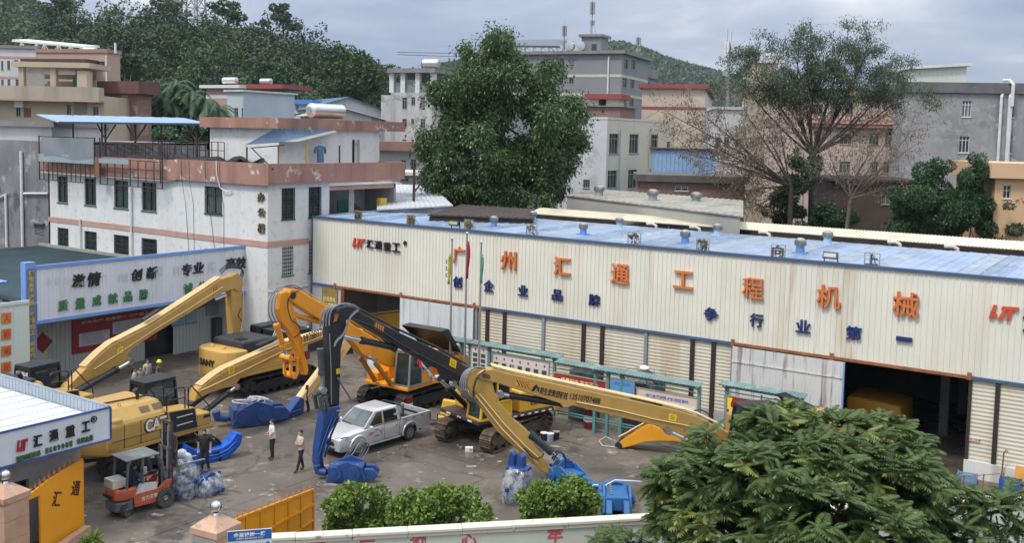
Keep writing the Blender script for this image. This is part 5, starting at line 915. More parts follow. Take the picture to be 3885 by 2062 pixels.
# --- big dense green tree behind the hall
D_ = 78.; k = D_/2508
def cpx(px, py, w, h, dd=0, dep=None): c = AT(px, py, (dep or D_)+dd); kk = (dep or D_)/2508; return ((c.x, c.y, c.z), (w*kk, w*kk*.9, h*kk))
spec = [(1270, 165, 85, 75), (1225, 225, 95, 70), (1330, 240, 85, 80), (1160, 265, 85, 70), (1110, 340, 62, 70), (1190, 350, 95, 80), (1290, 330, 100, 85), (1385, 300, 75, 80), (1435, 345, 48, 55), (1400, 385, 55, 60), (1100, 410, 45, 62), (1160, 440, 85, 70), (1260, 430, 90, 75), (1340, 430, 80, 75), (1310, 480, 85, 48), (1200, 495, 75, 36), (1120, 465, 50, 50), (1272, 128, 58, 48), (1370, 460, 50, 55), (1215, 150, 50, 40), (1450, 320, 34, 40)]
cls = []
for s in spec:
    for j in range(11): f_ = rng.uniform(.2, .42); cls.append(cpx(s[0]+rng.uniform(-.85, .85)*s[2], s[1]+rng.uniform(-.85, .85)*s[3], s[2]*f_, s[3]*f_*1.15, rng.normal()*2.2-1.0))
b0 = AT(1248, 540, D_); tt = AT(1262, 300, D_)
tree('broadleaf_tree', 'tall dense dark green tree standing behind the left half of the hall roof', (b0.x, b0.y, 0), tuple(tt), cls, 135000, .30, .12, LM_BIG, BARKP, .30, .75, shell=.4, nl=0, fuzz=.38)
# --- half bare eucalyptus group
def branchy(mb, p, d, L, r, depth, tips, spread=.5, up=.15):
    q = Vector(p)+Vector(d)*L; limb(mb, p, q, r, r*.62, .07, 4)
    if depth == 0: tips.append(q); return
    for i in range(random.choice((2, 2, 3))):
        nd_ = (Vector(d)+Vector(tuple(rng.normal(0, spread, 3)))+Vector((0, 0, up))).normalized(); branchy(mb, q, nd_, L*random.uniform(.62, .85), r*.6, depth-1, tips, spread, up)
def open_tree(label, base_px, depth, targets, dryline, nleaf, ndry, lm, bark, r0, name='eucalyptus_tree'):
    b = AT(base_px[0], base_px[1], depth); t = thing(name, label, 'tree', (b.x, b.y, 0)); mb = MB(); tips = []
    fork = AT(base_px[2], base_px[3], depth); limb(mb, (b.x, b.y, 0), fork, r0, r0*.75, .03)
    for px, py in targets:
        e = AT(px, py, depth+rng.normal()*1.2); pts = limb(mb, fork, e, r0*.36, r0*.09, .09, 7)
        for q in pts[2:]:
            for _ in range(3): d = ((e-fork).normalized()+Vector(tuple(rng.normal(0, .75, 3)))).normalized(); branchy(mb, q, d, random.uniform(.5, 1.5), r0*.07, 2, tips, .55)
    mb.build('trunk', bark, t, smooth=60)
    T = np.array([tuple(v) for v in tips]); low = AT(2000, dryline, depth).z
    def put(nm, sel, n, m, L, w):
        if not len(sel) or not n: return
        sel = sel[rng.random(len(sel)) < .42] if len(sel) > 9 else sel; i = rng.choice(len(sel), n); P = sel[i]+rng.normal(0, 1, (n, 3))*np.array([.30, .30, .27]); link(nm, quads_mesh(nm, leaves(P, np.array([[0, 0, -1.]]).repeat(n, 0), L, w, .55), m), t).matrix_parent_inverse = PM[t.name].inverted()
    put('crown', T[T[:, 2] > low], nleaf, lm, .21, .07); put('dry_leaves', T[T[:, 2] <= low][::2], ndry, LM_DRY, .26, .075); return t
open_tree('tall open eucalyptus with green top and bare lower limbs beside the pink house', (2045, 560, 2043, 390), 80, [(2010, 112), (2060, 145), (2125, 115), (2180, 130), (2215, 170), (2150, 200), (1960, 145), (1905, 190), (1880, 170), (1990, 230), (2240, 205), (2270, 240), (1930, 250), (2090, 220), (2230, 290), (2180, 270), (2030, 160), (2110, 140), (1870, 215), (2000, 140)], 262, 42000, 2600, LM_EUC, BARKD, .32)
open_tree('bare brown leaning tree with few dry leaves left of the tall eucalyptus', (1990, 560, 1990, 470), 76, [(1880, 290), (1830, 330), (1770, 290), (1720, 330), (1690, 290), (1800, 400), (1850, 420), (1920, 330), (1960, 300), (1740, 390), (1890, 480), (1910, 520)], 200, 10, 6500, LM_EUC, BARKD, .26, 'bare_tree')
open_tree('leafless forked tree right of the tall eucalyptus against the dark shed', (2130, 575, 2140, 500), 74, [(2090, 400), (2120, 380), (2180, 400), (2230, 420), (2290, 330), (2310, 360), (2200, 370), (2250, 470), (2060, 420), (2270, 300), (2180, 450)], 100, 10, 1500, LM_EUC, BARK, .22, 'bare_tree')
def shrub(name, label, spec, depth, n, L, w, lm, base=None, group=None, cat='shrub', shell=.6, dj=.8, stems=True):
    cls = [cpx(x+rng.uniform(-.75, .75)*a, y+rng.uniform(-.75, .75)*h, a*f_, h*f_, rng.normal()*dj, depth) for x, y, a, h in spec for f_ in rng.uniform(.2, .5, 10)]
    c = np.mean([k_[0] for k_ in cls], 0); t = thing(name, label, cat, (c[0], c[1], 0), 0, group); mb = MB()
    for i in range(5 if stems else 1): e = cls[i*len(cls)//6][0]; limb(mb, (c[0]+rng.normal()*.15, c[1]+rng.normal()*.15, 0), e, .09, .02, .1)
    mb.build('stem', BARKD, t); P, u = crown_points(cls, n, shell); link('foliage', quads_mesh('foliage', leaves(P, u*.7+np.array([0, 0, -.25]), L, w, .5), lm), t).matrix_parent_inverse = PM[t.name].inverted(); return t
shrub('creeper_tree', 'dark ivy covered trunk and bush at the foot of the tall eucalyptus', [(1985, 470, 40, 70), (2030, 440, 40, 50), (1980, 530, 60, 40), (2060, 540, 70, 40), (2000, 400, 20, 30), (2110, 550, 50, 30)], 78, 16000, .26, .12, LM_DKB)
shrub('leafy_shrub', 'tall bright leafed shrub in front of the cement house, left of two', [(2330, 470, 60, 60), (2290, 520, 60, 60), (2370, 440, 35, 35), (2350, 540, 80, 60), (2260, 570, 60, 40)], 68, 26000, .24, .085, LM_DKB)
shrub('leafy_shrub', 'taller dark shrub in front of the cement house, right of two', [(2440, 470, 55, 70), (2420, 540, 60, 60), (2480, 540, 60, 50), (2520, 580, 60, 40), (2455, 420, 25, 30), (2540, 510, 30, 15)], 67, 26000, .24, .085, LM_DKB)
shrub('leafy_shrub', 'dark shrub by the small white shop roof behind the office canopy', [(500, 330, 40, 26), (455, 345, 60, 24), (540, 350, 40, 20)], 100, 4000, .4, .22, LM_DKB)
# palms behind the office roof
def palm(px, py, label, depth=118, n=17, L=3.0):
    c = AT(px, py, depth); t = thing('palm_tree', label, 'palm', (c.x, c.y, 0), 0, 'palms behind the office roof'); MB().tube([(c.x, c.y, 0), (c.x+.3, c.y, c.z*.5), (c.x, c.y, c.z)], [.25, .2, .17], 7).build('trunk', BARK, t)
    for i in range(n):
        a = 2*PI*i/n+rng.uniform(-.2, .2); e0 = rng.uniform(.0, 1.0); V = []; mbx = []
        pts = [Vector((c.x+math.cos(a)*L*s*math.cos(e0*.7), c.y+math.sin(a)*L*s*math.cos(e0*.7), c.z+L*(e0*s-.95*s*s))) for s in np.linspace(0, 1, 9)]
        d = np.array([-math.sin(a), math.cos(a), 0])
        for p, q in zip(pts, pts[1:]):
            for h in range(3):
                m_ = np.array(p.lerp(q, h/3)); f_ = np.array((q-p).normalized())
                for sgn in (-1, 1): e = m_+(d*sgn*.6+f_*.6+np.array([0, 0, -.35]))*.7; w_ = f_*.06; V.append([m_-w_, m_+w_, e+w_*.3, e-w_*.3])
        o = link('frond', quads_mesh('frond', np.array(V), LM_DKB), t); o.matrix_parent_inverse = PM[t.name].inverted()
for px, py, lab in ((395, 230, 'palm nearest the brick house behind the blue canopy'), (440, 215, 'tallest palm behind the blue canopy'), (480, 240, 'palm right of the tallest palm behind the blue canopy'), (515, 255, 'palm in front of the blue grey house, higher of two'), (545, 275, 'lowest palm beside the blue grey house'), (425, 262, 'low palm under the tallest palm')): palm(px, py, lab)
shrub('understory_shrub', 'dark undergrowth below the palms behind the blue canopy', [(420, 300, 60, 45), (490, 300, 70, 45), (545, 310, 40, 35)], 122, 7000, .55, .35, LM_DKB)
# --- big compound-leaved tree in the foreground
def frond_mesh(name, m, L=.42, n=8):
    V = []; 
    for i in range(n):
        s = (i+.6)/n; y = L*s; z = -.45*L*s*s; w = .15*math.sin(.55+s*2.2)
        for sg in (-1, 1):
            b = np.array([0, y, z]); d = np.array([sg*.9, .34, -.42]); d /= np.linalg.norm(d); t_ = np.array([0, 1., -.3])*.042; V.append([b-t_*.5, b+d*w*.55+t_*.9, b+d*w*1.25+np.array([0, .01, -.03]), b+d*w*.5-t_*.9])
    V.append([[0, L*.93, -.38*L], [.03, L*1.03, -.5*L], [0, L*1.13, -.62*L], [-.03, L*1.03, -.5*L]]); V.append([[-.006, 0, 0], [.006, 0, 0], [.004, L, -.45*L], [-.004, L, -.45*L]]); return quads_mesh(name, np.array(V), m)
fm1, fm2 = frond_mesh('leaf_frond', LM_FRO), frond_mesh('leaf_frond', LM_YNG, .34, 7)
def fr_arr(me): a = np.zeros(len(me.vertices)*3, np.float32); me.vertices.foreach_get('co', a); return a.reshape(-1, 4, 3)
F1, F2 = fr_arr(fm1), fr_arr(fm2)
def rotm(d, roll_):
    y = unit(d); up = np.array([[0, 0, 1.]]).repeat(len(d), 0); x = unit(np.cross(y, up)+1e-6); z = np.cross(x, y); c, s = np.cos(roll_)[:, None], np.sin(roll_)[:, None]; return np.stack([x*c+z*s, y, -x*s+z*c], 2)
def frond_tree(name, label, spec, depth, base, ncl, per, r0, singles=300, young=.06, fscale=1., dj=1.3, cat='tree'):
    cls = [cpx(x+rng.uniform(-.75, .75)*a, y+rng.uniform(-.75, .75)*h, a*f_, h*f_, dd+rng.normal()*.5, depth) for x, y, a, h, dd in spec for f_ in rng.uniform(.46, .8, 6)]; c = np.array([k_[0] for k_ in cls]); r = np.array([k_[1] for k_ in cls])
    t = thing(name, label, cat, (base[0], base[1], 0)); mb = MB(); top = Vector(tuple(c.mean(0))); limb(mb, (base[0], base[1], 0), top-Vector((0, 0, 1.5)), r0, r0*.6, .04)
    for q in c[::6]: pts = limb(mb, top-Vector((0, 0, random.uniform(1.3, 2.6))), q, r0*.4, .02, .1); 
    mb.build('trunk', BARKD, t, smooth=60)
    wts = (r.prod(1))**.67; i = rng.choice(len(c), ncl, p=wts/wts.sum()); u = unit(rng.normal(0, 1, (ncl, 3))+np.array([0, 0, .35])); P = c[i]+u*r[i]*rng.uniform(.72, 1.0, (ncl, 1)); 
    ins = np.ones(ncl, bool)
    for j in range(len(c)): ins &= (((P-c[j])/(r[j]*.78))**2).sum(1) > 1
    P, u = P[ins], u[ins]; n = len(P); yg = rng.random(n) < young
    Pp = P.repeat(per, 0); az = np.tile(np.arange(per)*2*PI/per, n)+rng.uniform(0, 6, n).repeat(per); el = rng.uniform(-.35, .55, n*per); uu = u.repeat(per, 0)
    d = np.stack([np.cos(az)*np.cos(el), np.sin(az)*np.cos(el), np.sin(el)], 1)+uu*.75; d[:, 2] -= .05; Mx_ = rotm(d, rng.normal(0, .25, n*per)); yy = yg.repeat(per); sc_ = rng.uniform(.6, 1.25, n*per)*fscale
    dist = np.linalg.norm(Pp-np.array([0, 0, HC]), axis=1); face = (uu*-(Pp-np.array([0, 0, HC]))).sum(1)/dist; order = np.argsort(dist-face*4)
    single = np.zeros(n*per, bool); single[order[:singles]] = True
    for flag, Fq, me, nm, m in ((False, F1, fm1, 'crown', LM_FRO), (True, F2, fm2, 'young_crown', LM_YNG)):
        sel = (yy == flag) & ~single
        if sel.any():
            V = np.einsum('nij,qkj->nqki', Mx_[sel]*sc_[sel][:, None, None], Fq)+Pp[sel][:, None, None, :]; o = link(nm, quads_mesh(nm, V.reshape(-1, 4, 3), m), t); o.matrix_parent_inverse = PM[t.name].inverted(); o['kind'] = 'stuff'
        for j in np.where((yy == flag) & single)[0]:
            o = link('leaf_frond', me, t); o.matrix_parent_inverse = PM[t.name].inverted(); Q = Mx_[j]*sc_[j]; o.matrix_basis = Matrix((tuple(Q[0])+(Pp[j][0],), tuple(Q[1])+(Pp[j][1],), tuple(Q[2])+(Pp[j][2],), (0, 0, 0, 1)))
    return t
SP = [((x-2000)*.93+2000, (y-1300)*.93+1312, a*.93, h*.93, d) for x, y, a, h, d in [(1900, 1110, 130, 75, 0), (2050, 1090, 150, 70, .5), (2190, 1100, 130, 65, .3), (2260, 1130, 90, 60, 0), (1790, 1180, 90, 70, -.3), (1700, 1250, 80, 75, 0), (1850, 1230, 140, 90, -1.2), (2010, 1220, 160, 100, -1.6), (2180, 1220, 150, 95, -1.2), (2300, 1210, 80, 80, 0), (1780, 1330, 110, 90, -1.2), (1930, 1340, 160, 95, -2.2), (2110, 1340, 160, 100, -2.2), (2270, 1320, 120, 95, -1.2), (2350, 1330, 70, 70, -.5), (1990, 1450, 260, 110, -1.5), (2230, 1440, 170, 110, -1), (1710, 1420, 60, 50, -.5), (1660, 1200, 40, 60, .3), (1640, 1255, 30, 40, .3)]]
bt = AT(2010, 1450, 25); frond_tree('leafy_street_tree', 'large dark green tree with feathery compound leaves filling the lower right foreground', SP, 25., (bt.x, bt.y), 3600, 8, .22, young=.09)
SP = [(2420, 1245, 45, 26, 0), (2470, 1290, 70, 45, 0), (2530, 1320, 70, 55, -.3), (2450, 1350, 80, 40, -.3), (2570, 1270, 40, 50, 0), (2540, 1380, 80, 50, -.5)]
bt = AT(2480, 1420, 24); frond_tree('small_street_tree', 'thin small leaved tree at the lower right corner before the pale wall', SP, 24., (bt.x, bt.y), 150, 6, .07, 120, .02, .85)
# trimmed bushes behind the front wall
shrub('clipped_bush', 'round clipped bush nearest the orange gate, left of a touching pair', [(905, 1262, 66, 52), (868, 1295, 50, 44), (955, 1280, 52, 50), (900, 1320, 78, 38)], 33, 9000, .15, .10, LM_BSH, dj=.35, shell=.75, group=None)
shrub('clipped_bush', 'wider clipped bush with yellow green top, right of a touching pair', [(1075, 1265, 68, 52), (1135, 1278, 66, 48), (1030, 1292, 62, 46), (1178, 1300, 50, 38), (1090, 1325, 105, 34)], 32.5, 10000, .15, .10, LM_BSH, dj=.35, shell=.75)
shrub('clipped_bush', 'single round clipped bush beside the plastic wrapped blue attachment', [(1400, 1240, 70, 45), (1360, 1270, 52, 40), (1450, 1265, 50, 42), (1400, 1295, 85, 30), (1490, 1262, 20, 20)], 32, 10000, .15, .10, LM_BSH, dj=.35, shell=.75)
frond_tree('wall_shrub', 'tips of a leafy shrub reaching up in front of the red lettering', [(1560, 1362, 46, 26, 0), (1620, 1352, 36, 26, 0), (1510, 1375, 40, 22, 0), (1650, 1385, 60, 30, 0)], 25., (AT(1570, 1450, 25).x, AT(1570, 1450, 25).y), 60, 6, .05, 40, .1, .7, cat='shrub')
shrub('pot_plant', 'small leafy plant tip at the bottom edge beside the orange gate leaf', [(228, 1362, 16, 14)], 31, 200, .25, .10, LM_BSH, dj=.1, stems=False)
shrub('weeds', 'scrubby weeds by the white base wall right of the big hall door', [(2450, 1225, 40, 16), (2500, 1235, 45, 14)], 45, 1800, .3, .1, LM_DKB, dj=.4, cat='weeds')
# ================================================================ excavators
def shoe_mesh(m):
    b = MB(); b.box(-.1, .1, -.3, .3, -.0, .025); b.box(-.095, -.07, -.3, .3, .025, .06); b.box(-.01, .01, -.3, .3, .025, .05); b.box(.07, .085, -.3, .3, .025, .045); me = b.mesh('track_shoe'); me.materials.append(m); return me
SH = {}
def track(t, yo, ang, m, L=5.0, r=.44, shoes=True):
    """one crawler: side frame with wheels as the part, its shoes and wheels as sub-parts"""
    s = L/2-r-.06; fm = MB(); fm.add([(x, y, z) for y in (-.2, .2) for x, z in ((-s+.2, .22), (s-.2, .22), (s-.05, .5), (s-.5, .72), (-s+.5, .72), (-s+.05, .5))], [(0, 1, 2, 3, 4, 5), (11, 10, 9, 8, 7, 6)]+[(i, i+6, (i+1) % 6+6, (i+1) % 6) for i in range(6)])
    fm.box(-1.2, 1.2, -.24, .24, .3, .62); fm.box(-s+.5, -s+1.1, -.235, .235, .34, .6)
    for i in range(7): x = -s+.35+i*(2*s-.7)/6; fm.cyl((x, -.22, .16), (x, .22, .16), .13, 10)
    for x in (-.8, .8): fm.cyl((x, -.16, .82), (x, .16, .82), .08, 8)
    o = fm.build('track', BLK if m is TRK else mat('track_frame_muddy', (.09, .07, .055), .85, 0, .4, 3), t, world=False); o.matrix_basis = Matrix.Rotation(ang, 4, 'Z') @ TW((0, yo, 0))
    for x, nm in ((s, 'idler_wheel'), (-s, 'drive_sprocket')):
        w = MB(); w.cyl((x, -.13, r+.04), (x, .13, r+.04), r-.08, 20); w.cyl((x, -.25, r+.04), (x, .25, r+.04), .17, 10); w.build(nm, m, o, world=False)
    per = 4*s+2*PI*r; n = 48
    if m.name not in SH: SH[m.name] = shoe_mesh(m)
    for i in range(n if shoes else 0):
        d = per*i/n
        if d < 2*s: p, a = (-s+d, 2*r+.04), 0
        elif d < 2*s+PI*r: a = -(d-2*s)/r; p = (s+r*math.sin(-a), r+.04+r*math.cos(a))
        elif d < 4*s+PI*r: p, a = (s-(d-2*s-PI*r), .04), PI
        else: a = PI-(d-4*s-PI*r)/r; p = (-s-r*math.sin(a), r+.04+r*math.cos(a))
        k = link('track_shoe', SH[m.name], o, False); k.matrix_basis = TW((p[0], 0, p[1])) @ Matrix.Rotation(-a, 4, 'Y')
class Exc:
    def __init__(s, label, x, y, hd, tk, col, near=1, track_m=TRK, half=.3, bw=.6, boff=0., shoes=True):
        s.a = R(hd); s.t = thing('excavator', label, 'excavator', (x, y, 0), s.a); s.col = col; bw = min(bw, .48); s.c = Vector((x, y, 0)); s.bw = bw
        for yo in (-1.28, 1.28): track(s.t, yo, R(tk-hd), track_m, shoes=shoes)
        u = MB(Matrix.Rotation(R(tk-hd), 4, 'Z')); u.box(-1.1, 1.1, -1.05, 1.05, .45, .85)
        for q in ((1.5, .9), (-1.5, .9), (1.5, -.9), (-1.5, -.9)): u.bar((q[0]*.45, q[1]*.4, .72), (q[0], q[1]*1.1, .55), .42, .3)
        u.cyl((0, 0, .85), (0, 0, 1.14), .72, 20); u.build('undercarriage', BLK, s.t, world=False)
        n = Vector((-math.sin(s.a), math.cos(s.a), 0))*near; s.n = n                      # towards the viewer
        s.P = s.c+n*bw/2+Vector((-math.sin(s.a), math.cos(s.a), 0))*boff
    def box(s, nm, x0, x1, y0, y1, z0, z1, m, bev=.04, par=None): return MB().box(x0, x1, y0, y1, z0, z1).build(nm, m, par or s.t, bev=bev, world=False)
    def pt(s, px, py, off=0.): return OP(px, py, s.P, s.a)-s.n*off
    def pt2(s, px, py, off=0.): q = s.P-s.n*off; return OP(px, py, q, s.a)
    def plate(s, nm, pxs, m, th=None, off=0., bev=.03, par=None): return MB().solid([s.pt(x, y, off) for x, y in pxs], -s.n*(th or s.bw)).build(nm, m, par or s.t, bev=bev, seg=1)
    def cyl(s, a, b, split, r, mb_, off, rod=CHR, nm='hydraulic_cylinder', rr=.6):
        p, q = s.pt(*a, off), s.pt(*b, off); k = p.lerp(q, split); m = MB(); m.cyl(p, k, r, 12); m.cyl(p-(k-p).normalized()*.08, p+(k-p).normalized()*.14, r*1.15, 12); m.cyl(k-(k-p).normalized()*.16, k, r*1.18, 12); o = m.build(nm, mb_, s.t, smooth=40)
        w = MB(); w.cyl(k, q, r*rr, 10); w.cyl(q-s.n*.12, q+s.n*.12, r*1.1, 12); w.build('piston_rod', rod, o, smooth=40)
    def pipes(s, pxs, offs, r, m, par, nm='hydraulic_pipe', lift=.09):
        if nm == 'hydraulic_pipe' and r > .04:
            for a, b in zip(pxs, pxs[1:]):
                for q in (.5,): x, y = a[0]+(b[0]-a[0])*q, a[1]+(b[1]-a[1])*q; MB().bar(s.pt(x, y, .02)+Vector((0, 0, lift)), s.pt(x, y, s.bw-.02)+Vector((0, 0, lift)), .05).build('pipe_clip', s.col, par)
        for of in offs: MB().tube([s.pt(x, y, of)+Vector((0, 0, lift)) for x, y in pxs], r, 6).build(nm, m, par, smooth=60)
    def hose(s, pxs, offs, r, m, nm='hose', sp=.0):
        for i, of in enumerate(offs):
            P = [s.pt(x+sp*i, y-sp*i, of) for x, y in pxs]; Q = []
            for j in range(len(P)-1):
                p0, p1, p2, p3 = P[max(j-1, 0)], P[j], P[j+1], P[min(j+2, len(P)-1)]
                for k in range(5): q = k/5; Q.append(.5*((2*p1)+(p2-p0)*q+(2*p0-5*p1+4*p2-p3)*q*q+(3*p1-p0-3*p2+p3)*q**3))
            MB().tube(Q+[P[-1]], r, 6).build(nm, m, s.t, smooth=60)
    def text(s, st, a, b, hpx, m, par, bold=.01, nm='decal_text'):
        p, q = s.pt(*a)+s.n*.004, s.pt(*b)+s.n*.004; u = (q-p); h = (s.pt(a[0], a[1]-hpx/2)-s.pt(a[0], a[1]+hpx/2)).length; letters(nm, st, frame((p+q)/2, u, s.n), u.length, h, m, par, bold, .006)
    def hazard(s, q, par, nst=5, m2=None):
        """striped patch on the near face; q = photo corners tl,tr,br,bl"""
        c = [s.pt(*p)+s.n*.006 for p in q]; o = MB().solid(c, -s.n*.004).build('hazard_patch', SGO, par); w = MB()
        for i in range(nst): a, b = i/nst, (i+.48)/nst; sh = .18; cl_ = lambda v: min(1, max(0, v)); w.solid([c[0].lerp(c[1], cl_(a-sh*.0)), c[0].lerp(c[1], b), c[3].lerp(c[2], cl_(b+sh)), c[3].lerp(c[2], cl_(a+sh))], s.n*.004)
        w.build('hazard_stripes', m2 or BLK, o)
    def sticker(s, q, par): 
        c = [s.pt(*p)+s.n*.008 for p in q]; o = MB().solid(c, -s.n*.006).build('warning_sticker', SGY, par); w = MB()
        for a in (.25, .5, .72): w.solid([c[0].lerp(c[3], a).lerp(c[1].lerp(c[2], a), .2), c[0].lerp(c[3], a).lerp(c[1].lerp(c[2], a), .8), c[0].lerp(c[3], a+.08).lerp(c[1].lerp(c[2], a+.08), .8), c[0].lerp(c[3], a+.08).lerp(c[1].lerp(c[2], a+.08), .2)], s.n*.003)
        w.build('printed_lines', BLK, o)
    def deck(s, cw=-3.5, zt=2.3, col=None, skirt=None, sq=2.2):
        col = col or s.col; s.box('deck', -2.5, 2.1, -1.45, 1.45, 1.14, 1.32, skirt or col)
        pl = [(-2.3, -1.48), (-2.3, 1.48), (-2.9, 1.42)]+[(cw+.55*abs(q)**sq, q*(1.2 if sq < 3 else 1.42)) for q in (1, .8, .5, 0, -.5, -.8, -1)]+[(-2.9, -1.42)]
        c = MB(); c.prism(pl, zt-1.1, TW((0, 0, 1.1))); return c.build('counterweight', col, s.t, bev=.13, seg=3, world=False, smooth=35)
    def cab(s, x0=.35, x1=2.1, y0=.5, y1=1.46, z1=3.1, fm=None, roof=None, low=None):
        fm = fm or BLK; z0 = 1.32; sl = .18; m = MB()
        A = [(x0, y0), (x1, y0), (x1, y1), (x0, y1)]; T = [(x0+.02, y0+.04), (x1-sl, y0+.04), (x1-sl, y1-.07), (x0+.02, y1-.07)]
        for (a, b), (c, d) in zip(A, T): m.bar((a, b, z0), (c, d, z1), .085)
        m.bar(((x0+x1)/2-.1, y1, z0), ((x0+x1)/2-.1, y1-.07, z1), .08); m.bar((x0, y1, z0+.72), ((x0+x1)/2-.1, y1, z0+.72), .06)
        for i in range(4): j = (i+1) % 4; m.bar((*A[i], z0+.03), (*A[j], z0+.03), .09); m.bar((*T[i], z1), (*T[j], z1), .09)
        o = m.build('cab_frame', fm, s.t, world=False); s.box('cab_roof', x0-.02, x1-sl+.08, y0, y1-.02, z1+.03, z1+.13, roof or BLK, .05, o)
        lw = MB(); lw.box(x0+.04, (x0+x1)/2-.12, y1-.05, y1-.01, z0+.05, z0+.7); lw.box(x0+.01, x0+.05, y0+.05, y1-.05, z0+.05, z0+.75); lw.build('cab_panel', low or s.col, o, world=False); g = MB()
        ins = .03
        def pane(i, j, zz=z0+.06): a, b, c, d = A[i], A[j], T[j], T[i]; cx_, cy_ = (x0+x1)/2, (y0+y1)/2; f_ = lambda p: (p[0]+(cx_-p[0])*ins, p[1]+(cy_-p[1])*ins); g.add([(*f_(a), zz), (*f_(b), zz), (*f_(c), z1-.03), (*f_(d), z1-.03)], [(0, 1, 2, 3)])
        for i in range(4): pane(i, (i+1) % 4)
        g.build('cab_glass', GLS, o, world=False); st = MB(); st.box(x0+.4, x0+.9, y0+.22, y1-.25, z0+.02, z0+.5); st.box(x0+.35, x0+.48, y0+.22, y1-.25, z0+.5, z0+1.15); st.build('seat', BLK, o, world=False); return o
    def rails(s, segs, m=BLK, r=.028): 
        w = MB()
        for pts in segs: w.tube(pts, r, 6)
        return w.build('handrail', m, s.t, world=False)
# ---- E2: large yellow machine by the gate
def cat_body(e, hood, hood_black=False):
    cw = e.deck(-3.75, 2.55)
    m = MB(); ys = [(-1.46, 1.32), (-1.5, 1.7), (-1.5, 2.25), (-1.42, 2.4), (-1.0, 2.86), (.95, 2.86), (1.38, 2.4), (1.46, 2.2), (1.46, 1.32)]
    m.loft([[(x, y*k, 1.32+(z-1.32)*k2) for y, z in ys] for x, k, k2 in ((-3.0, .94, .93), (-2.85, 1, 1), (-.45, 1, 1), (-.3, .96, .94))]); h = m.build('engine_hood', e.col, e.t, bev=.04, seg=1, world=False)
    for x in (-2.3, -1.55, -.62): MB().box(x-.012, x+.012, -1.506, -1.50, 1.34, 2.28).build('panel_seam', BLK, h, world=False)
    MB().box(-2.85, -.4, -1.508, -1.5, 1.68, 1.70).build('panel_seam', BLK, h, world=False)
    if hood_black: MB().box(-2.8, -.6, -1.0, .95, 2.87, 3.02).build('hood_cover', mat('hood_plastic', (.03, .033, .04), .55, 0, .15, 2), h, bev=.1, world=False, smooth=40)
    ex = MB(); ex.tube([(-1.0, -.55, 2.86), (-1.0, -.55, 3.05), (-1.12, -.55, 3.28)], [.07, .07, .12], 10); ex.build('exhaust', BLK, h, world=False)
    if not hood_black:
        for x in (-1.4, -.8): MB().solid([(x, -1.16, 2.72), (x+.42, -1.16, 2.72), (x+.42, -1.33, 2.51), (x, -1.33, 2.51)], (0, -.01, .006)).build('hood_grille', mat('grille_brown', (.16, .10, .05), .7), h, world=False)
        w = MB(); w.tube([(-2.7, -.1, 2.9), (-.4, -.45, 2.9)], .035, 6); w.build('hood_strut', BLK, h, world=False)
        for x, y in ((-2.6, -.3), (-2.6, .6), (-2.1, -.9), (-2.6, -.9)): MB().tube([(x, y-.07, 2.85), (x, y-.07, 2.98), (x, y+.07, 2.98), (x, y+.07, 2.85)], .018, 5).build('lifting_eye', e.col, h, world=False)
    sd = MB(); sd.add([(-.28, -1.5, 1.34), (1.25, -1.5, 1.34), (1.12, -1.5, 2.2), (-.28, -1.5, 2.32), (-.28, -.55, 1.34), (1.25, -.55, 1.34), (1.12, -.55, 2.2), (-.28, -.55, 2.32)], [(0, 1, 2, 3), (4, 7, 6, 5), (3, 2, 6, 7), (1, 5, 6, 2)]); sd.build('tank_box', e.col, e.t, world=False)
    pn = MB(); pn.add([(.0, -1.515, 1.40), (1.22, -1.515, 1.36), (1.05, -1.515, 2.2), (-.2, -1.515, 2.28), (.0, -1.49, 1.40), (1.22, -1.49, 1.36), (1.05, -1.49, 2.2), (-.2, -1.49, 2.28)], [(0, 1, 2, 3), (0, 4, 5, 1), (1, 5, 6, 2), (2, 6, 7, 3), (3, 7, 4, 0)]); p = pn.build('side_panel', BLK, e.t, world=False)
    for z in (1.65, 1.98): MB().box(.15, .95, -1.535, -1.516, z, z+.03).build('panel_trim', WHT, p, world=False)
    e.box('step_box', 1.25, 1.95, -1.45, -.6, 1.32, 1.85, e.col)
    e.rails([[(-.2, -1.35, 2.3), (-.2, -1.35, 3.1), (-.1, -1.35, 3.2), (.6, -1.35, 3.15), (.7, -1.35, 3.05), (.7, -1.35, 2.2)], [(-.2, -1.35, 2.75), (.7, -1.35, 2.7)], [(.85, -1.38, 2.2), (.85, -1.38, 3.1), (1.0, -1.38, 3.15), (1.9, -1.42, 2.1), (1.95, -1.42, 1.35)], [(.3, -.5, 2.3), (.3, -.5, 3.1), (-.3, -.5, 3.1)]])
    e.cab(.1, 1.75, .35, 1.45, 3.05)
    return h, p
def cat_text(e, x, z, w, h):
    M = frame((x, -1.512, z), (1, 0, 0), (0, -1, 0)); o = letters('logo_outline', 'CAT', M, w*1.12, h*1.16, BLK, e.t, .07, .012, world=False); letters('logo_text', 'CAT', M @ TW((0, 0, .004)), w, h, WHT, e.t, .03, .014, world=False); MB(M).prism([(-.02*w, -.52*h), (.34*w, -.52*h), (.16*w, -.05*h)], .022).build('logo_triangle', YEL3, e.t, world=False)
E2 = Exc('yellow long boom excavator nearest the gate, rear towards the forklift', -35.45, 25.0, 92, 74, YEL, near=-1)
cat_body(E2, 1); cat_text(E2, -.85, 1.98, 1.0, .5); MB(frame((1.75, -1.455, 1.7), (1, 0, 0), (0, -1, 0))).box(-.18, .18, -.06, .06, 0, .01).build('model_plate', BLK, E2.t, world=False)
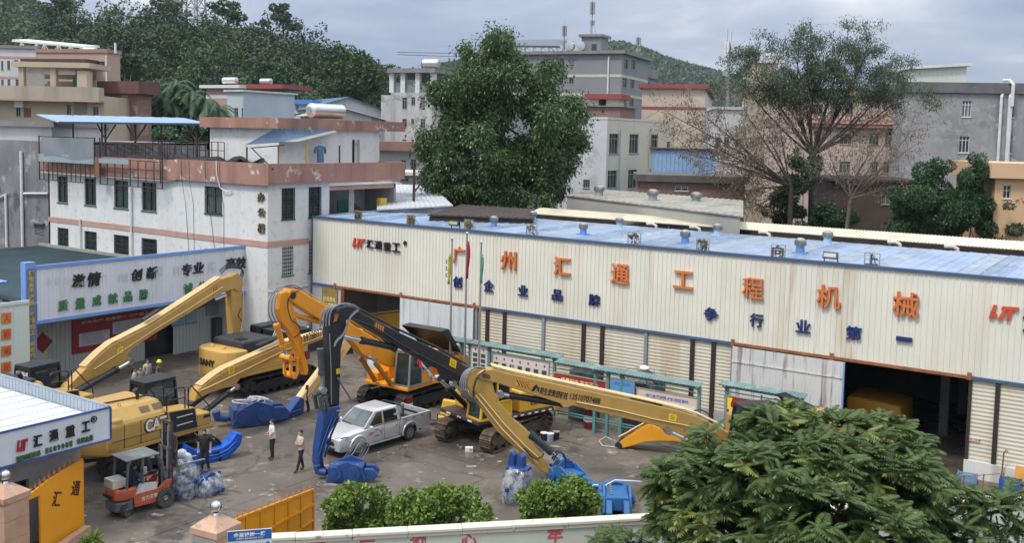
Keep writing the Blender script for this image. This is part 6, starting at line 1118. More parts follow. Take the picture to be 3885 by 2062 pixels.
b = E2.plate('boom', [(488, 1012), (524, 992), (566, 978), (584, 975), (592, 972), (606, 952), (724, 888), (813, 854), (872, 842), (885, 830), (883, 800), (874, 808), (816, 841), (717, 867), (662, 892), (567, 934), (542, 950), (499, 980)], YEL)
top = [(507, 977), (544, 948), (568, 933), (662, 891), (717, 866), (816, 840)]
E2.pipes(top, (.06, .17, .29, .41), .042, YEL2, b); E2.pipes([(500, 985), (545, 965), (610, 934), (720, 880), (812, 846)], (-.03,), .022, YEL2, b, 'pipe_line', 0)
E2.pipes([(655, 878), (690, 862), (714, 852)], (.12, .22, .32), .05, HOSB, b, 'rubber_hose', .1)
E2.text('139288976', (758, 857), (816, 833), 22, BLK, b); E2.sticker([(574, 924), (589, 918), (589, 938), (575, 944)], b)
E2.cyl((513, 1033), (589, 973), .78, .13, BLK, -.12); E2.cyl((508, 1030), (584, 970), .78, .13, BLK, .75)
s2 = E2.plate('stick', [(878, 842), (890, 840), (892, 862), (850, 922), (782, 1004), (766, 1012), (756, 1004), (826, 912)], YEL2, .42, .0)
E2.pipes([(866, 880), (820, 945), (775, 1000)], (-.02, .1), .03, YEL, s2, lift=0); E2.hose([(775, 970), (772, 1000), (778, 1030), (768, 1048), (745, 1050)], (0., .1), .035, HOSB)
# blue arm on its end, lying towards the blue clamp
ar = MB(); P0, P1, P2, P3 = E2.pt(738, 1000, .25), E2.pt(700, 1040, .25), E2.pt(684, 1075, .25), E2.pt(745, 1052, .25)
E2.plate('arm_adapter', [(757, 1000), (766, 1006), (764, 1040), (752, 1050), (704, 1070), (694, 1064), (728, 1038)], BLU, .5, -.02)
E2.pipes([(755, 1030), (690, 1055)], (-.05,), .03, BLU, E2.t, 'arm_pipe', 0); E2.pipes([(755, 1038), (690, 1064)], (-.05,), .03, BLU, E2.t, 'arm_pipe', 0)
# ---- E1: yellow machine further left
E1 = Exc('yellow long boom excavator with black engine cover at the left edge below the sign shed', -41.6, 23.5, 97, 90, YEL, near=-1, shoes=False)
cat_body(E1, 1, True); cat_text(E1, .5, 1.75, .85, .42); letters('cab_badge', 'CATERPILLAR', frame((.09, .9, 2.82), (0, -1, 0), (-1, 0, 0)), .8, .17, WHT, E1.t, .03, .01, world=False)
b = E1.plate('boom', [(172, 992), (224, 958), (290, 930), (318, 915), (326, 905), (322, 893), (337, 876), (393, 838), (466, 795), (560, 738), (588, 728), (600, 735), (612, 715), (611, 700), (598, 687), (583, 695), (556, 703), (498, 742), (375, 822), (303, 859), (282, 869), (250, 895), (203, 941), (168, 976)], YEL)
E1.pipes([(215, 929), (250, 894), (282, 868), (303, 858), (375, 821), (498, 741), (556, 702)], (.06, .17, .29, .41), .042, YEL2, b); E1.pipes([(235, 930), (290, 895), (330, 868), (400, 822), (470, 780), (560, 722)], (-.03,), .022, YEL2, b, 'pipe_line', 0)
E1.pipes([(367, 812), (388, 798), (404, 787)], (.1, .2, .3), .055, HOSB, b, 'rubber_hose', .1); E1.hazard([(537, 722), (550, 718), (549, 728), (533, 735)], b, 4); E1.sticker([(295, 879), (309, 871), (309, 888), (296, 892)], b)
s1 = E1.plate('stick', [(583, 722), (590, 705), (603, 700), (612, 712), (612, 760), (614, 790), (613, 812), (606, 845), (590, 846), (586, 790)], YEL, .46, .07)
E1.pipes([(612, 730), (611, 800), (604, 840)], (-.01,), .025, YEL2, s1, lift=0)
E1.cyl((190, 985), (323, 909), .74, .15, BLK, -.15); E1.cyl((186, 982), (319, 906), .74, .15, BLK, .75); E1.cyl((500, 778), (588, 741), .55, .10, BLK, .3)
E1.hose([(560, 690), (575, 677), (600, 675), (616, 684), (612, 702), (608, 715)], (.1, .25, .4), .03, HOSB, sp=3); E1.hose([(608, 775), (600, 795), (611, 810)], (0.,), .02, HOSB)
# ---- E3: machine with the black engine cover and lettered counterweight
E3 = Exc('yellow excavator with black flat engine cover, rear counterweight facing the viewer beside the sign shed', -41.3, 36.25, 90, 90, SAN, near=-1)
cw3 = E3.deck(-3.55, 2.55, sq=5); letters('logo_text', 'SANY', frame((-3.575, .2, 1.85), (0, -1, 0), (-1, 0, 0)), 1.15, .36, BLK, E3.t, .035, .02, world=False)
for y, w in ((-1.22, .55), (1.1, .25)):
    m = MB(); 
    for z in (1.85, 1.98): m.add([(-3.1-.0*w, y*1.12, z), (-2.5, y*1.23, z), (-2.5, y*1.23, z+.09), (-3.1, y*1.12, z+.09)], [(0, 1, 2, 3)])
    m.build('red_stripe', RED, E3.t, world=False).modifiers.new('t', 'SOLIDIFY').thickness = -.08
MB().add([(-2.95, -1.50, 1.8), (-2.35, -1.50, 1.8), (-2.35, -1.50, 2.02), (-2.85, -1.50, 2.02), (-2.95, -1.46, 1.8), (-2.35, -1.46, 1.8), (-2.35, -1.46, 2.02), (-2.85, -1.46, 2.02)], [(0, 1, 2, 3), (7, 6, 5, 4), (0, 4, 5, 1), (3, 2, 6, 7)]).build('red_stripe', RED, E3.t, world=False)
h = E3.box('engine_cover', -2.4, -.2, -1.15, 1.2, 2.25, 2.9, mat('hood_plastic', (.03, .033, .04), .55, 0, .15, 2), .12)
for i in range(5): MB().box(-2.15+i*.1, -2.1+i*.1, -.75, -.2, 2.905, 2.94).build('cover_rib', BLK, h, world=False)
for y in (-.4, .5): MB().ball((-3.0, y, 2.58), .12, 10, 6).build('lifting_eye', SAN, E3.t, world=False)
E3.box('body', -2.4, 1.9, -1.45, 1.45, 1.3, 2.24, SAN, .06); E3.cab(.3, 1.95, .55, 1.45, 3.0)
bx_ = E3.box('valve_box', .35, 2.2, -1.35, .5, 2.05, 2.95, BLK, .08); E3.box('valve_lid', .3, 2.25, -1.4, .55, 2.96, 3.02, BLK, .02, bx_)
for x, y in ((.5, -1.2), (1.3, -1.2), (2.1, -1.2)): MB().ball((x, y, 3.05), .05, 8, 6).build('bolt', WHT, bx_, world=False)
for k in range(4): MB().tube([(.3, -1.0+k*.12, 2.1), (.05, -1.0+k*.12, 2.7), (.35, -1.0+k*.12, 3.1+.05*k), (.75, -1.05+k*.12, 2.9), (.85, -1.05+k*.12, 2.2)], .035, 6).build('hose', mat('hose_pale', (.5, .52, .55), .5), E3.t, world=False, smooth=60)
bm3 = MB(); bm3.solid([(1.4, .32, 1.9), (4.6, .32, 2.0), (5.0, .32, 1.6), (4.4, .32, 1.3), (1.4, .32, 1.4)], (0, -.6, 0)); bm3.build('boom', NAVY, E3.t, world=False)
letters('side_text', 'FOUNDRYSY', frame((.9, -1.475, 1.55), (1, 0, 0), (0, -1, 0)), 1.2, .25, WHT, E3.t, .02, .01, world=False); E3.box('side_band', .2, 2.0, -1.472, -1.45, 1.33, 1.8, mat('band_dark_red', (.16, .015, .03), .5), .01)
# ---- E4: orange machine facing the viewer
E4 = Exc('orange excavator facing the yard with empty stick hanging and red ribbon on its cab', -32.95, 38.9, 270, 268, ORA, near=1, bw=.5)
E4.deck(-3.3, 2.2); E4.box('engine_bay', -2.4, -.4, -1.42, 1.42, 1.32, 2.25, ORA, .08); E4.box('tank_box', -.4, 1.2, -1.42, -.55, 1.32, 2.15, ORA, .06); E4.box('step_box', 1.2, 1.95, -1.4, -.65, 1.32, 1.75, ORA, .05)
cb4 = E4.cab(.25, 2.0, .5, 1.44, 3.0, STL, STL, ORA); hk = MB(); hk.add([(-2.3, -1.3, 2.35), (-2.3, 1.3, 2.35), (-1.2, 1.3, 3.75), (-1.2, -1.3, 3.75), (-.6, -1.3, 3.7), (-.6, 1.3, 3.7), (-2.3, -1.3, 2.6), (-2.3, 1.3, 2.6)], [(0, 1, 2, 3), (3, 2, 5, 4), (0, 3, 4), (1, 5, 2)]); hk.build('raised_hood', BLK, E4.t, world=False).modifiers.new('t', 'SOLIDIFY').thickness = .05
st = MB(); st.bar((.2, 1.46, 1.6), (1.2, 1.46, 2.5), .1, .02, (0, 1, 0)); st.bar((.1, 1.46, 1.45), (.5, 1.46, 1.75), .1, .02, (0, 1, 0)); st.build('side_stripe', WHT, E4.t, world=False)
b = E4.plate('boom', [(726, 737), (735, 728), (751, 729), (790, 752), (830, 776), (885, 816), (912, 832), (956, 858), (990, 888), (1003, 905), (995, 925), (985, 925), (945, 906), (930, 905), (908, 888), (896, 870), (880, 852), (817, 812), (775, 786), (735, 760), (727, 752)], ORA)
E4.pipes([(752, 727), (830, 774), (912, 830), (956, 856), (990, 884)], (.1, .5), .03, ORA, b); E4.hazard([(772, 760), (790, 768), (792, 780), (772, 771)], b, 6, ORA)
MB().cyl(E4.pt(737, 744, -.03), E4.pt(737, 744, .65), .16, 16).build('boom_pin', BLK, b)
s4 = E4.plate('stick', [(709, 740), (724, 733), (735, 748), (741, 770), (748, 796), (760, 840), (764, 868), (780, 930), (778, 944), (770, 946), (769, 940), (762, 915), (746, 870), (734, 838), (712, 812), (705, 780)], ORA, .34, .08)
E4.pipes([(744, 800), (757, 850), (768, 905)], (.02, .3), .028, ORA, s4, 'pipe_line', 0); lk = MB()
for of in (.05, .45): lk.bar(E4.pt(733, 903, of), E4.pt(733, 945, of), .1); lk.bar(E4.pt(750, 902, of), E4.pt(750, 944, of), .1)
lk.cyl(E4.pt(730, 902, -.05), E4.pt(730, 902, .55), .14, 12); lk.cyl(E4.pt(741, 946, -.05), E4.pt(741, 946, .55), .15, 12); lk.bar(E4.pt(735, 905, .2), E4.pt(775, 912, .2), .13); lk.build('bucket_linkage', ORA, E4.t)
E4.cyl((706, 822), (731, 900), .72, .13, ORA, .25, CHR); E4.cyl((916, 838), (751, 796), .55, .15, ORA, .3, ORA, rr=.75)
for of in (-.25, .8): E4.cyl((972, 962), (925, 898) if of < 0 else (928, 890), .78, .12, mat('cylinder_ochre', (.42, .2, .02), .5), of, CHR)
E4.hose([(765, 728), (738, 718), (712, 724), (696, 750), (694, 785), (706, 812)], (.05, .18, .3), .03, HOSE, sp=-3); E4.hose([(748, 733), (728, 745), (722, 775), (731, 806)], (-.05, .1), .025, HOSB, sp=4); E4.hose([(731, 806), (750, 820), (752, 838), (738, 850)], (-.05,), .025, HOSB)
rb = MB(); c_ = E4.c+Vector((-1.98, 0, 0)); RBN = mat('ribbon_red', (.6, .02, .05), .6)
q = Vector((-33.0+2.15, 36.85, 3.0)); rb.ball(q, .14, 8, 6, (1.5, .6, .8)); rb.bar(q, q+Vector((.15, 0, -.5)), .16, .04); rb.bar(q, q+Vector((-.05, 0, -.35)), .12, .04); o = rb.build('red_ribbon', RBN); tag(o, 'red ribbon tied to the cab corner of the orange excavator', 'ribbon')
# ---- E5: black boom machine with brown tracks
E5 = Exc('yellow bodied excavator with black boom and blue piling arm on brown muddy tracks', -26.15, 36.75, 254, 269, YEL3, near=1, track_m=TRKR, bw=.62)
E5.deck(-3.2, 2.25, skirt=mat('skirt_brown', (.055, .035, .03), .6)); E5.box('engine_bay', -2.4, -.3, -1.42, 1.42, 1.32, 2.3, YEL3, .08); E5.box('hood_top', -2.3, -.6, -1.0, .9, 2.31, 2.55, YEL3, .1); E5.box('tank_box', -.3, 1.3, -1.4, -.5, 1.32, 2.1, YEL3, .06)
E5.cab(.25, 1.95, .48, 1.44, 3.0, YEL3, YEL3, YEL3); m = MB()
for i in range(9): m.box(-2.2+i*.42, -2.0+i*.42, 1.452, 1.462, 1.2, 1.27)
for i in range(3): m.box(2.102, 2.11, -.9+i*.8, -.6+i*.8, 1.2, 1.27)
m.build('reflector_dashes', WHT, E5.t, world=False)
for i in range(3): E5.box('side_grille', -1.5+i*.22, -1.35+i*.22, 1.422, 1.44, 1.6, 2.05, mat('grille_brown', (.16, .10, .05), .7), .005)
ex = MB(); ex.tube([(-1.2, -.4, 2.5), (-1.2, -.4, 2.8), (-1.3, -.35, 3.0)], .07, 8); ex.build('exhaust', STL, E5.t, world=False); MB().lathe([(.09, 0), (.11, .15), (.05, .25)], (-1.0, .3, 2.55), 10).build('warning_lamp', RED, E5.t, world=False)
b = E5.plate('boom', [(838, 800), (845, 785), (858, 776), (875, 772), (890, 775), (919, 793), (1002, 836), (1109, 886), (1180, 927), (1200, 945), (1215, 965), (1205, 985), (1190, 985), (1160, 962), (1126, 961), (1112, 934), (1060, 907), (1002, 874), (940, 833), (890, 806), (872, 806), (862, 812)], NAVY)
E5.pipes([(892, 773), (919, 790), (1002, 833), (1109, 883), (1178, 924)], (.1, .5), .035, NAVY, b); E5.pipes([(880, 800), (940, 822), (1002, 862), (1060, 896), (1112, 922), (1180, 958)], (-.03,), .028, NAVY, b, 'pipe_line', 0)
E5.hazard([(943, 810), (966, 822), (964, 840), (942, 827)], b); E5.sticker([(1133, 902), (1149, 909), (1146, 928), (1130, 920)], b)
s5 = E5.plate('stick', [(834, 784), (842, 776), (858, 778), (872, 800), (874, 830), (866, 856), (860, 880), (858, 940), (856, 1022), (832, 1022), (829, 930), (826, 860), (827, 815)], NAVY, .44, .05)
E5.hazard([(843, 792), (851, 790), (849, 806), (839, 812)], s5, 3); E5.sticker([(846, 929), (855, 928), (855, 940), (846, 942)], s5); E5.pipes([(828, 840), (832, 930), (833, 1018)], (-.03,), .02, STL, s5, 'pipe_line', 0)
E5.cyl((812, 885), (818, 985), .62, .13, mat('cylinder_grey', (.06, .065, .07), .4), .2, STL); E5.cyl((1000, 878), (862, 848), .62, .14, NAVY, .25, CHR)
lk = MB()
for of in (.02, .5): lk.bar(E5.pt(805, 998, of), E5.pt(812, 1036, of), .13); lk.bar(E5.pt(818, 1000, of), E5.pt(828, 1036, of), .13)
lk.cyl(E5.pt(800, 992, .25), E5.pt(845, 1004, .25), .13, 12); lk.build('bucket_linkage', mat('link_grey', (.09, .09, .09), .5, .2), E5.t)
for of in (-.3, .85): E5.cyl((1205, 1035), (1130, 962), .66, .13, BLK, of)
E5.hose([(905, 780), (880, 766), (850, 768), (832, 786), (828, 820)], (.0, .15, .3, .45), .035, HOSE, sp=-3); E5.hose([(898, 782), (878, 800), (862, 840), (845, 858), (838, 872)], (-.1, .0), .035, HOSE, sp=3); E5.hose([(849, 952), (862, 975), (878, 1000), (882, 1018), (868, 1032), (845, 1034)], (-.1, -.0), .025, HOSE); E5.hose([(1010, 893), (1030, 886), (1055, 893)], (-.06,), .03, HOSB)
# blue piling arm with its clamp resting on the yard
a5 = E5.plate('piling_arm', [(818, 1030), (854, 1022), (856, 1036), (848, 1060), (826, 1100), (814, 1150), (815, 1172), (826, 1186), (846, 1192), (868, 1196), (862, 1206), (828, 1203), (808, 1187), (799, 1170), (801, 1130), (807, 1090), (813, 1050)], BLU, .5, .0)
E5.pipes([(836, 1046), (812, 1110), (800, 1150), (804, 1172), (822, 1188), (850, 1192)], (-.05,), .03, BLU, a5, 'arm_pipe', 0); E5.pipes([(844, 1050), (822, 1098), (808, 1150), (812, 1174), (832, 1190)], (-.07,), .03, BLU, a5, 'arm_pipe', 0); E5.pipes([(852, 1048), (832, 1094), (816, 1150)], (-.04,), .045, mat('pipe_dark_blue', (.008, .02, .10), .4), a5, 'arm_pipe', 0)
def clamp(name, label, c, rz, sc=1., m=BLU, parent=None, hoses=True, hm=HOSE):
    """vibratory sheet-pile clamp: box body, two round gear housings, jaws, hoses"""
    t = thing(name, label, 'pile clamp', c, rz) if not parent else parent; M = Matrix.Scale(sc, 4) if not parent else TW(c) @ Matrix.Rotation(rz, 4, 'Z') @ Matrix.Scale(sc, 4); W_ = bool(parent); pi = PM[t.name].inverted() if parent else None
    def B(nm, mb, mm, **k): return mb.build(nm, mm, t, world=W_, **k)
    q = MB(M); q.box(-.75, .75, -.42, .42, .18, .7); B('body', q, m, bev=.06)
    q = MB(M); q.solid([(-.85, -.5, .05), (-.5, -.5, .72), (.1, -.5, .95), (.7, -.5, .72), (.95, -.5, .2), (.6, -.5, .0)], (0, .09, 0)); B('side_plate', q, m, bev=.02)
    q = MB(M); q.solid([(-.85, .41, .05), (-.5, .41, .72), (.1, .41, .95), (.7, .41, .72), (.95, .41, .2), (.6, .41, .0)], (0, .09, 0)); B('side_plate', q, m, bev=.02)
    for x in (-.42, .38): q = MB(M); q.cyl((x, -.62, .45), (x, -.5, .45), .28, 18); q.cyl((x, -.66, .45), (x, -.62, .45), .1, 10); B('gear_housing', q, m, smooth=40)
    for s in (-1, 1): q = MB(M); q.solid([(.7, s*.3-.1, .1), (1.25, s*.3-.1, .12), (1.4, s*.3-.1, .35), (1.2, s*.3-.1, .6), (.8, s*.3-.1, .62)], (0, .2, 0)); B('jaw', q, m, bev=.03)
    q = MB(M); q.tube([(-.9, 0, .3), (-1.25, 0, .35), (-1.3, 0, .6)], .16, 10); B('motor', q, m, smooth=40)
    for i in range(6): q = MB(M); q.cyl((-.6+i*.22, -.2, .7), (-.6+i*.22, -.2, .76), .05, 6); B('bolt', q, STL)
    for i in range(6 if hoses else 0): r_ = (.36, .3, .4, .26, .33, .38)[i]; a0 = i*1.3; q = MB(M); q.tube([(-.25+.14*i-.1+r_*math.cos(a0+a), -.05+.1*(i % 3)+r_*.8*math.sin(a0+a), .76+.16*math.sin(a*.5)*(1+.3*(i % 2))) for a in np.linspace(0, 5.2, 14)], .03, 6); B('hose', q, hm, smooth=60)
    return t
g_ = G(872, 1208); clamp('', '', (g_.x, g_.y, 0), R(35), .92, BLU, E5.t, False); E5.hose([(846, 1190), (872, 1180), (905, 1160), (915, 1145), (925, 1120), (905, 1112), (885, 1140), (862, 1172)], (-.1, .1, .25), .03, HOSE)
# ---- E6: lettered yellow long boom from the right
E6 = Exc('sand yellow excavator behind the street tree, its lettered long boom reaching left across the yard', -14.5, 40.2, 229, 225, YEL, near=1, bw=.62, shoes=False)
E6.deck(-3.3, 2.3); E6.box('engine_bay', -2.5, -.4, -1.42, 1.42, 1.32, 2.3, YEL, .08); E6.box('tank_box', -.4, 1.2, -1.42, -.55, 1.32, 2.1, YEL, .05); E6.cab(.25, 2.0, .5, 1.44, 3.0)
hp_ = [G(1952, 992, 4.0), G(2030, 1030, 3.4), G(1992, 1040, 2.9)]; hh = MB(); hh.solid([hp_[0], hp_[1], hp_[2]], (.25, .35, .05)); hh.build('raised_hood', BLK, E6.t); p = G(1996, 1022, 3.2); MB().ball(p, .12, 8, 6, (1, 1, .6)).build('tail_lamp', RED, E6.t)
b = E6.plate('boom', [(1198, 950), (1205, 938), (1216, 931), (1240, 930), (1278, 940), (1395, 966), (1500, 989), (1600, 1010), (1697, 1032), (1752, 1048), (1822, 1084), (1842, 1098), (1835, 1112), (1800, 1108), (1721, 1102), (1690, 1094), (1674, 1088), (1655, 1074), (1632, 1068), (1520, 1042), (1441, 1022), (1430, 1026), (1418, 1028), (1410, 1017), (1243, 963), (1212, 958)], YEL)
E6.pipes([(1240, 928), (1278, 938), (1395, 964), (1500, 987), (1600, 1008), (1697, 1030), (1752, 1046), (1822, 1080)], (.06, .17, .29, .41), .042, YEL2, b); E6.pipes([(1450, 1012), (1560, 1034), (1640, 1054), (1720, 1070), (1800, 1088)], (-.03,), .022, YEL2, b, 'pipe_line', 0); E6.pipes([(1590, 1008), (1640, 1019), (1668, 1027)], (.1, .2, .3), .055, HOSB, b, 'rubber_hose', .1)
E6.hazard([(1298, 956), (1332, 964), (1338, 980), (1298, 969)], b, 5); E6.text('符生宏凯钢板桩', (1358, 983), (1428, 998), 18, BLK, b, .02); E6.text('13510707488', (1434, 997), (1510, 1011), 15, BLK, b, .015)
mk = [E6.pt(x, y)+E6.n*.004 for x, y in ((1336, 984), (1344, 972), (1350, 968), (1354, 976), (1348, 978), (1343, 986))]; MB().solid(mk, E6.n*.004).build('painted_emblem', BLK, b); mk = [E6.pt(x, y)+E6.n*.004 for x, y in ((1348, 988), (1352, 978), (1357, 974), (1356, 990), (1353, 982))]; MB().solid(mk, E6.n*.004).build('painted_emblem', BLK, b)
E6.sticker([(1683, 1041), (1703, 1045), (1700, 1062), (1682, 1057)], b); sl_ = [E6.pt(x, y)+E6.n*.008 for x, y in ((1212, 944), (1218, 940), (1232, 944), (1234, 952), (1228, 955), (1214, 951))]; MB().solid(sl_, E6.n*.01).build('pin_plate', mat('pin_brown', (.10, .075, .05), .6), b)
s6 = E6.plate('stick', [(1178, 952), (1184, 940), (1198, 932), (1212, 932), (1224, 948), (1240, 965), (1247, 992), (1256, 1000), (1253, 1014), (1262, 1020), (1296, 1060), (1312, 1072), (1328, 1086), (1336, 1094), (1330, 1104), (1342, 1120), (1372, 1158), (1394, 1188), (1382, 1198), (1356, 1184), (1300, 1132), (1252, 1088), (1188, 998), (1176, 972)], YEL, .5, .06)
E6.pipes([(1196, 995), (1260, 1078), (1310, 1128), (1352, 1166)], (-.02,), .03, YEL2, s6, 'pipe_line', 0); E6.pipes([(1206, 992), (1268, 1068), (1318, 1120), (1360, 1158)], (-.02,), .03, YEL2, s6, 'pipe_line', 0); E6.hazard([(1186, 984), (1196, 982), (1206, 1000), (1196, 1000)], s6, 3)
E6.cyl((1424, 1022), (1262, 997), .86, .13, BLK, .25); E6.cyl((1338, 1098), (1418, 1166), .66, .14, mat('cylinder_slate', (.025, .045, .05), .35), .2, CHR)
E6.cyl((1790, 1135), (1676, 1082), .58, .14, BLK, -.2); E6.cyl((1786, 1132), (1672, 1078), .58, .14, BLK, .8)
E6.hose([(1222, 928), (1196, 926), (1178, 942), (1172, 970), (1182, 996), (1202, 1010)], (.05, .18, .3, .42), .035, HOSE, sp=-3); E6.hose([(1220, 932), (1203, 945), (1192, 970), (1190, 1000)], (-.06,), .035, HOSB); E6.hose([(1392, 1160), (1405, 1140), (1420, 1148), (1422, 1172), (1405, 1186)], (.0, .2), .035, HOSB); E6.hose([(1745, 1040), (1770, 1036), (1800, 1055)], (.2,), .03, HOSB); E6.hose([(1318, 1128), (1340, 1152), (1362, 1150), (1366, 1140)], (-.05,), .03, HOSB)
g_ = E6.pt(1418, 1178, .3); hd_ = MB(); hd_.solid([E6.pt(x, y, 0) for x, y in ((1396, 1190), (1412, 1160), (1428, 1152), (1442, 1166), (1452, 1196), (1440, 1212), (1405, 1210))], -E6.n*.6); hd_.build('blue_head', BLU2, E6.t, bev=.05); MB().cyl(E6.pt(1432, 1170, -.05), E6.pt(1432, 1170, .66), .17, 14).build('head_pin', BLU, E6.t)
g_ = G(1425, 1222); clamp('', '', (g_.x, g_.y, 0), R(-20), .9, BLU2, E6.t, False)
# ================================================================ people
def person(label, x, y, rz, J=None, shirt=None, pants=None, hair=HAIR, shoe=BLK, h=1.72, sleeve='short', long_hair=False, glove=None, helmet=None, z=0., name='person'):
    """one skinned body: joints -> edges -> skin + subdivision; clothes are material regions of it"""
    D = dict(pel=(0, 0, .95), spi=(0, 0, 1.14), che=(.0, 0, 1.34), nec=(.0, 0, 1.47), chi=(.02, 0, 1.54), hea=(.02, 0, 1.61), top=(.01, 0, 1.69), nos=(.115, 0, 1.59),
             shL=(0, .175, 1.41), elL=(0, .23, 1.14), wrL=(.06, .24, .90), haL=(.08, .24, .83), shR=(0, -.175, 1.41), elR=(0, -.23, 1.14), wrR=(.06, -.24, .90), haR=(.08, -.24, .83),
             hiL=(0, .085, .90), knL=(.02, .1, .49), anL=(-.01, .105, .09), toL=(.15, .12, .035), hiR=(0, -.085, .90), knR=(.02, -.1, .49), anR=(-.01, -.105, .09), toR=(.15, -.12, .035))
    D.update(J or {}); k = h/1.72; D = {a: Vector(p)*k for a, p in D.items()}
    E_ = [('pel', 'spi', 's'), ('spi', 'che', 's'), ('che', 'nec', 's'), ('nec', 'chi', 'k'), ('chi', 'hea', 'k'), ('hea', 'top', 'k'), ('hea', 'nos', 'k'), ('pel', 'hiL', 'p'), ('hiL', 'knL', 'p'), ('knL', 'anL', 'p'), ('anL', 'toL', 'f'), ('pel', 'hiR', 'p'), ('hiR', 'knR', 'p'), ('knR', 'anR', 'p'), ('anR', 'toR', 'f')]
    for s in 'LR': E_ += [('che', 'sh'+s, 's'), ('sh'+s, 'el'+s, 's'), ('el'+s, 'wr'+s, 'k' if sleeve == 'short' else 's'), ('wr'+s, 'ha'+s, 'g')]
    rad = dict(pel=(.15, .12), spi=(.145, .105), che=(.15, .11), nec=(.058, .058), chi=(.075, .07), hea=(.088, .08), top=(.06, .055), nos=(.016, .014), sh=(.075, .07), el=(.046, .046), wr=(.03, .032), ha=(.036, .022), hi=(.1, .1), kn=(.066, .066), an=(.046, .05), to=(.035, .045))
    me = bpy.data.meshes.new('person'); bm = bmesh.new(); sk = bm.verts.layers.skin.verify(); vs = {}
    for n, p in D.items(): v = bm.verts.new(p); r = rad.get(n) or rad[n[:2]]; v[sk].radius = (r[0]*k*1.1, r[1]*k*1.15); v[sk].use_root = n == 'pel'; vs[n] = v
    for a, b, _ in E_: bm.edges.new((vs[a], vs[b]))
    bm.to_mesh(me); bm.free(); o = bpy.data.objects.new('person_body', me); COL.objects.link(o); o.modifiers.new('s', 'SKIN').use_smooth_shade = True; m = o.modifiers.new('u', 'SUBSURF'); m.levels = m.render_levels = 1
    bpy.context.view_layer.update(); me2 = bpy.data.meshes.new_from_object(o.evaluated_get(bpy.context.evaluated_depsgraph_get())); bpy.data.objects.remove(o)
    # fingers: five tapered chains rooted in each palm, merged into the same body
    V = [tuple(v.co) for v in me2.vertices]; Fs = [tuple(p.vertices) for p in me2.polygons]; tags = [None]*len(Fs); fb = MB()
    for s, sg in (('L', 1), ('R', -1)):
        w, hh = D['wr'+s], D['ha'+s]; d = (hh-w).normalized(); a = d.cross(Vector((1, .2, .1))).normalized(); c = d.cross(a)
        for i, l in enumerate((.062, .072, .076, .068)): st = hh+a*(-.03+.02*i)*k; fb.tube([st, st+d*l*.5*k+c*.006, st+d*l*k+c*.022*k], [.0095*k, .0085*k, .006*k], 5)
        st = w.lerp(hh, .5)+a*.03*k*sg; fb.tube([st, st+(a*sg*.6+d*.8)*.035*k, st+(a*sg*.4+d*.95)*.06*k], [.011*k, .009*k, .007*k], 5)
    n0 = len(V); V += fb.v; Fs += [tuple(i+n0 for i in f) for f in fb.f]; tags += ['g']*len(fb.f)
    me3 = bpy.data.meshes.new('person'); me3.from_pydata(V, [], Fs); mats = [SKIN, shirt, pants, shoe, glove or SKIN]
    for q in mats: me3.materials.append(q)
    ix = dict(k=0, s=1, p=2, f=3, g=4); hem = D['pel'].z-.02*k
    for p, tg in zip(me3.polygons, tags):
        c = p.center; best, bd = 's', 9
        if tg: best = tg
        else:
            for a, b, t in E_:
                A, B = D[a], D[b]; q = max(0, min(1, (c-A).dot(B-A)/(B-A).length_squared)); d = (c-A.lerp(B, q)).length-(rad.get(a) or rad[a[:2]])[0]*k*.8
                if d < bd: bd, best = d, t
                if t == 's' and a[:2] == 'sh' and sleeve == 'short' and d == bd and q > .75: best = 'k'
            if best == 'p' and c.z > hem and 'sit' not in (J or {}): best = 's'
        p.material_index = ix[best]; p.use_smooth = True
    o = bpy.data.objects.new(name, me3); COL.objects.link(o); o.location = (x, y, z); o.rotation_euler = (0, 0, rz); PM[o.name] = Matrix.Translation((x, y, z)) @ Matrix.Rotation(rz, 4, 'Z'); tag(o, label, 'person')
    hc = D['hea']+Vector((-.012, 0, .035))*k; hm = MB(); hm.ball(hc, .098*k, 12, 8, (1.02, .9, .95)); hm.v = [v for v in hm.v]; cut = [f for f in hm.f if sum(hm.v[i][2] for i in f)/len(f) > hc.z-.045*k and not (sum(hm.v[i][0] for i in f)/len(f) > hc.x+.05*k and sum(hm.v[i][2] for i in f)/len(f) < hc.z+.045*k) or sum(hm.v[i][0] for i in f)/len(f) < hc.x-.04*k]; hm.f = cut; hm.build('hair', hair, o, smooth=60, world=False)
    if long_hair: MB().tube([hc+Vector((-.06, 0, .02)), hc+Vector((-.1, 0, -.12)), hc+Vector((-.09, 0, -.26))], [.07, .06, .03], 8).build('ponytail', hair, o, smooth=60, world=False)
    ey = MB()
    for s in (-1, 1): ey.ball(D['hea']+Vector((.075, s*.032, .01))*k, .011*k, 6, 4); 
    ey.box(D['hea'].x+.068*k, D['hea'].x+.084*k, -.022*k, .022*k, D['hea'].z-.062*k, D['hea'].z-.054*k); ey.build('eyes_and_mouth', mat('eye_dark', (.06, .02, .02), .5), o, world=False)
    er = MB()
    for s in (-1, 1): er.ball(D['hea']+Vector((-.005, s*.083, .0))*k, .026*k, 6, 5, (.7, .4, 1.2))
    er.build('ears', SKIN, o, world=False)
    if helmet: q = MB(); q.lathe([(.15*k, 0), (.15*k, .012*k), (.118*k, .02*k), (.112*k, .07*k), (.08*k, .12*k), (.01, .14*k)], hc+Vector((.01, 0, .03*k)), 16); q.build('helmet', helmet, o, smooth=50, world=False)
    return o
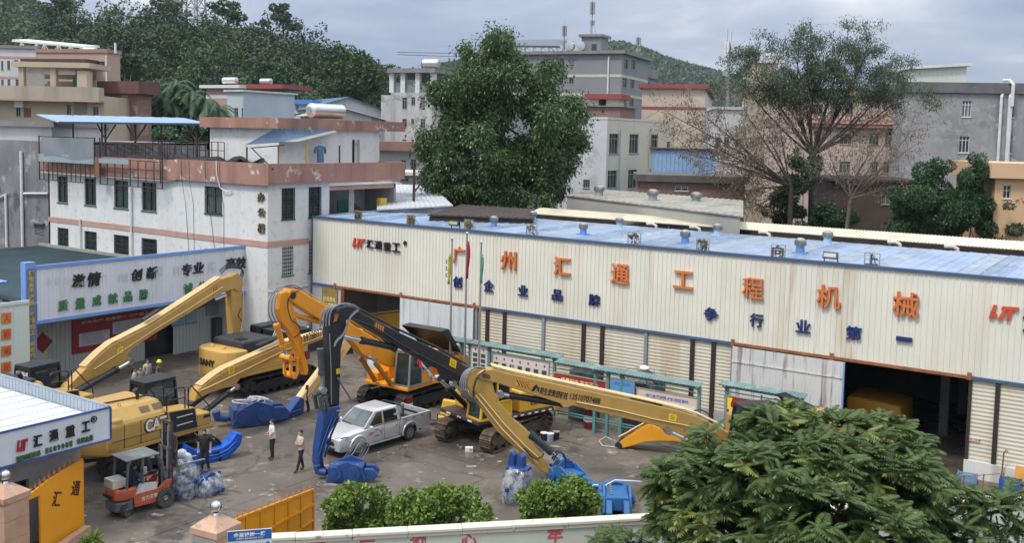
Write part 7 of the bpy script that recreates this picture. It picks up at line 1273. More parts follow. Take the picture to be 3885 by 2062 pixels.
TW_ = mat('shirt_white', (.66, .66, .65), .8, 0, .05, 5); TG = mat('shirt_cream', (.46, .41, .36), .8, 0, .08, 5); TK = mat('shirt_black', (.014, .014, .016), .8, 0, .2, 5); PBK = mat('trousers_black', (.014, .015, .018), .8, 0, .2, 5); PGR = mat('trousers_grey', (.24, .25, .30), .8, 0, .1, 5); TGN = mat('shirt_green_brown', (.12, .10, .08), .85, 0, .2, 6); TBL = mat('shirt_dark_blue', (.02, .04, .09), .8, 0, .2, 5)
toward = lambda x, y: math.atan2(-y, -x)
p = G(685, 1157); person('man in white shirt and black trousers holding his hands together, facing left', p.x, p.y, toward(p.x, p.y)-R(75), dict(elL=(.02, .24, 1.16), wrL=(.22, .12, 1.10), haL=(.29, .07, 1.11), elR=(.02, -.24, 1.16), wrR=(.24, -.08, 1.12), haR=(.3, -.02, 1.13)), TW_, PBK)
p = G(757, 1187); person('man in cream shirt with folded arms stepping forward beside the blue piling arm', p.x, p.y, toward(p.x, p.y)-R(65), dict(elL=(.08, .23, 1.15), wrL=(.22, .02, 1.19), haL=(.22, -.06, 1.22), elR=(.08, -.23, 1.15), wrR=(.23, -.02, 1.16), haR=(.21, .06, 1.19), knL=(.12, .1, .49), anL=(.22, .1, .09), toL=(.38, .12, .04), knR=(-.06, -.1, .50), anR=(-.16, -.1, .1), toR=(-.01, -.12, .035)), TG, PBK)
p = G(515, 1187); GLV = mat('glove_white', (.65, .65, .64), .8); person('man in black clothes with white gloves standing beside the forklift load', p.x, p.y, toward(p.x, p.y)-R(12), dict(hiL=(0, .09, .9), anL=(-.01, .16, .09), toL=(.14, .19, .035)), TK, PBK, glove=GLV, h=1.74)
for i, (px, py, dz, lab, sh, pn, lh, hel) in enumerate(((338, 1005, 0, 'woman with dark ponytail in pale top and grey trousers behind the near excavator cab', TG, PGR, True, None), (354, 995, 10, 'short person with black hair half hidden beside the ponytailed woman', mat('shirt_striped', (.2, .19, .18), .8, 0, .4, 20), PBK, False, None), (371, 985, 5, 'man in pale shirt standing at the back of the small group', TG, PBK, False, None), (400, 990, -10, 'worker in yellow safety helmet mostly hidden behind the excavator cab', TGN, PBK, False, mat('helmet_yellow', (.85, .75, .02), .4, 0, .05, 3)))):
    p = G(px, py); J = dict(elL=(.04, .24, 1.16), wrL=(.26, .15, 1.14), haL=(.33, .14, 1.15)) if i == 0 else None; person(lab, p.x, p.y, R(60) if i == 0 else R(-60)+i*.5, J, sh, pn, long_hair=lh, helmet=hel, h=(1.64, 1.5, 1.7, 1.7)[i])
# ================================================================ pickup truck
SIL = mat('car_silver', (.60, .61, .63), .28, .4, .03, .8); CGL = glass_mat('car_glass', (.012, .014, .016), .04); WSG = glass_mat('windshield_glass', (.13, .16, .18), .05); TYR = mat('tyre', (.025, .025, .025), .85, 0, .25, 5); HLG = mat('headlight_glass', (.35, .37, .4), .1, .3, .2, 6)
def pickup(x, y, rz):
    t = thing('pickup_truck', 'silver double cab pickup truck parked beside the black boom', 'pickup truck', (x, y, 0), rz)
    ring = lambda X, w, zs, zt, r: [(X, s*w*k, zs+(zt-zs)*q) for s, seq in ((1, ((.90, 0), (.985, .16), (1, .45), (.985, .68), (.93, .9), (.80, .985), (.4, 1.0))), (-1, ((.4, 1.0), (.80, .985), (.93, .9), (.985, .68), (1, .45), (.985, .16), (.90, 0)))) for k, q in seq]
    b = MB(); b.loft([ring(2.50, .66, .36, .84, 0), ring(2.44, .78, .32, .90, 0), ring(2.28, .87, .30, .96, 0), ring(1.9, .905, .30, 1.04, 0), ring(1.5, .91, .30, 1.075, 0), ring(1.0, .91, .32, 1.10, 0), ring(.2, .91, .34, 1.10, 0), ring(-.9, .91, .34, 1.10, 0), ring(-1.0, .91, .36, 1.10, 0)])
    body = b.build('body', SIL, t, world=False); c = MB(); c.cyl((1.53, -1.2, .40), (1.53, 1.2, .40), .44, 24); cu = c.build('cutter', SIL, t, world=False)
    md = body.modifiers.new('b', 'BOOLEAN'); md.object = cu; md.operation = 'DIFFERENCE'; md.solver = 'EXACT'; bpy.context.view_layer.update(); nm = bpy.data.meshes.new_from_object(body.evaluated_get(bpy.context.evaluated_depsgraph_get())); body.modifiers.clear(); body.data = nm; bpy.data.objects.remove(cu)
    for p in nm.polygons: p.use_smooth = True
    nm.set_sharp_from_angle(angle=R(32))
    def rr(zb, X0, X1, w, z, n=6): return [(X0, -w, z), (X1, -w*.97, z), (X1+.05, 0, z), (X1, w*.97, z), (X0, w, z)]
    g = MB(); g.loft([[(-.98, -.84, 1.09), (1.12, -.80, 1.09), (1.2, 0, 1.09), (1.12, .80, 1.09), (-.98, .84, 1.09)], [(-.90, -.80, 1.4), (.78, -.745, 1.4), (.86, 0, 1.4), (.78, .745, 1.4), (-.90, .80, 1.4)], [(-.84, -.70, 1.68), (.42, -.66, 1.68), (.50, 0, 1.69), (.42, .66, 1.68), (-.84, .70, 1.68)], [(-.74, -.60, 1.74), (.28, -.56, 1.74), (.33, 0, 1.755), (.28, .56, 1.74), (-.74, .60, 1.74)]]); cabn = g.build('cabin', SIL, t, smooth=30, world=False)
    w = MB(); w.solid([(1.10, -.74, 1.12), (1.175, 0, 1.12), (1.10, .74, 1.12), (.46, .62, 1.655), (.53, 0, 1.665), (.46, -.62, 1.655)], (.012, 0, .012)); w.build('windshield', WSG, t, world=False)
    w = MB(); w.solid([(1.115, -.7, 1.13), (1.185, 0, 1.13), (1.185, -.02, 1.17), (1.06, -.66, 1.16)], (.012, 0, .012)); w.build('wiper', BLK, t, world=False)
    for s in (-1, 1):
        for q in ([(.86, .805, 1.13), (.10, .82, 1.13), (.10, .715, 1.63), (.36, .70, 1.63)], [(.0, .825, 1.13), (-.78, .83, 1.13), (-.74, .725, 1.62), (.0, .718, 1.63)]): w = MB(); w.solid([(a, s*(bb+.01), cc) for a, bb, cc in q], (0, s*.008, .003)); w.build('side_window', CGL, t, world=False)
        for xx in (.05, -.86): MB().box(xx-.006, xx+.006, min(s*.905, s*.914), max(s*.905, s*.914), .42, 1.05).build('door_seam', BLK, t, world=False)
        for xx in (.22, -.62): MB().box(xx-.11, xx+.05, min(s*.90, s*.94), max(s*.90, s*.94), .90, .94).build('door_handle', CHR, t, bev=.01, world=False)
        m = MB(); m.ball((.92, s*1.02, 1.13), .12, 10, 8, (.5, 1, .75)); m.bar((.95, s*.86, 1.07), (.93, s*.98, 1.08), .04); m.build('wing_mirror', SIL, t, smooth=60, world=False)
        m = MB(); m.box(-.85, 1.0, min(s*.86, s*1.02), max(s*.86, s*1.02), .34, .40); m.build('running_board', STL, t, bev=.015, world=False)
        m = MB(); m.solid([(2.42, s*.44, .80), (2.30, s*.80, .78), (2.02, s*.905, .92), (2.06, s*.88, .97), (2.36, s*.74, .93), (2.45, s*.46, .90)], (.03, s*.01, .0)); m.build('headlight', HLG, t, world=False)
        m = MB(); m.solid([(2.44, s*.48, .46), (2.40, s*.74, .46), (2.42, s*.72, .58), (2.47, s*.50, .56)], (.03, s*.01, 0)); m.build('fog_lamp', BLK, t, world=False)
        for X in (1.53, -1.52):
            m = MB(); m.tube([(X+.47*math.cos(a), s*.90, .40+.47*math.sin(a)) for a in np.linspace(-.15, PI+.15, 12)], .055, 6); m.build('wheel_arch', SIL, t, smooth=60, world=False)
            wh = MB(TW((X, s*.78, .365)) @ Matrix.Rotation(PI/2*s*-1, 4, 'X')); wh.lathe([(.20, -.10), (.33, -.115), (.365, -.07), (.365, .07), (.33, .115), (.22, .12), (.20, .09)], (0, 0, 0), 22); o = wh.build('wheel', TYR, t, smooth=40, world=False)
            rm = MB(TW((X, s*.78, .365)) @ Matrix.Rotation(PI/2*s*-1, 4, 'X')); rm.lathe([(.0, .06), (.05, .10), (.07, .10)], (0, 0, 0), 12)
            for a in range(6): rm.bar((.05*math.cos(a*PI/3), .05*math.sin(a*PI/3), .09), (.21*math.cos(a*PI/3), .21*math.sin(a*PI/3), .10), .055, .03)
            rm.tube([(.2*math.cos(a), .2*math.sin(a), .1) for a in np.linspace(0, 2*PI, 21)], .025, 5); rm.build('rim', STL, o, world=False); MB(TW((X, s*.78, .365)) @ Matrix.Rotation(PI/2*s*-1, 4, 'X')).cyl((0, 0, -.05), (0, 0, .05), .2, 16).build('hub', BLK, o, world=False)
    m = MB(); m.solid([(2.50, -.46, .56), (2.525, 0, .56), (2.50, .46, .56), (2.44, .50, .86), (2.485, 0, .87), (2.44, -.50, .86)], (.02, 0, 0)); gr = m.build('grille', BLK, t, world=False)
    for i in range(5): z = .60+i*.055; MB().tube([(2.525-.008*i, -.44, z), (2.555-.01*i, 0, z), (2.525-.008*i, .44, z)], .014, 6).build('grille_bar', CHR, gr, world=False)
    MB().box(2.535, 2.55, -.035, .035, .69, .75).build('badge', CHR, gr, world=False)
    m = MB(); m.solid([(2.51, -.5, .36), (2.53, 0, .36), (2.51, .5, .36), (2.52, .52, .46), (2.54, 0, .46), (2.52, -.52, .46)], (.015, 0, 0)); m.build('bumper_opening', BLK, t, world=False); MB().box(2.545, 2.565, -.22, .22, .40, .54).build('number_plate', mat('plate_blue', (.10, .22, .55), .4, 0, .1, 4), t, world=False)
    bd = MB(); bd.box(-2.75, -1.03, -.84, .84, .58, .66); bd.build('bed_floor', BLK, t, world=False)
    for s in (-1, 1):
        a, b_ = sorted((s*.84, s*.915)); m = MB(); sm = [(-1.02, .36), (-1.02, 1.12), (-2.78, 1.12), (-2.80, .5), (-2.5, .44)]+[(-1.52-.47*math.cos(q), .40+.47*math.sin(q)) for q in np.linspace(.1, PI-.1, 12)]+[(-1.04, .36)]; m.solid([(X, a, Z) for X, Z in sm], (0, b_-a, 0)); m.build('bed_side', SIL, t, world=False)
        m = MB(); m.box(-2.8, -1.02, min(s*.82, s*.93), max(s*.82, s*.93), 1.121, 1.155); m.build('bed_rail', SIL, t, bev=.015, world=False); MB().solid([(-2.79, s*.92, .75), (-2.72, s*.925, .75), (-2.70, s*.925, 1.05), (-2.79, s*.92, 1.05)], (-.02, 0, 0)).build('tail_light', RED, t, world=False)
        for i in range(6): MB().box(-1.3-i*.25, -1.2-i*.25, min(s*.916, s*.922), max(s*.916, s*.922), 1.0, 1.05).build('reflector', (RED, WHT)[i % 2], t, world=False)
        rbm = MB(); rbm.tube([(-1.15, s*.78, 1.15), (-1.2, s*.74, 1.5), (-1.25, s*.6, 1.62), (-1.25, 0, 1.64)], .055, 8); rbm.tube([(-1.2, s*.74, 1.5), (-1.7, s*.78, 1.3), (-2.05, s*.8, 1.15)], .05, 8); rbm.build('roll_bar', BLK, t, smooth=60, world=False)
    m = MB(); m.box(-2.82, -2.75, -.84, .84, .5, 1.13); m.build('tailgate', SIL, t, bev=.02, world=False); m = MB(); m.box(-1.06, -1.0, -.84, .84, .6, 1.12); m.build('bed_front', BLK, t, world=False); m = MB(); m.box(-2.5, 2.2, -.6, .6, .25, .4); m.build('chassis', BLK, t, world=False)
    for i in range(5): MB().box(-.7, .15, -.42+i*.2, -.39+i*.2, 1.745, 1.758).build('roof_rib', SIL, t, world=False)
    dk = mat('decal_grey', (.12, .12, .13), .5)
    for i, ch in enumerate('广州汇通重工机械'): a = PI*(.92-.84*i/7); letters('door_lettering', ch, frame((.50+.27*math.cos(PI-a)*1.0, .914, .70+.24*math.sin(a)), (-math.sin(a)*-1*0+ -1, 0, 0), (0, 1, 0)) , .075, .075, dk, t, .02, .004, world=False)
    letters('door_lettering', '服务热线', frame((.5, .914, .66), (-1, 0, 0), (0, 1, 0)), .3, .06, dk, t, .01, .004, world=False); front = letters('door_lettering', 'HT', frame((.86, .914, .82), (-1, 0, 0), (0, 1, 0)), .16, .12, RED, t, .02, .004, world=False)
    return t
pickup(-29.72, 32.3, R(264.5))
# ================================================================ forklift with load and driver
def forklift(x, y, rz):
    t = thing('forklift', 'worn orange red forklift carrying plastic wrapped blue parts by the gate', 'forklift', (x, y, 0), rz); FO = mat('forklift_orange', (.42, .095, .045), .5, 0, .15, 1.5, streak=((.12, .06, .05), .5, 2)); FG = mat('forklift_grey', (.10, .115, .14), .5, 0, .2, 2); FB = mat('forklift_frame', (.06, .055, .055), .6, 0, .3, 3)
    q = MB(); q.prism([(-.35, -.52), (-.35, .52), (-.85, .52), (-1.12, .38), (-1.2, 0), (-1.12, -.38), (-.85, -.52)], .42, TW((0, 0, .62))); q.build('counterweight', FO, t, bev=.08, seg=3, world=False, smooth=35); q = MB(); q.prism([(-.5, -.5), (-.5, .5), (-.85, .5), (-1.1, .36), (-1.16, 0), (-1.1, -.36), (-.85, -.5)], .36, TW((0, 0, .22))); q.build('lower_counterweight', FG, t, bev=.05, world=False)
    MB().box(-1.22, -1.19, -.3, .3, .72, .82).build('weight_slot', BLK, t, world=False)
    for s in (-1, 1):
        a, b = sorted((s*.40, s*.54)); q = MB(); q.solid([(-.45, a, .32), (.62, a, .30), (.9, a, .72), (1.0, a, .98), (.75, a, .95), (.55, a, .78), (-.30, a, .80), (-.5, a, .72)], (0, b-a, 0)); q.build('side_panel', FO, t, world=False)
        q = MB(); q.solid([(-.42, a-.005, .78), (.38, a-.005, .78), (.42, a-.005, 1.0), (-.2, a-.005, 1.1)], (0, b-a+.01, 0)); q.build('step_cover', mat('cover_white', (.55, .54, .50), .6, 0, .1, 3), t, world=False)
        for X, r, wd in ((.72, .36, .24), (-.72, .27, .18)):
            yy = s*(.50 if X > 0 else .42); M = TW((X, yy, r)) @ Matrix.Rotation(-PI/2*s, 4, 'X') if X > 0 else TW((X, yy, r)) @ Matrix.Rotation(.55, 4, 'Z') @ Matrix.Rotation(-PI/2*s, 4, 'X'); w = MB(M); w.lathe([(r*.5, -wd/2), (r*.94, -wd/2), (r, -wd*.3), (r, wd*.3), (r*.94, wd/2), (r*.55, wd/2), (r*.5, wd*.3)], (0, 0, 0), 20); o = w.build('wheel', mat('tyre_dusty', (.07, .07, .068), .9, 0, .2, 5), t, smooth=40, world=False)
            h = MB(M); h.lathe([(0.001, wd*.25), (r*.2, wd*.42), (r*.25, wd*.3), (r*.52, wd*.2)], (0, 0, 0), 16); h.build('rim', STL, o, world=False)
            tr = MB(M)
            for i in range(20): a_ = 2*PI*i/20; tr.bar((r*.99*math.cos(a_), r*.99*math.sin(a_), -wd*.45), (r*.99*math.cos(a_+.1), r*.99*math.sin(a_+.1), wd*.45), .04, .025)
            tr.build('tread', TYR, o, world=False)
        gd = MB(); gd.tube([(-.72, s*.46, 1.0), (-.66, s*.46, 1.9), (-.55, s*.46, 2.02)], .05, 6); gd.bar((-.15, s*.47, .85), (-.12, s*.46, 2.03), .13, .07); gd.tube([(.42, s*.47, 2.0), (.58, s*.47, 1.8), (.78, s*.48, 1.05)], .05, 6); gd.build('guard_post', FG, t, world=False)
    MB().box(-.78, .52, -.55, .55, 2.04, 2.075).build('guard_roof', mat('guard_roof_worn', (.17, .18, .17), .6, .2, .3, 2, spots=((.3, .24, .2), .6, 2)), t, world=False); g = MB()
    q = MB(); q.box(-.3, .5, -.38, .38, .55, .84); q.box(-.95, -.3, -.4, .4, .9, 1.04); q.box(-.2, .9, .36, .44, 1.0, 1.14); q.build('chassis', FB, t, world=False)
    q = MB(); q.box(-1.15, -.62, -.28, .34, 1.05, 1.36); q.build('tool_box', mat('box_worn_cream', (.50, .46, .38), .6, 0, .15, 3, spots=((.1, .08, .07), .62, 4)), t, bev=.02, world=False)
    q = MB(); q.box(-.42, -.02, -.24, .24, .86, .98); q.box(-.5, -.4, -.24, .24, .98, 1.45); q.build('seat', BLK, t, bev=.04, world=False); q = MB(); q.tube([(.30, .0, .85), (.22, 0, 1.22)], .025, 6); q.tube([(.2+.16*math.cos(a)*.35, .17*math.sin(a), 1.25+.16*math.cos(a)*.9) for a in np.linspace(0, 2*PI, 17)], .016, 6); q.build('steering_wheel', BLK, t, world=False)
    ms = MB(); 
    for s in (-1, 1): ms.box(.98, 1.08, min(s*.30, s*.40), max(s*.30, s*.40), .12, 2.05); ms.box(1.09, 1.18, min(s*.22, s*.31), max(s*.22, s*.31), .3, 3.05)
    for z in (.5, 1.2, 2.0): ms.box(.99, 1.07, -.40, .40, z, z+.1)
    for z in (1.6, 2.95): ms.box(1.10, 1.17, -.3, .3, z, z+.1)
    mo = ms.build('mast', FB, t, world=False); hy = MB()
    for s in (-1, 1): hy.cyl((1.02, s*.2, .3), (1.02, s*.2, 2.1), .05, 8); hy.cyl((1.04, s*.2, 2.1), (1.04, s*.2, 2.9), .03, 8)
    hy.build('lift_cylinder', STL, mo, world=False); ch = MB(); ch.box(1.19, 1.2, -.12, -.08, 1.3, 3.0); ch.box(1.19, 1.2, .08, .12, 1.3, 3.0); ch.build('lift_chain', BLK, mo, world=False)
    cr_ = MB(); cr_.box(1.2, 1.26, -.5, .5, 1.35, 1.43); cr_.box(1.2, 1.26, -.5, .5, 1.85, 1.93)
    for i in range(7): cr_.box(1.2, 1.25, -.5+i*.155, -.46+i*.155, 1.43, 2.5)
    cr_.box(1.2, 1.26, -.5, .5, 2.5, 2.56); cr_.build('carriage', FB, t, world=False); fk = MB()
    for s in (-1, 1): fk.box(1.27, 1.32, s*.28-.06, s*.28+.06, 1.3, 1.95); fk.solid([(1.3, s*.28-.06, 1.3), (2.5, s*.28-.06, 1.32), (2.5, s*.28-.06, 1.34), (1.3, s*.28-.06, 1.36)], (0, .12, 0))
    fk.build('fork', mat('fork_worn', (.25, .23, .2), .5, .4, .2, 4), t, world=False)
    m = MB(); m.box(-.14, -.02, -.62, -.53, 1.45, 1.72); m.build('mirror', WF, t, bev=.02, world=False); MB().box(.35, .5, -.2, -.02, 1.83, 1.98).build('lamp', WHT, t, world=False); letters('side_lettering', '合力叉车', frame((.10, -.545, .56), (1, 0, 0), (0, -1, 0)), .62, .17, mat('lettering_cream', (.65, .62, .5), .6), t, .02, .008, world=False)
    return t
fp, fh = (G(309.5, 1303)+G(421.5, 1276))/2, R(84); fx_, fy_ = fp.x-.5*math.sin(fh)*1, fp.y+.0; ft = forklift(fx_+.05, fy_+.05, fh)
Mf = TW((fx_+.05, fy_+.05, 0)) @ Matrix.Rotation(fh, 4, 'Z'); pf_ = Mf @ Vector((-.22, 0, .09))
person('forklift driver in dark clothes sitting under the roof guard with arm on the wheel', pf_.x, pf_.y, fh, dict(knL=(.40, .14, .90), anL=(.48, .14, .50), toL=(.64, .14, .47), knR=(.40, -.14, .90), anR=(.48, -.14, .50), toR=(.64, -.14, .47), hiL=(.05, .1, .93), hiR=(.05, -.1, .93), elL=(.16, .24, 1.16), wrL=(.38, .16, 1.18), haL=(.44, .13, 1.19), elR=(.16, -.24, 1.16), wrR=(.40, -.14, 1.16), haR=(.46, -.12, 1.17)), TBL, PBK)
# plastic-wrapped load
FILM = mat('plastic_film', (.50, .54, .60), .14, 0, .2, 3, spec=.9)
def film_alpha(m):
    t_ = m.node_tree; b = t_.nodes['Principled BSDF']; n = nd('ShaderNodeTexNoise', t_); n.inputs['Scale'].default_value = 5; g = nd('ShaderNodeNewGeometry', t_); t_.links.new(g.outputs['Position'], n.inputs['Vector']); r = nd('ShaderNodeMapRange', t_); r.inputs[1].default_value = .35; r.inputs[2].default_value = .65; r.inputs[3].default_value = .15; r.inputs[4].default_value = .75; t_.links.new(n.outputs[0], r.inputs[0]); t_.links.new(r.outputs[0], b.inputs['Alpha'])
def wrapped(label, c, rings_, name='wrapped_attachment', m=FILM, seed=1):
    r_ = np.random.default_rng(seed); t = thing(name, label, 'wrapped part', c); mb = MB(); n = 36; rs = []
    for z, rx, ry, dx in rings_: f = 1+.05*r_.normal(0, 1, n)+.05*np.sin(np.arange(n)*1.7+z*3); rs.append([(c[0]+dx+rx*f[i]*math.copysign(abs(math.cos(2*PI*i/n))**.6, math.cos(2*PI*i/n)), c[1]+ry*f[i]*math.copysign(abs(math.sin(2*PI*i/n))**.6, math.sin(2*PI*i/n)), c[2]+z+.03*r_.normal()) for i in range(n)])
    mb.loft(rs); film_alpha(m) if 'Alpha' and not m.node_tree.nodes['Principled BSDF'].inputs['Alpha'].links else 0; mb.build('film_wrap', m, t, smooth=75)
    clamp('', '', (c[0], c[1], c[2]+.02), seed*.7, .5, BLU, t, False); clamp('', '', (c[0]+.03, c[1], c[2]+.46), seed*.7+1.3, .44, BLU, t, False)
    if rings_[-1][0] > 1: clamp('', '', (c[0], c[1], c[2]+.84), seed*.7+.4, .4, mat('attachment_grey', (.12, .13, .14), .5), t, False)
    return t
lp = Mf @ Vector((1.75, -.05, .0)); w1 = wrapped('plastic wrapped grey blue block on the forklift side, upright part', (lp.x, lp.y, .05), [(0, .42, .42, 0), (.3, .5, .48, 0), (.75, .5, .5, .02), (1.1, .42, .42, .0), (1.35, .25, .25, 0)], seed=3)
lp = Mf @ Vector((2.55, -.42, 0)); wrapped('lower plastic wrapped blue bundle in front of the black clothed man', (lp.x, lp.y, .0), [(0, .4, .5, 0), (.25, .48, .55, 0), (.6, .42, .48, 0), (.75, .25, .3, 0)], seed=5)
lp = Mf @ Vector((1.9, .3, 0)); hd = thing('wrapped_bundle', 'white film wrapped small head on top of the forklift load', 'wrapped part', (lp.x, lp.y, 1.3)); m = MB(); m.ball((lp.x, lp.y, 1.52), .2, 12, 8, (1, 1, 1)); m.ball((lp.x+.2, lp.y+.1, 1.42), .17, 12, 8); m.tube([(lp.x, lp.y, 1.3), (lp.x, lp.y, 1.5)], .12, 8); m.build('film_head', mat('film_white', (.5, .54, .6), .2, 0, .4, 8), hd, smooth=60)
# blue curved arm lying beside the near track
BL3 = mat('attachment_bright_blue', (.012, .10, .50), .4, 0, .12, 1.5)
P_ = G(560, 1170); a_ = 1.1; ca = thing('curved_arm', 'bright blue curved piling arm lying beside the near excavator track', 'excavator arm', (P_.x, P_.y, 0)); pl_ = (-33.35, 25.3); an = R(76)
out = [(465, 1158), (470, 1128), (495, 1142), (530, 1142), (560, 1134), (580, 1120), (592, 1103), (594, 1098), (610, 1100), (610, 1112), (606, 1128), (592, 1145), (570, 1162), (540, 1172), (505, 1180), (475, 1188)]
pts = [OP(x, y, pl_, an) for x, y in out]; dz = -min(p.z for p in pts)+.02; pts = [p+Vector((0, 0, dz*.6)) for p in pts]; MB().solid(pts, (-math.sin(an)*.55, math.cos(an)*.55, 0)).build('arm_body', BL3, ca, bev=.04)
for k_ in (.0, 1.): m = MB(); m.tube([OP(x, y, pl_, an)+Vector((math.sin(an)*.03, -math.cos(an)*.03, dz*.6)) for x, y in ((505, 1158+8*k_), (545, 1152+8*k_), (574, 1138+8*k_), (594, 1118+8*k_))], .035, 6); m.build('arm_pipe', BL3, ca, smooth=60)
m = MB(); q = [OP(x, y, pl_, an)+Vector((0, 0, dz*.6)) for x, y in ((536, 1148), (548, 1142), (554, 1160), (552, 1180))]; m.tube(q, .06, 6); m.build('arm_strap', BLK, ca)
clamp('pile_clamp', 'dark blue sheet pile clamp with white hoses lying behind the man in white shirt', tuple(G(632, 1066)), R(62), 1.25, BLU, None, True, mat('hose_pale', (.5, .52, .55), .5))
g_ = G(1549, 1282); clamp('pile_clamp', 'bright blue pile clamp lying behind the front wall near the big tree', (g_.x, g_.y, 0), R(-58), 1.05, BLU2, None, False)
pa = thing('curved_arm', 'light blue bent piling arm with pipes lying between bush and big tree', 'excavator arm', tuple(G(1520, 1262))); pl_ = tuple(G(1525, 1268)); an = R(34); o_ = [(1490, 1224), (1515, 1229), (1535, 1222), (1548, 1216), (1565, 1220), (1585, 1240), (1600, 1268), (1588, 1274), (1562, 1256), (1550, 1246), (1535, 1258), (1515, 1264), (1490, 1256), (1475, 1240)]
pts = [OP(x, y, pl_[:2], an) for x, y in o_]; dz = -min(p.z for p in pts)+.02; MB().solid([p+Vector((0, 0, dz*.5)) for p in pts], (-math.sin(an)*.5, math.cos(an)*.5, 0)).build('arm_body', BLU2, pa, bev=.04)
for k_ in range(2): m = MB(); m.tube([OP(x, y-3*k_, pl_[:2], an)+Vector((math.sin(an)*.05*(1+k_), -math.cos(an)*.05, .05)) for x, y in ((1490, 1226), (1520, 1228), (1545, 1214), (1580, 1216), (1612, 1218))], .03, 6); m.build('arm_hose', mat('hose_pale', (.5, .52, .55), .5), pa, smooth=60)
g_ = G(1300, 1268); wp = wrapped('plastic wrapped blue attachment standing left of the single bush', (g_.x, g_.y, 0), [(0, .38, .42, .0), (.3, .50, .5, 0), (.8, .52, .5, .02), (1.2, .45, .42, .05), (1.42, .36, .34, .08)], seed=9, m=mat('plastic_film_grey', (.48, .50, .55), .18, 0, .2, 3, spec=.9))
lug = MB(); 
for s in (-.22, .16): lug.solid([(g_.x-.2+s, g_.y-.1, 1.38), (g_.x+.12+s, g_.y-.1, 1.38), (g_.x+.10+s, g_.y-.1, 1.85), (g_.x-.02+s, g_.y-.1, 1.98), (g_.x-.12+s, g_.y-.1, 1.85)], (0, .3, 0))
lug.box(g_.x-.35, g_.x+.45, g_.y-.3, g_.y+.3, 1.3, 1.45); lug.build('blue_lug', BLU, wp, bev=.03)
# loose orange boom on the ground
g0, g1 = G(1562, 1131), G(1760, 1128); an = math.atan2(g1.y-g0.y, g1.x-g0.x); an = R(12); lb_ = thing('loose_boom', 'detached orange excavator boom resting on the ground near the notice boards', 'excavator boom', tuple(g0), 0)
o_ = [(1553, 1124), (1560, 1131), (1590, 1123), (1625, 1113), (1660, 1111), (1700, 1112), (1745, 1120), (1775, 1126), (1790, 1100), (1740, 1088), (1680, 1085), (1660, 1078), (1636, 1068), (1628, 1070), (1600, 1085), (1560, 1112)]
ORB = mat('boom_orange_pale', (.78, .34, .02), .4, 0, .06, .8); MB().solid([OP(x, y, (g0.x, g0.y), an) for x, y in o_], (-math.sin(an)*.6, math.cos(an)*.6, 0)).build('boom_body', ORB, lb_, bev=.03)
for k_ in range(4): m = MB(); m.tube([OP(x, y, (g0.x-math.sin(an)*.16*k_, g0.y+math.cos(an)*.16*k_), an)+Vector((0, 0, .1)) for x, y in ((1557, 1106), (1580, 1094), (1604, 1080), (1630, 1066))], .045, 6); m.build('boom_pipe', YEL2, lb_, smooth=60)
p = OP(1556, 1127, (g0.x, g0.y), an); MB().cyl(p+Vector((math.sin(an)*.03, -math.cos(an)*.03, .06)), p+Vector((-math.sin(an)*.65, math.cos(an)*.65, .06)), .17, 14).build('pin_boss', BLK, lb_); m = MB(); q = p; m.tube([q, q+Vector((-.7, -.2, -.02)), q+Vector((-1.0, 0, .1)), q+Vector((-.9, .4, .22)), q+Vector((-.6, .5, .1))], .03, 6); m.build('loose_hose', mat('hose_pale', (.5, .52, .55), .5), lb_, smooth=60)
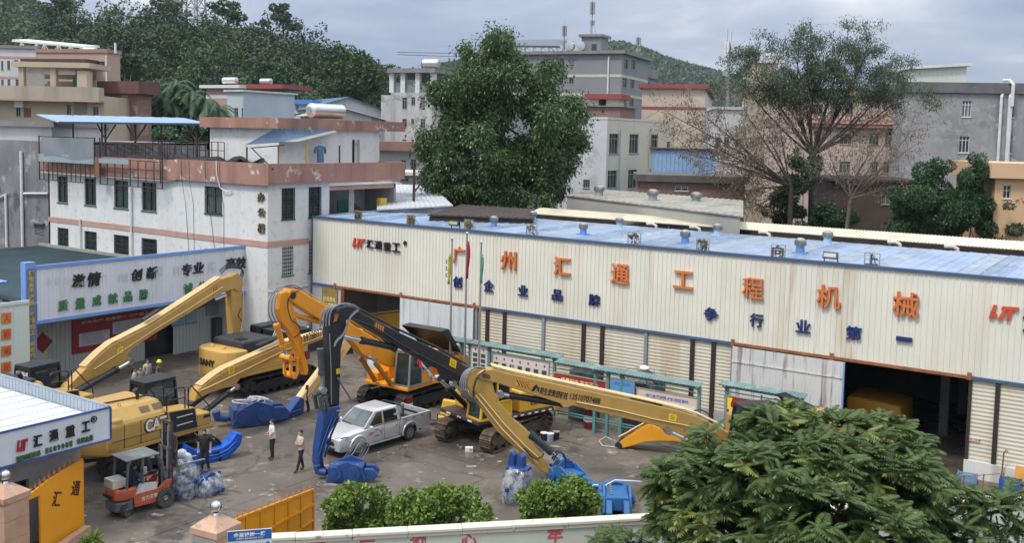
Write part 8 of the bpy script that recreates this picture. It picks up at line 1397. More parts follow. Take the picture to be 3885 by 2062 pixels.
# ================================================================ notice boards, flag poles, drums
TEL = mat('frame_teal', (.10, .23, .23), .55, 0, .15, 1.5); TER = mat('roof_teal_sheet', (.13, .21, .21), .55, 0, .25, 1, spots=((.27, .28, .26), .56, 2))
def poster(par, Y, q, style, title=None, y_off=-.06):
    """a board hung in the frame: q = photo box; printed matter as thin shapes"""
    a, b = OY(q[0], q[3], Y), OY(q[2], q[3], Y); zt_, zb_ = OY(q[0], q[1], Y).z, OY(q[0], q[3], Y).z; w, h = b.x-a.x, zt_-zb_; M = frame((a.x, Y+y_off, zb_), (1, 0, 0), (0, -1, 0))
    bc = dict(white=(.60, .59, .57), red=(.55, .03, .06), blue=(.10, .30, .58), pale=(.50, .62, .70), darkred=(.30, .02, .015))[style]; o = MB(M).box(0, w, 0, h, -.03, 0).build('poster', mat('poster_'+style, bc, .35, 0, .06, .9), par)
    fr_ = MB(M)
    for x0, x1, z0, z1 in ((-.05, 0, -.05, h+.05), (w, w+.05, -.05, h+.05), (0, w, -.05, 0), (0, w, h, h+.05)): fr_.box(x0, x1, z0, z1, -.035, .015)
    fr_.build('poster_frame', WF, o); ik = MB(M); r_ = np.random.default_rng(int(q[0]))
    def para(x0, x1, z0, z1, n):
        for i in range(n): z = z1-(z1-z0)*(i+.5)/n; ik.box(x0, x0+(x1-x0)*r_.uniform(.7, 1), z-.012, z+.012, .001, .003)
    if style == 'white':
        n = max(2, int(w/.45)); pc = MB(M); rd = MB(M)
        for i in range(n):
            x = w*(i+.5)/n; rd.prism([(x-.07, h*.86), (x, h*.93), (x+.07, h*.86), (x, h*.79)], .004)
            for j in range(3): pc.box(x-.15, x+.13, h*(.1+.22*j), h*(.26+.22*j), .001, .004)
        pc.build('printed_pictures', mat('print_dark', (.06, .065, .07), .5, 0, .5, 9), o); rd.build('red_diamonds', RED, o)
        if title: letters('poster_title', title, M @ TW((w*.5, h*.92, .001)), w*.8, h*.09, RED, o, .02, .003)
    else:
        if style in ('red', 'darkred'): MB(M).box(w*.04, w*.96, h*.06, h*.62, .001, .003).build('printed_panel', mat('print_pale', (.62, .58, .60), .4), o)
        if style == 'pale': MB(M).box(w*.03, w*.97, h*.05, h*.72, .001, .002).build('printed_panel', mat('print_pale2', (.60, .66, .70), .4), o)
        if style == 'darkred':
            for i in range(3): MB(M).box(w*(.28+.22*i), w*(.42+.22*i), h*(.14+.18*(i == 0)), h*(.30+.18*(i == 0)), .004, .006).build('printed_photo', mat('print_dark', (.06, .065, .07), .5, 0, .5, 9), o)
            MB(M).prism([(0, h*.98), (w*.09, h*.95), (w*.06, h*.72), (w*.1, h*.5), (.02, h*.55)], .004).build('yellow_ribbon', SGY, o)
        para(w*.1, w*.42, h*.1, h*.55, 8); para(w*.52, w*.92, h*.1, h*.55, 8)
        if title: letters('poster_title', title, M @ TW((w*.5, h*.82, .001)), w*.72, h*.13, mat('print_gold', (.75, .55, .3), .5) if style in ('red', 'darkred') else mat('print_blue', (.06, .15, .4), .5), o, .02, .004)
    if ik.f: ik.build('printed_lines', mat('print_grey', (.22, .22, .25), .5), o)
def board(label, Y, L, Rr, posts, posters):
    """L,Rr: photo points of the roof's front lower corners"""
    a, b = OY(*L, Y), OY(*Rr, Y); z = (a.z+b.z)/2; t = thing('notice_board', label, 'notice board', ((a.x+b.x)/2, Y, 0)); n = max(4, int((b.x-a.x)/.9)); wd = (b.x-a.x)/n
    me = sheet_mesh('canopy_sheet', wd, .5, .16, .03, TER, True)
    for i in range(n): o = link('canopy_sheet', me, t); o.matrix_parent_inverse = PM[t.name].inverted(); o.matrix_basis = TW((a.x+i*wd, Y-.2, z)) @ Matrix.Rotation(R(-78), 4, 'X')
    rl = MB()
    for q in (.3, .55): rl.bar((a.x+.2, Y, z-q), (b.x-.2, Y, z-q), .05)
    for q in (.45, .6): rl.bar((a.x+.2, Y, .25+q*.8), (b.x-.2, Y, .25+q*.8), .05)
    m_ = (a.x+b.x)/2; rl.bar((m_, Y, z-.75), (m_, Y, z-.2), .06); rl.bar((a.x+.1, Y+.02, z-.1), (b.x-.1, Y+.02, z-.1), .08); rl.build('frame_rails', TEL, t)
    for px in posts: x = OY(px, Rr[1], Y).x; pm = MB(); pm.box(x-.07, x+.07, Y-.07, Y+.07, 0, z); pm.bar((x, Y-.3, z), (x, Y, z-.3), .05); pm.build('frame_post', TEL, t)
    for q in posters: poster(t, Y, *q)
    return t
board('teal notice board with white picture posters beside the flag poles', 41.3, (1108, 858), (1412, 893), (1162, 1183, 1232, 1396), [((1106, 868, 1158, 908), 'white', None), ((1187, 868, 1227, 928), 'white', None), ((1240, 890, 1381, 955), 'white', None)])
board('teal notice board with red and blue posters behind the lettered boom', 39.95, (1398, 912), (1762, 972), (1498, 1530, 1564, 1760), [((1394, 938, 1524, 1000), 'red', '质量安全 安全文化'), ((1538, 951, 1594, 1012), 'blue', '服务方针'), ((1603, 977, 1754, 1046), 'pale', '机械操作规程')])
board('teal notice board with dark red poster in front of the rusty sliding door', 40.7, (1812, 966), (2026, 1002), (1828, 2018), [((1827, 996, 1996, 1066), 'darkred', '广聚合力创新发展 前程汇通')])
for i, (px, pt, pb, Y, col, lab) in enumerate(((1133, 604, 1000, 40.7, (.50, .50, .05), 'flag pole with limp yellow flag, left of three'), (1170, 590, 940, 41.0, (.38, .01, .05), 'tallest flag pole with limp dark red flag in the middle'), (1206, 613, 1020, 40.4, (.10, .32, .20), 'flag pole with limp pale green flag, right of three'))):
    b_ = OY(px-3, pb, Y); tp = OY(px+3, pt, Y); x = OY(px, 860, Y).x; t = thing('flag_pole', lab, 'flag pole', (x, Y, 0), 0, 'flag poles in front of the hall'); m = MB(); m.tube([(x, Y, 0), (x, Y, tp.z*.5), (x, Y, tp.z)], [.075, .06, .045], 10); m.build('pole_shaft', STL, t, smooth=60); MB().ball((x, Y, tp.z+.06), .08, 10, 8).build('pole_ball', CHR, t)
    z1 = OY(px, (640, 606, 640)[i], Y).z; z0 = OY(px, (716, 700, 712)[i], Y).z; sd = (-1, 1, 1)[i]; rs = []
    for q in np.linspace(0, 1, 9): w_ = (.07+.11*math.sin(min(1, q*1.4)*PI*.9))*(1.0 if i != 2 else .7); rs.append([(x+sd*(.06+w_*k2), Y-.05+.07*math.sin(k2*7+q*4), z1+(z0-z1)*q) for k2 in np.linspace(0, 1, 7)])
    fl = MB(); nn = 7; fl.add([p for r in rs for p in r], [(a*nn+c, a*nn+c+1, (a+1)*nn+c+1, (a+1)*nn+c) for a in range(8) for c in range(nn-1)]); f_ = fl.build('flag', mat('flag_%d' % i, col, .7, 0, .2, 3), t, smooth=60); f_.modifiers.new('t', 'SOLIDIFY').thickness = .01
    if i == 0:
        for k2 in range(3): letters('flag_text', '汇', frame((x-.2, Y-.14, z1-.4-.35*k2), (1, 0, 0), (0, -1, 0)), .16, .2, BLK, f_, .02, .01)
def drum(px, py, label, m=DKR, hh=.92, r=.30, z=0.):
    g = G(px, py, z); t = thing('steel_drum', label, 'drum', (g.x, g.y, z)); k = MB(); pr = [(r, 0)]
    for q in (0, .32, .64): pr += [(r, q*hh+.02), (r, q*hh+.30*hh), (r+.014, q*hh+.31*hh), (r, q*hh+.325*hh)]
    pr += [(r+.012, hh), (r-.02, hh), (r-.03, hh-.03)]; k.lathe(pr, g, 24); k.build('drum_body', m, t, smooth=40); MB().lathe([(r+.016, .36*hh), (r+.016, .62*hh)], g, 24).build('label_band', WHT, t, smooth=40); MB().lathe([(0.001, hh-.02), (r-.03, hh-.025)], g, 20).build('drum_lid', WHT, t); MB(frame((g.x+.0, g.y, z), (1, 0, 0), (0, -1, 0))).box(-.13, .13, .42*hh, .52*hh, r+.015, r+.02).build('label_print', WF, t)
drum(1484, 1076, 'dark red steel drum with white label band standing before the notice board'); drum(1022, 1042, 'dark red steel drum with white rim behind the pickup bed')
for px, py, lab, m, lid in ((1368, 1109, 'white rimmed black paint bucket, left of three by the muddy track', BLK, WHT), (1384, 1111, 'white and blue paint bucket in the middle of three by the muddy track', mat('bucket_blue_print', (.30, .40, .52), .4, 0, .4, 6), WHT), (1399, 1106, 'black paint bucket with pale lid, right of three by the muddy track', mat('bucket_black', (.02, .022, .026), .35), WF)):
    g = G(px, py); t = thing('paint_bucket', lab, 'bucket', tuple(g)); MB().lathe([(.135, 0), (.16, .34), (.165, .36), (.15, .365)], g, 18).build('bucket_body', m, t, smooth=40); MB().lathe([(.168, .34), (.17, .37), (.12, .375), (.001, .372)], g, 18).build('bucket_lid', lid, t, smooth=40); MB().tube([(g.x+.17*math.cos(a), g.y-.0, g.z+.33-.16*abs(math.sin(a))) for a in np.linspace(0, PI, 9)], .006, 4).build('bucket_handle', STL, t)
g = G(1180, 1137); t = thing('carton', 'small white carton lying between the muddy tracks', 'box', tuple(g)); MB(TW(g) @ Matrix.Rotation(.6, 4, 'Z')).box(-.17, .17, -.11, .11, 0, .2).build('carton_body', WHT, t, bev=.01); MB(TW(g) @ Matrix.Rotation(.6, 4, 'Z')).box(.02, .14, -.115, -.111, .05, .15).build('carton_print', WF, t)
# loose yellow bucket and parts behind the pickup
g = G(1125, 1060); t = thing('excavator_part', 'yellow seat shaped cover with black hoses lying behind the pickup', 'machine part', tuple(g)); m = MB(TW(g) @ Matrix.Rotation(.3, 4, 'Z')); m.solid([(-.45, 0, .1), (.35, 0, .1), (.42, .1, .95), (-.3, .1, 1.0)], (0, .22, .02)); m.build('cover_plate', YEL3, t, bev=.06); m = MB(TW(g) @ Matrix.Rotation(.3, 4, 'Z')); m.box(-.4, .4, -.45, .0, 0, .3); m.build('cover_base', mat('yellow_dusty', (.5, .33, .12), .6, 0, .2, 3), t, bev=.06)
m = MB(TW(g) @ Matrix.Rotation(.3, 4, 'Z')); m.solid([(.7, .1, .1), (1.35, .1, .1), (1.3, .1, .75), (1.05, .1, .9), (.75, .1, .95)], (0, .3, 0)); m.box(.6, 1.3, -.1, .0, 0, .45); m.build('bracket', YEL3, t, bev=.04)
m = MB(); 
for i in range(4): m.tube([(g.x-1.2+.15*i, g.y-.7-.1*i, .08), (g.x-.7, g.y-.9-.1*i, .2+.08*i), (g.x-.1, g.y-.6-.15*i, .12), (g.x+.3, g.y-.9, .25)], .05, 6)
m.tube([(g.x-.2, g.y-.5, .1), (g.x-.05, g.y-.7, .5), (g.x+.35, g.y-.6, .45), (g.x+.5, g.y-.5, .1)], .03, 6); m.build('hose_pile', HOSB, t, smooth=60)
# parasol-like machine cover and dark pump behind the boards
g = OY(1621, 935, 42.3); t = thing('cooling_fan', 'grey bladed cooling fan hood with white cap behind the notice board', 'fan', (g.x, 42.3, 0)); m = MB()
for i in range(14):
    a, b_ = 2*PI*i/14, 2*PI*(i+.85)/14; m.add([(g.x+.12*math.cos(a), 42.3+.12*math.sin(a), g.z+.12), (g.x+.85*math.cos(a), 42.3+.85*math.sin(a), g.z-.35), (g.x+.85*math.cos(b_), 42.3+.85*math.sin(b_), g.z-.42), (g.x+.12*math.cos(b_), 42.3+.12*math.sin(b_), g.z+.1)], [(0, 1, 2, 3)])
o = m.build('fan_blades', mat('fan_grey', (.13, .12, .11), .6, .2, .3, 4), t); o.modifiers.new('t', 'SOLIDIFY').thickness = .02; MB().ball((g.x, 42.3, g.z+.15), .24, 12, 8, (1, 1, .55)).build('fan_cap', WHT, t, smooth=60); m = MB(); m.tube([(g.x+1.05*math.cos(a), 42.3+1.05*math.sin(a), g.z-.1) for a in np.linspace(0, 2*PI, 25)], .02, 5)
for a in np.linspace(0, 2*PI, 9)[:-1]: m.bar((g.x+1.05*math.cos(a), 42.3+1.05*math.sin(a), g.z-.1), (g.x+1.05*math.cos(a), 42.3+1.05*math.sin(a), g.z-.65), .02)
m.build('fan_guard', STL, t); MB().box(g.x-.85, g.x+.85, 41.7, 42.9, 0, g.z-.5).build('fan_housing', mat('housing_dark', (.07, .075, .075), .6, 0, .2, 2), t)
g = OY(1470, 918, 41.6); t = thing('cooling_fan', 'dark fan unit behind the red poster board', 'fan', (g.x, 41.6, 0)); MB().box(g.x-.6, g.x+.6, 41.2, 42.2, 0, g.z-.25).build('fan_housing', MATS['housing_dark'], t); MB().lathe([(.62, g.z-.25), (.55, g.z-.05), (.3, g.z+.02), (.001, g.z+.03)], (g.x, 41.7, 0), 18).build('fan_hood', mat('fan_dark', (.05, .055, .055), .5), t, smooth=40)
g = G(855, 935); t = thing('liquid_tank', 'white plastic liquid tank half hidden behind the long yellow boom', 'tank', (-37.6, 41.6, 0)); MB().lathe([(.7, 0), (.78, .1), (.78, 1.0), (.6, 1.25), (.2, 1.35), (.001, 1.36)], (-37.6, 41.6, 0), 20).build('tank_body', mat('tank_white', (.5, .52, .55), .5, 0, .06, 2), t, smooth=40)
# machines seen through the open hall doors
ya = thing('stored_boom', 'yellow boom stored inside the left open hall door', 'excavator boom', (-37, 47, 0)); q = [OY(x, y, 47.5) for x, y in ((925, 795), (985, 788), (1030, 782), (1060, 800), (1060, 830), (985, 828), (950, 822))]; MB().solid(q, (0, 1.2, .1)).build('boom_body', YEL3, ya, bev=.04); MB().tube([q[0]+Vector((0, -.05, .1)), q[2]+Vector((0, -.05, .1))], .06, 6).build('boom_pipe', YEL2, ya)
ob = thing('stored_machine', 'ochre engine housing parked inside the right open hall door', 'machine', (-12, 47.5, 0)); q = [OY(x, y, 46.8) for x, y in ((2128, 998), (2170, 1003), (2240, 1018), (2262, 1024), (2266, 1034), (2266, 1110), (2128, 1090))]; MB().solid(q, (0, 2.4, 0)).build('housing', mat('housing_ochre', (.42, .20, .02), .5, 0, .1, 1), ob, bev=.12, seg=3, smooth=40); MB().box(q[0].x, q[3].x, 46.9, 49, 0.02, q[6].z).build('machine_base', BLK, ob)
# red notice plate on the shutter, crates at the right
t = thing('shutter_notice', 'small red and white notice plate on the rusty right shutter', 'sign', (0, YW, 2)); a, b_ = OY(2437, 1101, YW-.05), OY(2465, 1114, YW-.05); MB().box(a.x, b_.x, YW-.06, YW-.03, b_.z, a.z).build('plate_body', WHT, t); MB().box(a.x, b_.x, YW-.064, YW-.0605, b_.z+.03, b_.z+.13).build('plate_band', RED, t); letters('plate_text', '注意安全', frame(((a.x+b_.x)/2, YW-.0642, b_.z+.08), (1, 0, 0), (0, -1, 0)), .36, .07, WHT, t, .01, .003)
def crate(px, py, label, m, sx_=.45, sy=.35, h=.42, rz=.1):
    g = G(px, py); t = thing('plastic_crate', label, 'crate', tuple(g), rz); mb = MB(TW(g) @ Matrix.Rotation(rz, 4, 'Z'))
    for q in range(4): z0 = q*h/4; mb.box(-sx_/2, sx_/2, -sy/2, -sy/2+.02, z0, z0+h/4-.02); mb.box(-sx_/2, sx_/2, sy/2-.02, sy/2, z0, z0+h/4-.02); mb.box(-sx_/2, -sx_/2+.02, -sy/2+.02, sy/2-.02, z0, z0+h/4-.02); mb.box(sx_/2-.02, sx_/2, -sy/2+.02, sy/2-.02, z0, z0+h/4-.02)
    for x in (-1, 1):
        for y in (-1, 1): mb.box(x*sx_/2-.03, x*sx_/2+.03, y*sy/2-.03, y*sy/2+.03, 0, h+.01)
    mb.box(-sx_/2, sx_/2, -sy/2, sy/2, .01, .03); mb.build('crate_body', m, t)
crate(2540, 1243, 'blue plastic crate by the white base wall at the right edge', mat('crate_blue', (.02, .11, .38), .5), .75, .5, .6); crate(2432, 1214, 'pale blue tub beside the open hall door', mat('tub_blue', (.16, .28, .42), .5), .7, .5, .35)
g = G(2573, 1243); t = thing('wooden_board', 'orange board leaning by the blue crate at the right edge', 'board', tuple(g)); MB(TW(g)).solid([(-.35, 0, 0), (.6, 0, 0), (.6, .25, 1.0), (-.35, .25, 1.0)], (0, .06, 0)).build('board_body', mat('board_orange', (.55, .26, .04), .6, 0, .2, 2), t)
t = thing('thin_pipe', 'rusty thin pipe standing in front of the white base wall', 'pipe', tuple(G(2517, 1222))); a = G(2517, 1222); MB().tube([a, a+Vector((.05, 0, 1.35)), a+Vector((.12, 0, 1.5)), a+Vector((.2, 0, 1.42))], .03, 6).build('pipe_body', RST, t)
fn = thing('low_fence', 'low rusty wire fence with leaning posts below the hall door at the right', 'fence', tuple(G(2370, 1245))); m = MB()
for px, py in ((2345, 1245), (2382, 1247), (2420, 1250), (2470, 1246), (2520, 1242)): a = G(px, py); m2 = MB(); m2.bar(a, a+Vector((.03, 0, .85)), .05); m2.build('fence_post', RST, fn)
for z in (.4, .8): m.tube([G(px, py)+Vector((0, 0, z)) for px, py in ((2345, 1245), (2382, 1247), (2420, 1250), (2470, 1246), (2520, 1242))], .015, 5)
m.build('fence_wire', RST, fn)
# ================================================================ front wall, gate, pillars, gate house, street sign
ZW = 2.3; wa, wb = G(690, 1352, ZW), G(1690, 1299, ZW); wu = (wb-wa).normalized(); wn = Vector((wu.y, -wu.x, 0)); fw = thing('front_wall', 'pale green rendered front wall with stained coping and red slogan characters', 'wall', tuple(wa)); FWM = mat('front_wall_render', (.52, .55, .47), .8, 0, .06, .5, streak=((.38, .38, .33), .4, 1)); CPM = mat('coping_cream', (.60, .58, .48), .8, 0, .08, 1, spots=[((.22, .20, .17), .60, 2.0)])
MW = frame((wa.x, wa.y, 0), wu, wn); Lw = 30; MB(MW).box(-1.0, Lw, 0, ZW-.22, -.22, 0).build('wall_body', FWM, fw)
for i in range(int((Lw+1)/1.6)):
    m = MB(MW); x = -1+i*1.6; dz = random.uniform(-.012, .012); m.box(x, x+1.592, ZW-.22, ZW-.1+dz, -.26, .05); m.box(x, x+1.592, ZW-.099+dz, ZW+dz, -.30, .09); m.build('coping_block', CPM, fw, bev=.02)
LPK = mat('letter_faded_red', (.45, .09, .11), .7, 0, .12, 2)
def on_wall(ch, x0, x1, y0, hpx):
    d = ray((x0+x1)/2, y0); tt = (wn.x*wa.x+wn.y*wa.y)/(wn.x*d[0]+wn.y*d[1]); p = Vector((tt*d[0], tt*d[1], HC+tt*d[2])); k = tt/2508; w_, h_ = (x1-x0)*k*1.02, hpx*k; letters('slogan_character', ch, frame((p.x+wn.x*.002, p.y+wn.y*.002, p.z-h_/2), wu, wn), w_, h_, LPK, fw, .035, .006)
for ch, x0, x1, y0 in (('不', 780, 820, 1363), ('忘', 904, 944, 1355), ('初', 1031, 1072, 1349), ('心', 1159, 1201, 1342), ('牢', 1378, 1417, 1327), ('记', 1495, 1531, 1321), ('使', 1616, 1653, 1314), ('命', 1735, 1772, 1308)): on_wall(ch, x0, x1, y0, 41)
GRN = mat('granite_tan', (.46, .29, .20), .6, 0, .14, 1.5, spots=[((.28, .16, .11), .60, 1.6), ((.55, .40, .31), .6, 3)]); STE = mat('steel_ball', (.6, .61, .62), .08, 1, .03, 1)
def pillar(label, c, w, zt_, rz, ball=True, plaque=False):
    t = thing('gate_pillar', label, 'gate pillar', (c.x, c.y, 0), rz); M = TW((c.x, c.y, 0)) @ Matrix.Rotation(rz, 4, 'Z'); nz = 4
    for i in range(nz):
        z0, z1 = zt_*.93*i/nz, zt_*.93*(i+1)/nz; m = MB(M); m.box(-w*.46, w*.46, -w*.46, w*.46, z0+.005, z1-.005); m.build('granite_slab', GRN, t, bev=.008, seg=1)
    m = MB(M); m.box(-w*.5, w*.5, -w*.5, w*.5, zt_*.93, zt_); m.loft([[(-w*.5, -w*.5, zt_+.001), (w*.5, -w*.5, zt_+.001), (w*.5, w*.5, zt_+.001), (-w*.5, w*.5, zt_+.001)], [(-w*.13, -w*.13, zt_+.30*w), (w*.13, -w*.13, zt_+.30*w), (w*.13, w*.13, zt_+.30*w), (-w*.13, w*.13, zt_+.30*w)]]); m.build('pillar_cap', GRN, t)
    if ball: m = MB(M); m.lathe([(.1, zt_+.30*w), (.07, zt_+.36*w), (.12, zt_+.38*w)], (0, 0, 0), 14); m.build('ball_neck', STE, t); m = MB(M); m.ball((0, 0, zt_+.38*w+.16), .17, 20, 14); m.build('steel_ball', STE, t, smooth=60)
    if plaque:
        MP_ = frame(M @ Vector((0, -w*.47, zt_*.93-.43)), M.to_3x3() @ Vector((1, 0, 0)), M.to_3x3() @ Vector((0, -1, 0))); o = MB(MP_).box(-w*.44, w*.44, -.55, .38, .001, .02).build('name_plaque', mat('plaque_steel', (.36, .36, .35), .4, .4, .08, 2), t); letters('plaque_text', '广州汇通机械有限公司', MP_ @ TW((0, .16, .021)), w*.74, .09, BLK, o, .02, .004); letters('plaque_text', '汇通重工', MP_ @ TW((0, -.10, .021)), w*.42, .10, BLK, o, .02, .004)
    return t
c2_ = G(543, 1322, 2.55); pillar('tan granite gate pillar with steel ball and name plaque beside the street sign', c2_, 1.0, 2.55, R(8), True, True)
c1_ = G(14, 1240, 2.55); pillar('tan granite gate pillar at the left edge beside the gate house', c1_, 1.0, 2.55, R(12), True)
GOR = mat('gate_orange', (.78, .33, .012), .42, 0, .05, .7); GOD = mat('gate_spike', (.55, .20, .06), .5, 0, .1, 2)
# left leaf (smooth face, characters)
e0 = G(212, 1333); an = R(117); gl = thing('gate_leaf', 'smooth orange gate leaf with two dark characters opened beside the gate house', 'gate', tuple(e0)); Pp = (e0.x, e0.y); du = Vector((math.cos(an), math.sin(an), 0)); gn = Vector((math.sin(an), -math.cos(an), 0)); gn = gn if gn.dot(Vector((-e0.x, -e0.y, 0))) > 0 else -gn
top = [(47, 1266), (85, 1238), (123, 1208), (165, 1180), (209, 1155)]; q = [OP(x, y, Pp, an) for x, y in top]; b0 = OP(212, 1332, Pp, an); z0 = .08
pl_ = [*q[:]]+[Vector((b0.x, b0.y, q[-1].z)), Vector((b0.x, b0.y, z0))]; x101 = OP(101, 1300, Pp, an); x49 = OP(49, 1270, Pp, an); pl_ += [Vector((x101.x, x101.y, z0)), OP(101, 1247, Pp, an), OP(49, 1271, Pp, an)]
MB().solid(pl_, -gn*.06).build('gate_panel', GOR, gl); m = MB(); m.solid([Vector((x49.x, x49.y, 0)), Vector((x49.x, x49.y, 1.8)), Vector((x49.x, x49.y, 1.8))-du*.08, Vector((x49.x, x49.y, 0))-du*.08], -gn*.08); m.build('gate_post', GOR, gl)
for ch, x0, x1, y0, y1 in (('汇', 132, 153, 1238, 1275), ('通', 180, 201, 1212, 1248)):
    a, b_ = OP(x0, (y0+y1)/2, Pp, an), OP(x1, (y0+y1)/2, Pp, an); h_ = OP((x0+x1)/2, y0, Pp, an).z-OP((x0+x1)/2, y1, Pp, an).z; c_ = (OP((x0+x1)/2, y0, Pp, an)+OP((x0+x1)/2, y1, Pp, an))/2; letters('gate_character', ch, frame(c_+gn*.003, (b_-a).normalized(), gn), (b_-a).length, h_, mat('letter_maroon', (.06, .012, .012), .5), gl, .02, .008)
def spikes(par, pts, n):
    for i in range(n):
        f = (len(pts)-1)*(i+.5)/n; j = int(f); p = pts[j].lerp(pts[j+1], f-j); m = MB(); m.tube([p-Vector((0, 0, .02)), p+Vector((0, 0, .14)), p+Vector((0, 0, .30))], [.009, .014, .003], 5)
        for s in (-1, 1): m.tube([p+Vector((0, 0, .05)), p+du*s*.07+Vector((0, 0, .12)), p+du*s*.06+Vector((0, 0, .2))], [.01, .01, .004], 4)
        m.build('gate_spike', GOD, par)
spikes(gl, q, 13)
# right leaf (framed panels)
h0 = c2_+Vector((.05, .55, 0)); h0.z = 0; e1 = G(789, 1343); an2 = math.atan2(e1.y-h0.y, e1.x-h0.x); du = Vector((math.cos(an2), math.sin(an2), 0)); gr_ = thing('gate_leaf', 'orange gate leaf with framed panels and spikes opened behind the street sign', 'gate', tuple(h0)); Pp = (h0.x, h0.y); gn = Vector((du.y, -du.x, 0))
topz = lambda s: OP(591+(790.6-591)*s, 1309+(1232-1309)*s, Pp, an2)
ss = [0, .14, .32, .5, .67, .83, .985]; T_ = [topz(s) for s in ss]; fr_ = MB()
for a, b_, i in zip(T_, T_[1:], range(9)):
    zm = lambda p, f: Vector((p.x, p.y, .12+(p.z-.12)*f)); rows = (0, .26, .64, 1)
    for f0_, f1_ in zip(rows, rows[1:]): w_ = .035; A_, B_ = a+(b_-a)*.03, b_-(b_-a)*.03; m = MB(); m.solid([zm(A_, f0_)+Vector((0, 0, .03)), zm(B_, f0_)+Vector((0, 0, .03)), zm(B_, f1_)-Vector((0, 0, .03)), zm(A_, f1_)-Vector((0, 0, .03))], -gn*.02); m.build('gate_panel', GOR, gr_)
    for f_ in rows: fr_.bar(zm(a, f_)+gn*.015, zm(b_, f_)+gn*.015, .07, .08)
for p in T_: fr_.bar(Vector((p.x, p.y, .05))+gn*.01, p+gn*.01, .07, .07)
fr_.build('gate_frame', mat('gate_frame_orange', (.72, .28, .012), .45, 0, .06, .8), gr_); spikes(gr_, T_, 13)
# gate house
XG = -30.2; gh = thing('gate_house', 'small speckled gate house under a flat roof with white ribbed sign fascia', 'gate house', (-32, 14, 0)); yE = 19.72; zb_, zt_ = 3.18, 4.24; me = sheet_mesh('fascia_panel', .85, zt_-zb_, .28, .02, mat('fascia_white_blue', (.62, .67, .72), .5, 0, .04, .6))
for i in range(14):
    o = link('fascia_panel', me, gh); o.matrix_basis = TW((XG, yE-.85*(i+1), zb_)) @ Mx; o.matrix_parent_inverse = PM[gh.name].inverted()
EDG = mat('edge_blue', (.04, .09, .28), .5); MB().box(XG-.02, XG+.05, 7.8, yE+.03, zt_+.001, zt_+.06).build('fascia_trim', EDG, gh); MB().box(XG-.02, XG+.05, 7.8, yE+.03, zb_-.06, zb_-.001).build('fascia_trim', EDG, gh); MB().box(XG-.03, XG+.04, yE+.001, yE+.06, zb_, zt_+.0005).build('fascia_trim', EDG, gh)
mm = mat('parapet_sheet_back', (.34, .38, .43), .5, 0, .08, .6); me = sheet_mesh('parapet_sheet', .9, .55, .2, .02, mm); 
for i in range(13):
    o = link('parapet_sheet', me, gh); o.matrix_basis = TW((XG-.03-.9*(i+1), yE-.03, zt_-.5)); o.matrix_parent_inverse = PM[gh.name].inverted()
MB().box(XG-12, XG-.03, yE-.05, yE+.02, zt_+.051, zt_+.1).build('parapet_cap', mat('cap_grey', (.3, .33, .36), .5), gh)
rsm = mat('roof_pale_sheet', (.60, .64, .67), .5, 0, .06, .5)
for i in range(14):
    x0 = XG-.08-.85*(i+1); m = MB(); m.box(x0, x0+.80, 7.8, yE-.08, zt_-.42, zt_-.38); m.box(x0+.80, x0+.85, 7.8, yE-.08, zt_-.42, zt_-.345); m.build('roof_sheet', rsm, gh)
SPK = mat('terrazzo_grey', (.33, .33, .34), .7, 0, .05, .5, spots=[((.16, .17, .19), .60, 6)]); mb = MB(); xw = XG-.98
facade(mb, frame((xw, 7, 0), (0, 1, 0), (1, 0, 0)), 12.25, 0, zb_, [(7.6, 10.4, .1, 2.2)], .2); facade(mb, frame((xw, 19.25, 0), (-1, 0, 0), (0, 1, 0)), 9, 0, zb_, []); mb.build('wall', SPK, gh); MB().box(xw-2, xw-1.9, 7, 19, 0, zb_).build('inside_wall', SWD, gh); MB().box(xw-9, XG-.05, 7.8, yE, zb_-.02, zb_+.02).build('soffit', SPK, gh)
def on_gate(ch, x0, x1, y0, y1, m, nm='character', shear=0, bold=.03): on_side(ch, x0, x1, y0, y1, m, gh, XG+.022, nm, bold, .05, shear)
for ch, x0, x1, y0, y1 in (('汇', 83, 105, 1095, 1125), ('通', 124, 146, 1082, 1111), ('重', 165, 187, 1071, 1100), ('工', 205, 225, 1061, 1087)): on_gate(ch, x0, x1, y0, y1, LK)
RDL = mat('logo_crimson', (.36, .015, .03), .5); a, b_ = OX(41, 1125, XG+.022), OX(69, 1118, XG+.022); hh_ = OX(55, 1106, XG+.022).z-OX(55, 1136, XG+.022).z; Ml = frame(((XG+.022), (a.y+b_.y)/2, (OX(55, 1106, XG).z+OX(55, 1136, XG).z)/2), (0, 1, 0), (1, 0, 0)); ww = b_.y-a.y
logo(0, 0, 0, 0, lambda poly: MB(Ml).prism([(p*ww, r*hh_) for p, r in poly], .05).build('logo_mark', RDL, gh), RDL)
txt_ = '国际质量体系 ISO9001 认证企业'; LGD = mat('letter_dark_green', (.06, .12, .05), .5); n_ = len(txt_)
for i, ch in enumerate(txt_):
    if ch == ' ': continue
    f_ = i/(n_-1); px, py = 46+(228-46)*f_, 1156+(1102-1156)*f_; on_gate(ch, px-(5 if ord(ch) > 255 else 3), px+(5 if ord(ch) > 255 else 3), py-7, py+7, LGD, 'small_character')
d_ = OX(236, 1056, XG+.03); MB(frame(d_, (0, 1, 0), (1, 0, 0))).tube([(.1*math.cos(a), .1*math.sin(a), .01) for a in np.linspace(0, 2*PI, 15)], .02, 5).build('registered_ring', LK, gh); letters('small_character', 'R', frame(d_, (0, 1, 0), (1, 0, 0)), .09, .11, LK, gh, .02, .02)
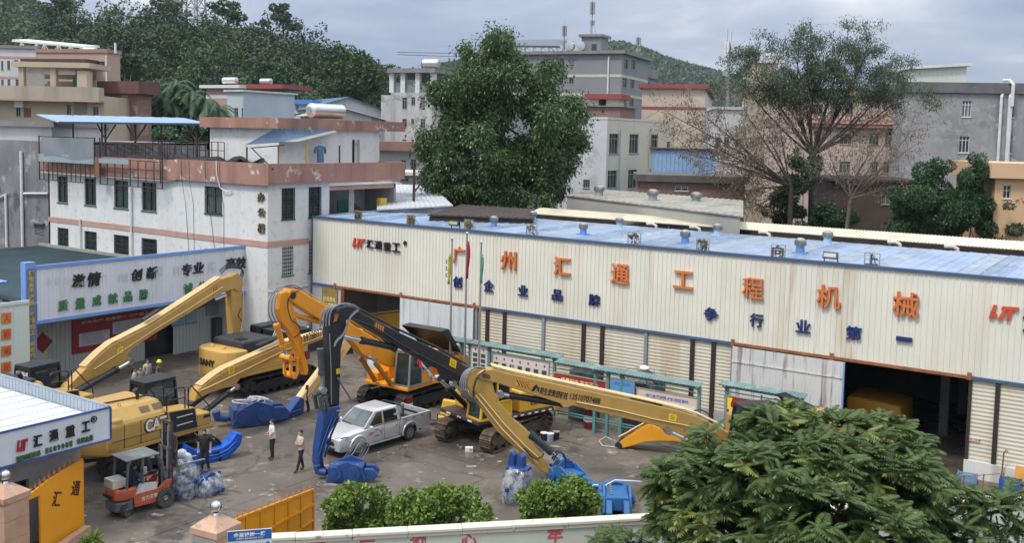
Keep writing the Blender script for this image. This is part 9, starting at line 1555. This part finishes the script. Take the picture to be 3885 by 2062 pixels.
wl_ = thing('planter_kerb', 'brown tiled kerb below the smooth gate leaf', 'kerb', tuple(G(195, 1350))); kb = G(205, 1342); MB(TW((kb.x, kb.y, 0)) @ Matrix.Rotation(R(117), 4, 'Z')).box(-3, .0, -.35, -.1, 0, .28).build('kerb_body', GRN, wl_)
# street name sign
sg = thing('street_sign', 'blue and white street name sign in front of the gate pillar', 'street sign', tuple(c2_)); pS = AT(628, 1335, 25.2); u_ = Vector((rv[0], rv[1], 0)).normalized(); n_s = Vector((-pS.x, -pS.y, 0)).normalized(); u_ = Vector((-n_s.y, n_s.x, 0)); k = 25.2/2508; ws = 109*k; MS_ = frame((pS.x, pS.y, pS.z-.30), u_, n_s)
MB(MS_).box(-ws/2, ws/2, -.30, .30, -.03, 0).build('sign_panel', mat('sign_white', (.55, .60, .64), .4), sg); MB(MS_).box(-ws/2+.01, ws/2-.01, .04, .29, .001, .006).build('sign_band', mat('sign_blue_band', (.02, .10, .36), .4), sg); letters('street_name', '金盆钱岗一路', MS_ @ TW((0, .19, .007)), ws*.72, .12, WHT, sg, .02, .003); letters('street_name', 'JINPEN QIANGANG YI LU', MS_ @ TW((0, .085, .007)), ws*.6, .05, WHT, sg, .01, .003)
for s in (-1, 1): MB(MS_).prism([(s*ws*.41+.05*math.cos(a), -.08+.05*math.sin(a)) for a in np.linspace(0, 2*PI, 13)[:-1]], .005).build('direction_mark', MATS['sign_blue_band'], sg)
for s, st in ((-1, '往石化路'), (1, '往荔红路')): letters('direction_text', st, MS_ @ TW((s*ws*.2, -.08, .001)), ws*.24, .06, mat('print_grey', (.22, .22, .25), .5), sg, .01, .003)
MB().cyl((pS.x-n_s.x*.06, pS.y-n_s.y*.06, 0), (pS.x-n_s.x*.06, pS.y-n_s.y*.06, pS.z-.05), .045, 10).build('sign_pole', STL, sg)
# ---- air: thin haze round the whole scene
hz = bpy.data.materials.new('haze_air'); hz.use_nodes = True; t_ = hz.node_tree; t_.nodes.remove(t_.nodes['Principled BSDF']); v_ = nd('ShaderNodeVolumePrincipled', t_); v_.inputs['Color'].default_value = (.72, .82, .97, 1); v_.inputs['Density'].default_value = .00011; v_.inputs['Anisotropy'].default_value = .2; t_.links.new(v_.outputs[0], t_.nodes['Material Output'].inputs['Volume'])
MB().box(-1900, 700, -100, 1900, -12, 160).build('haze', hz, kind='stuff')
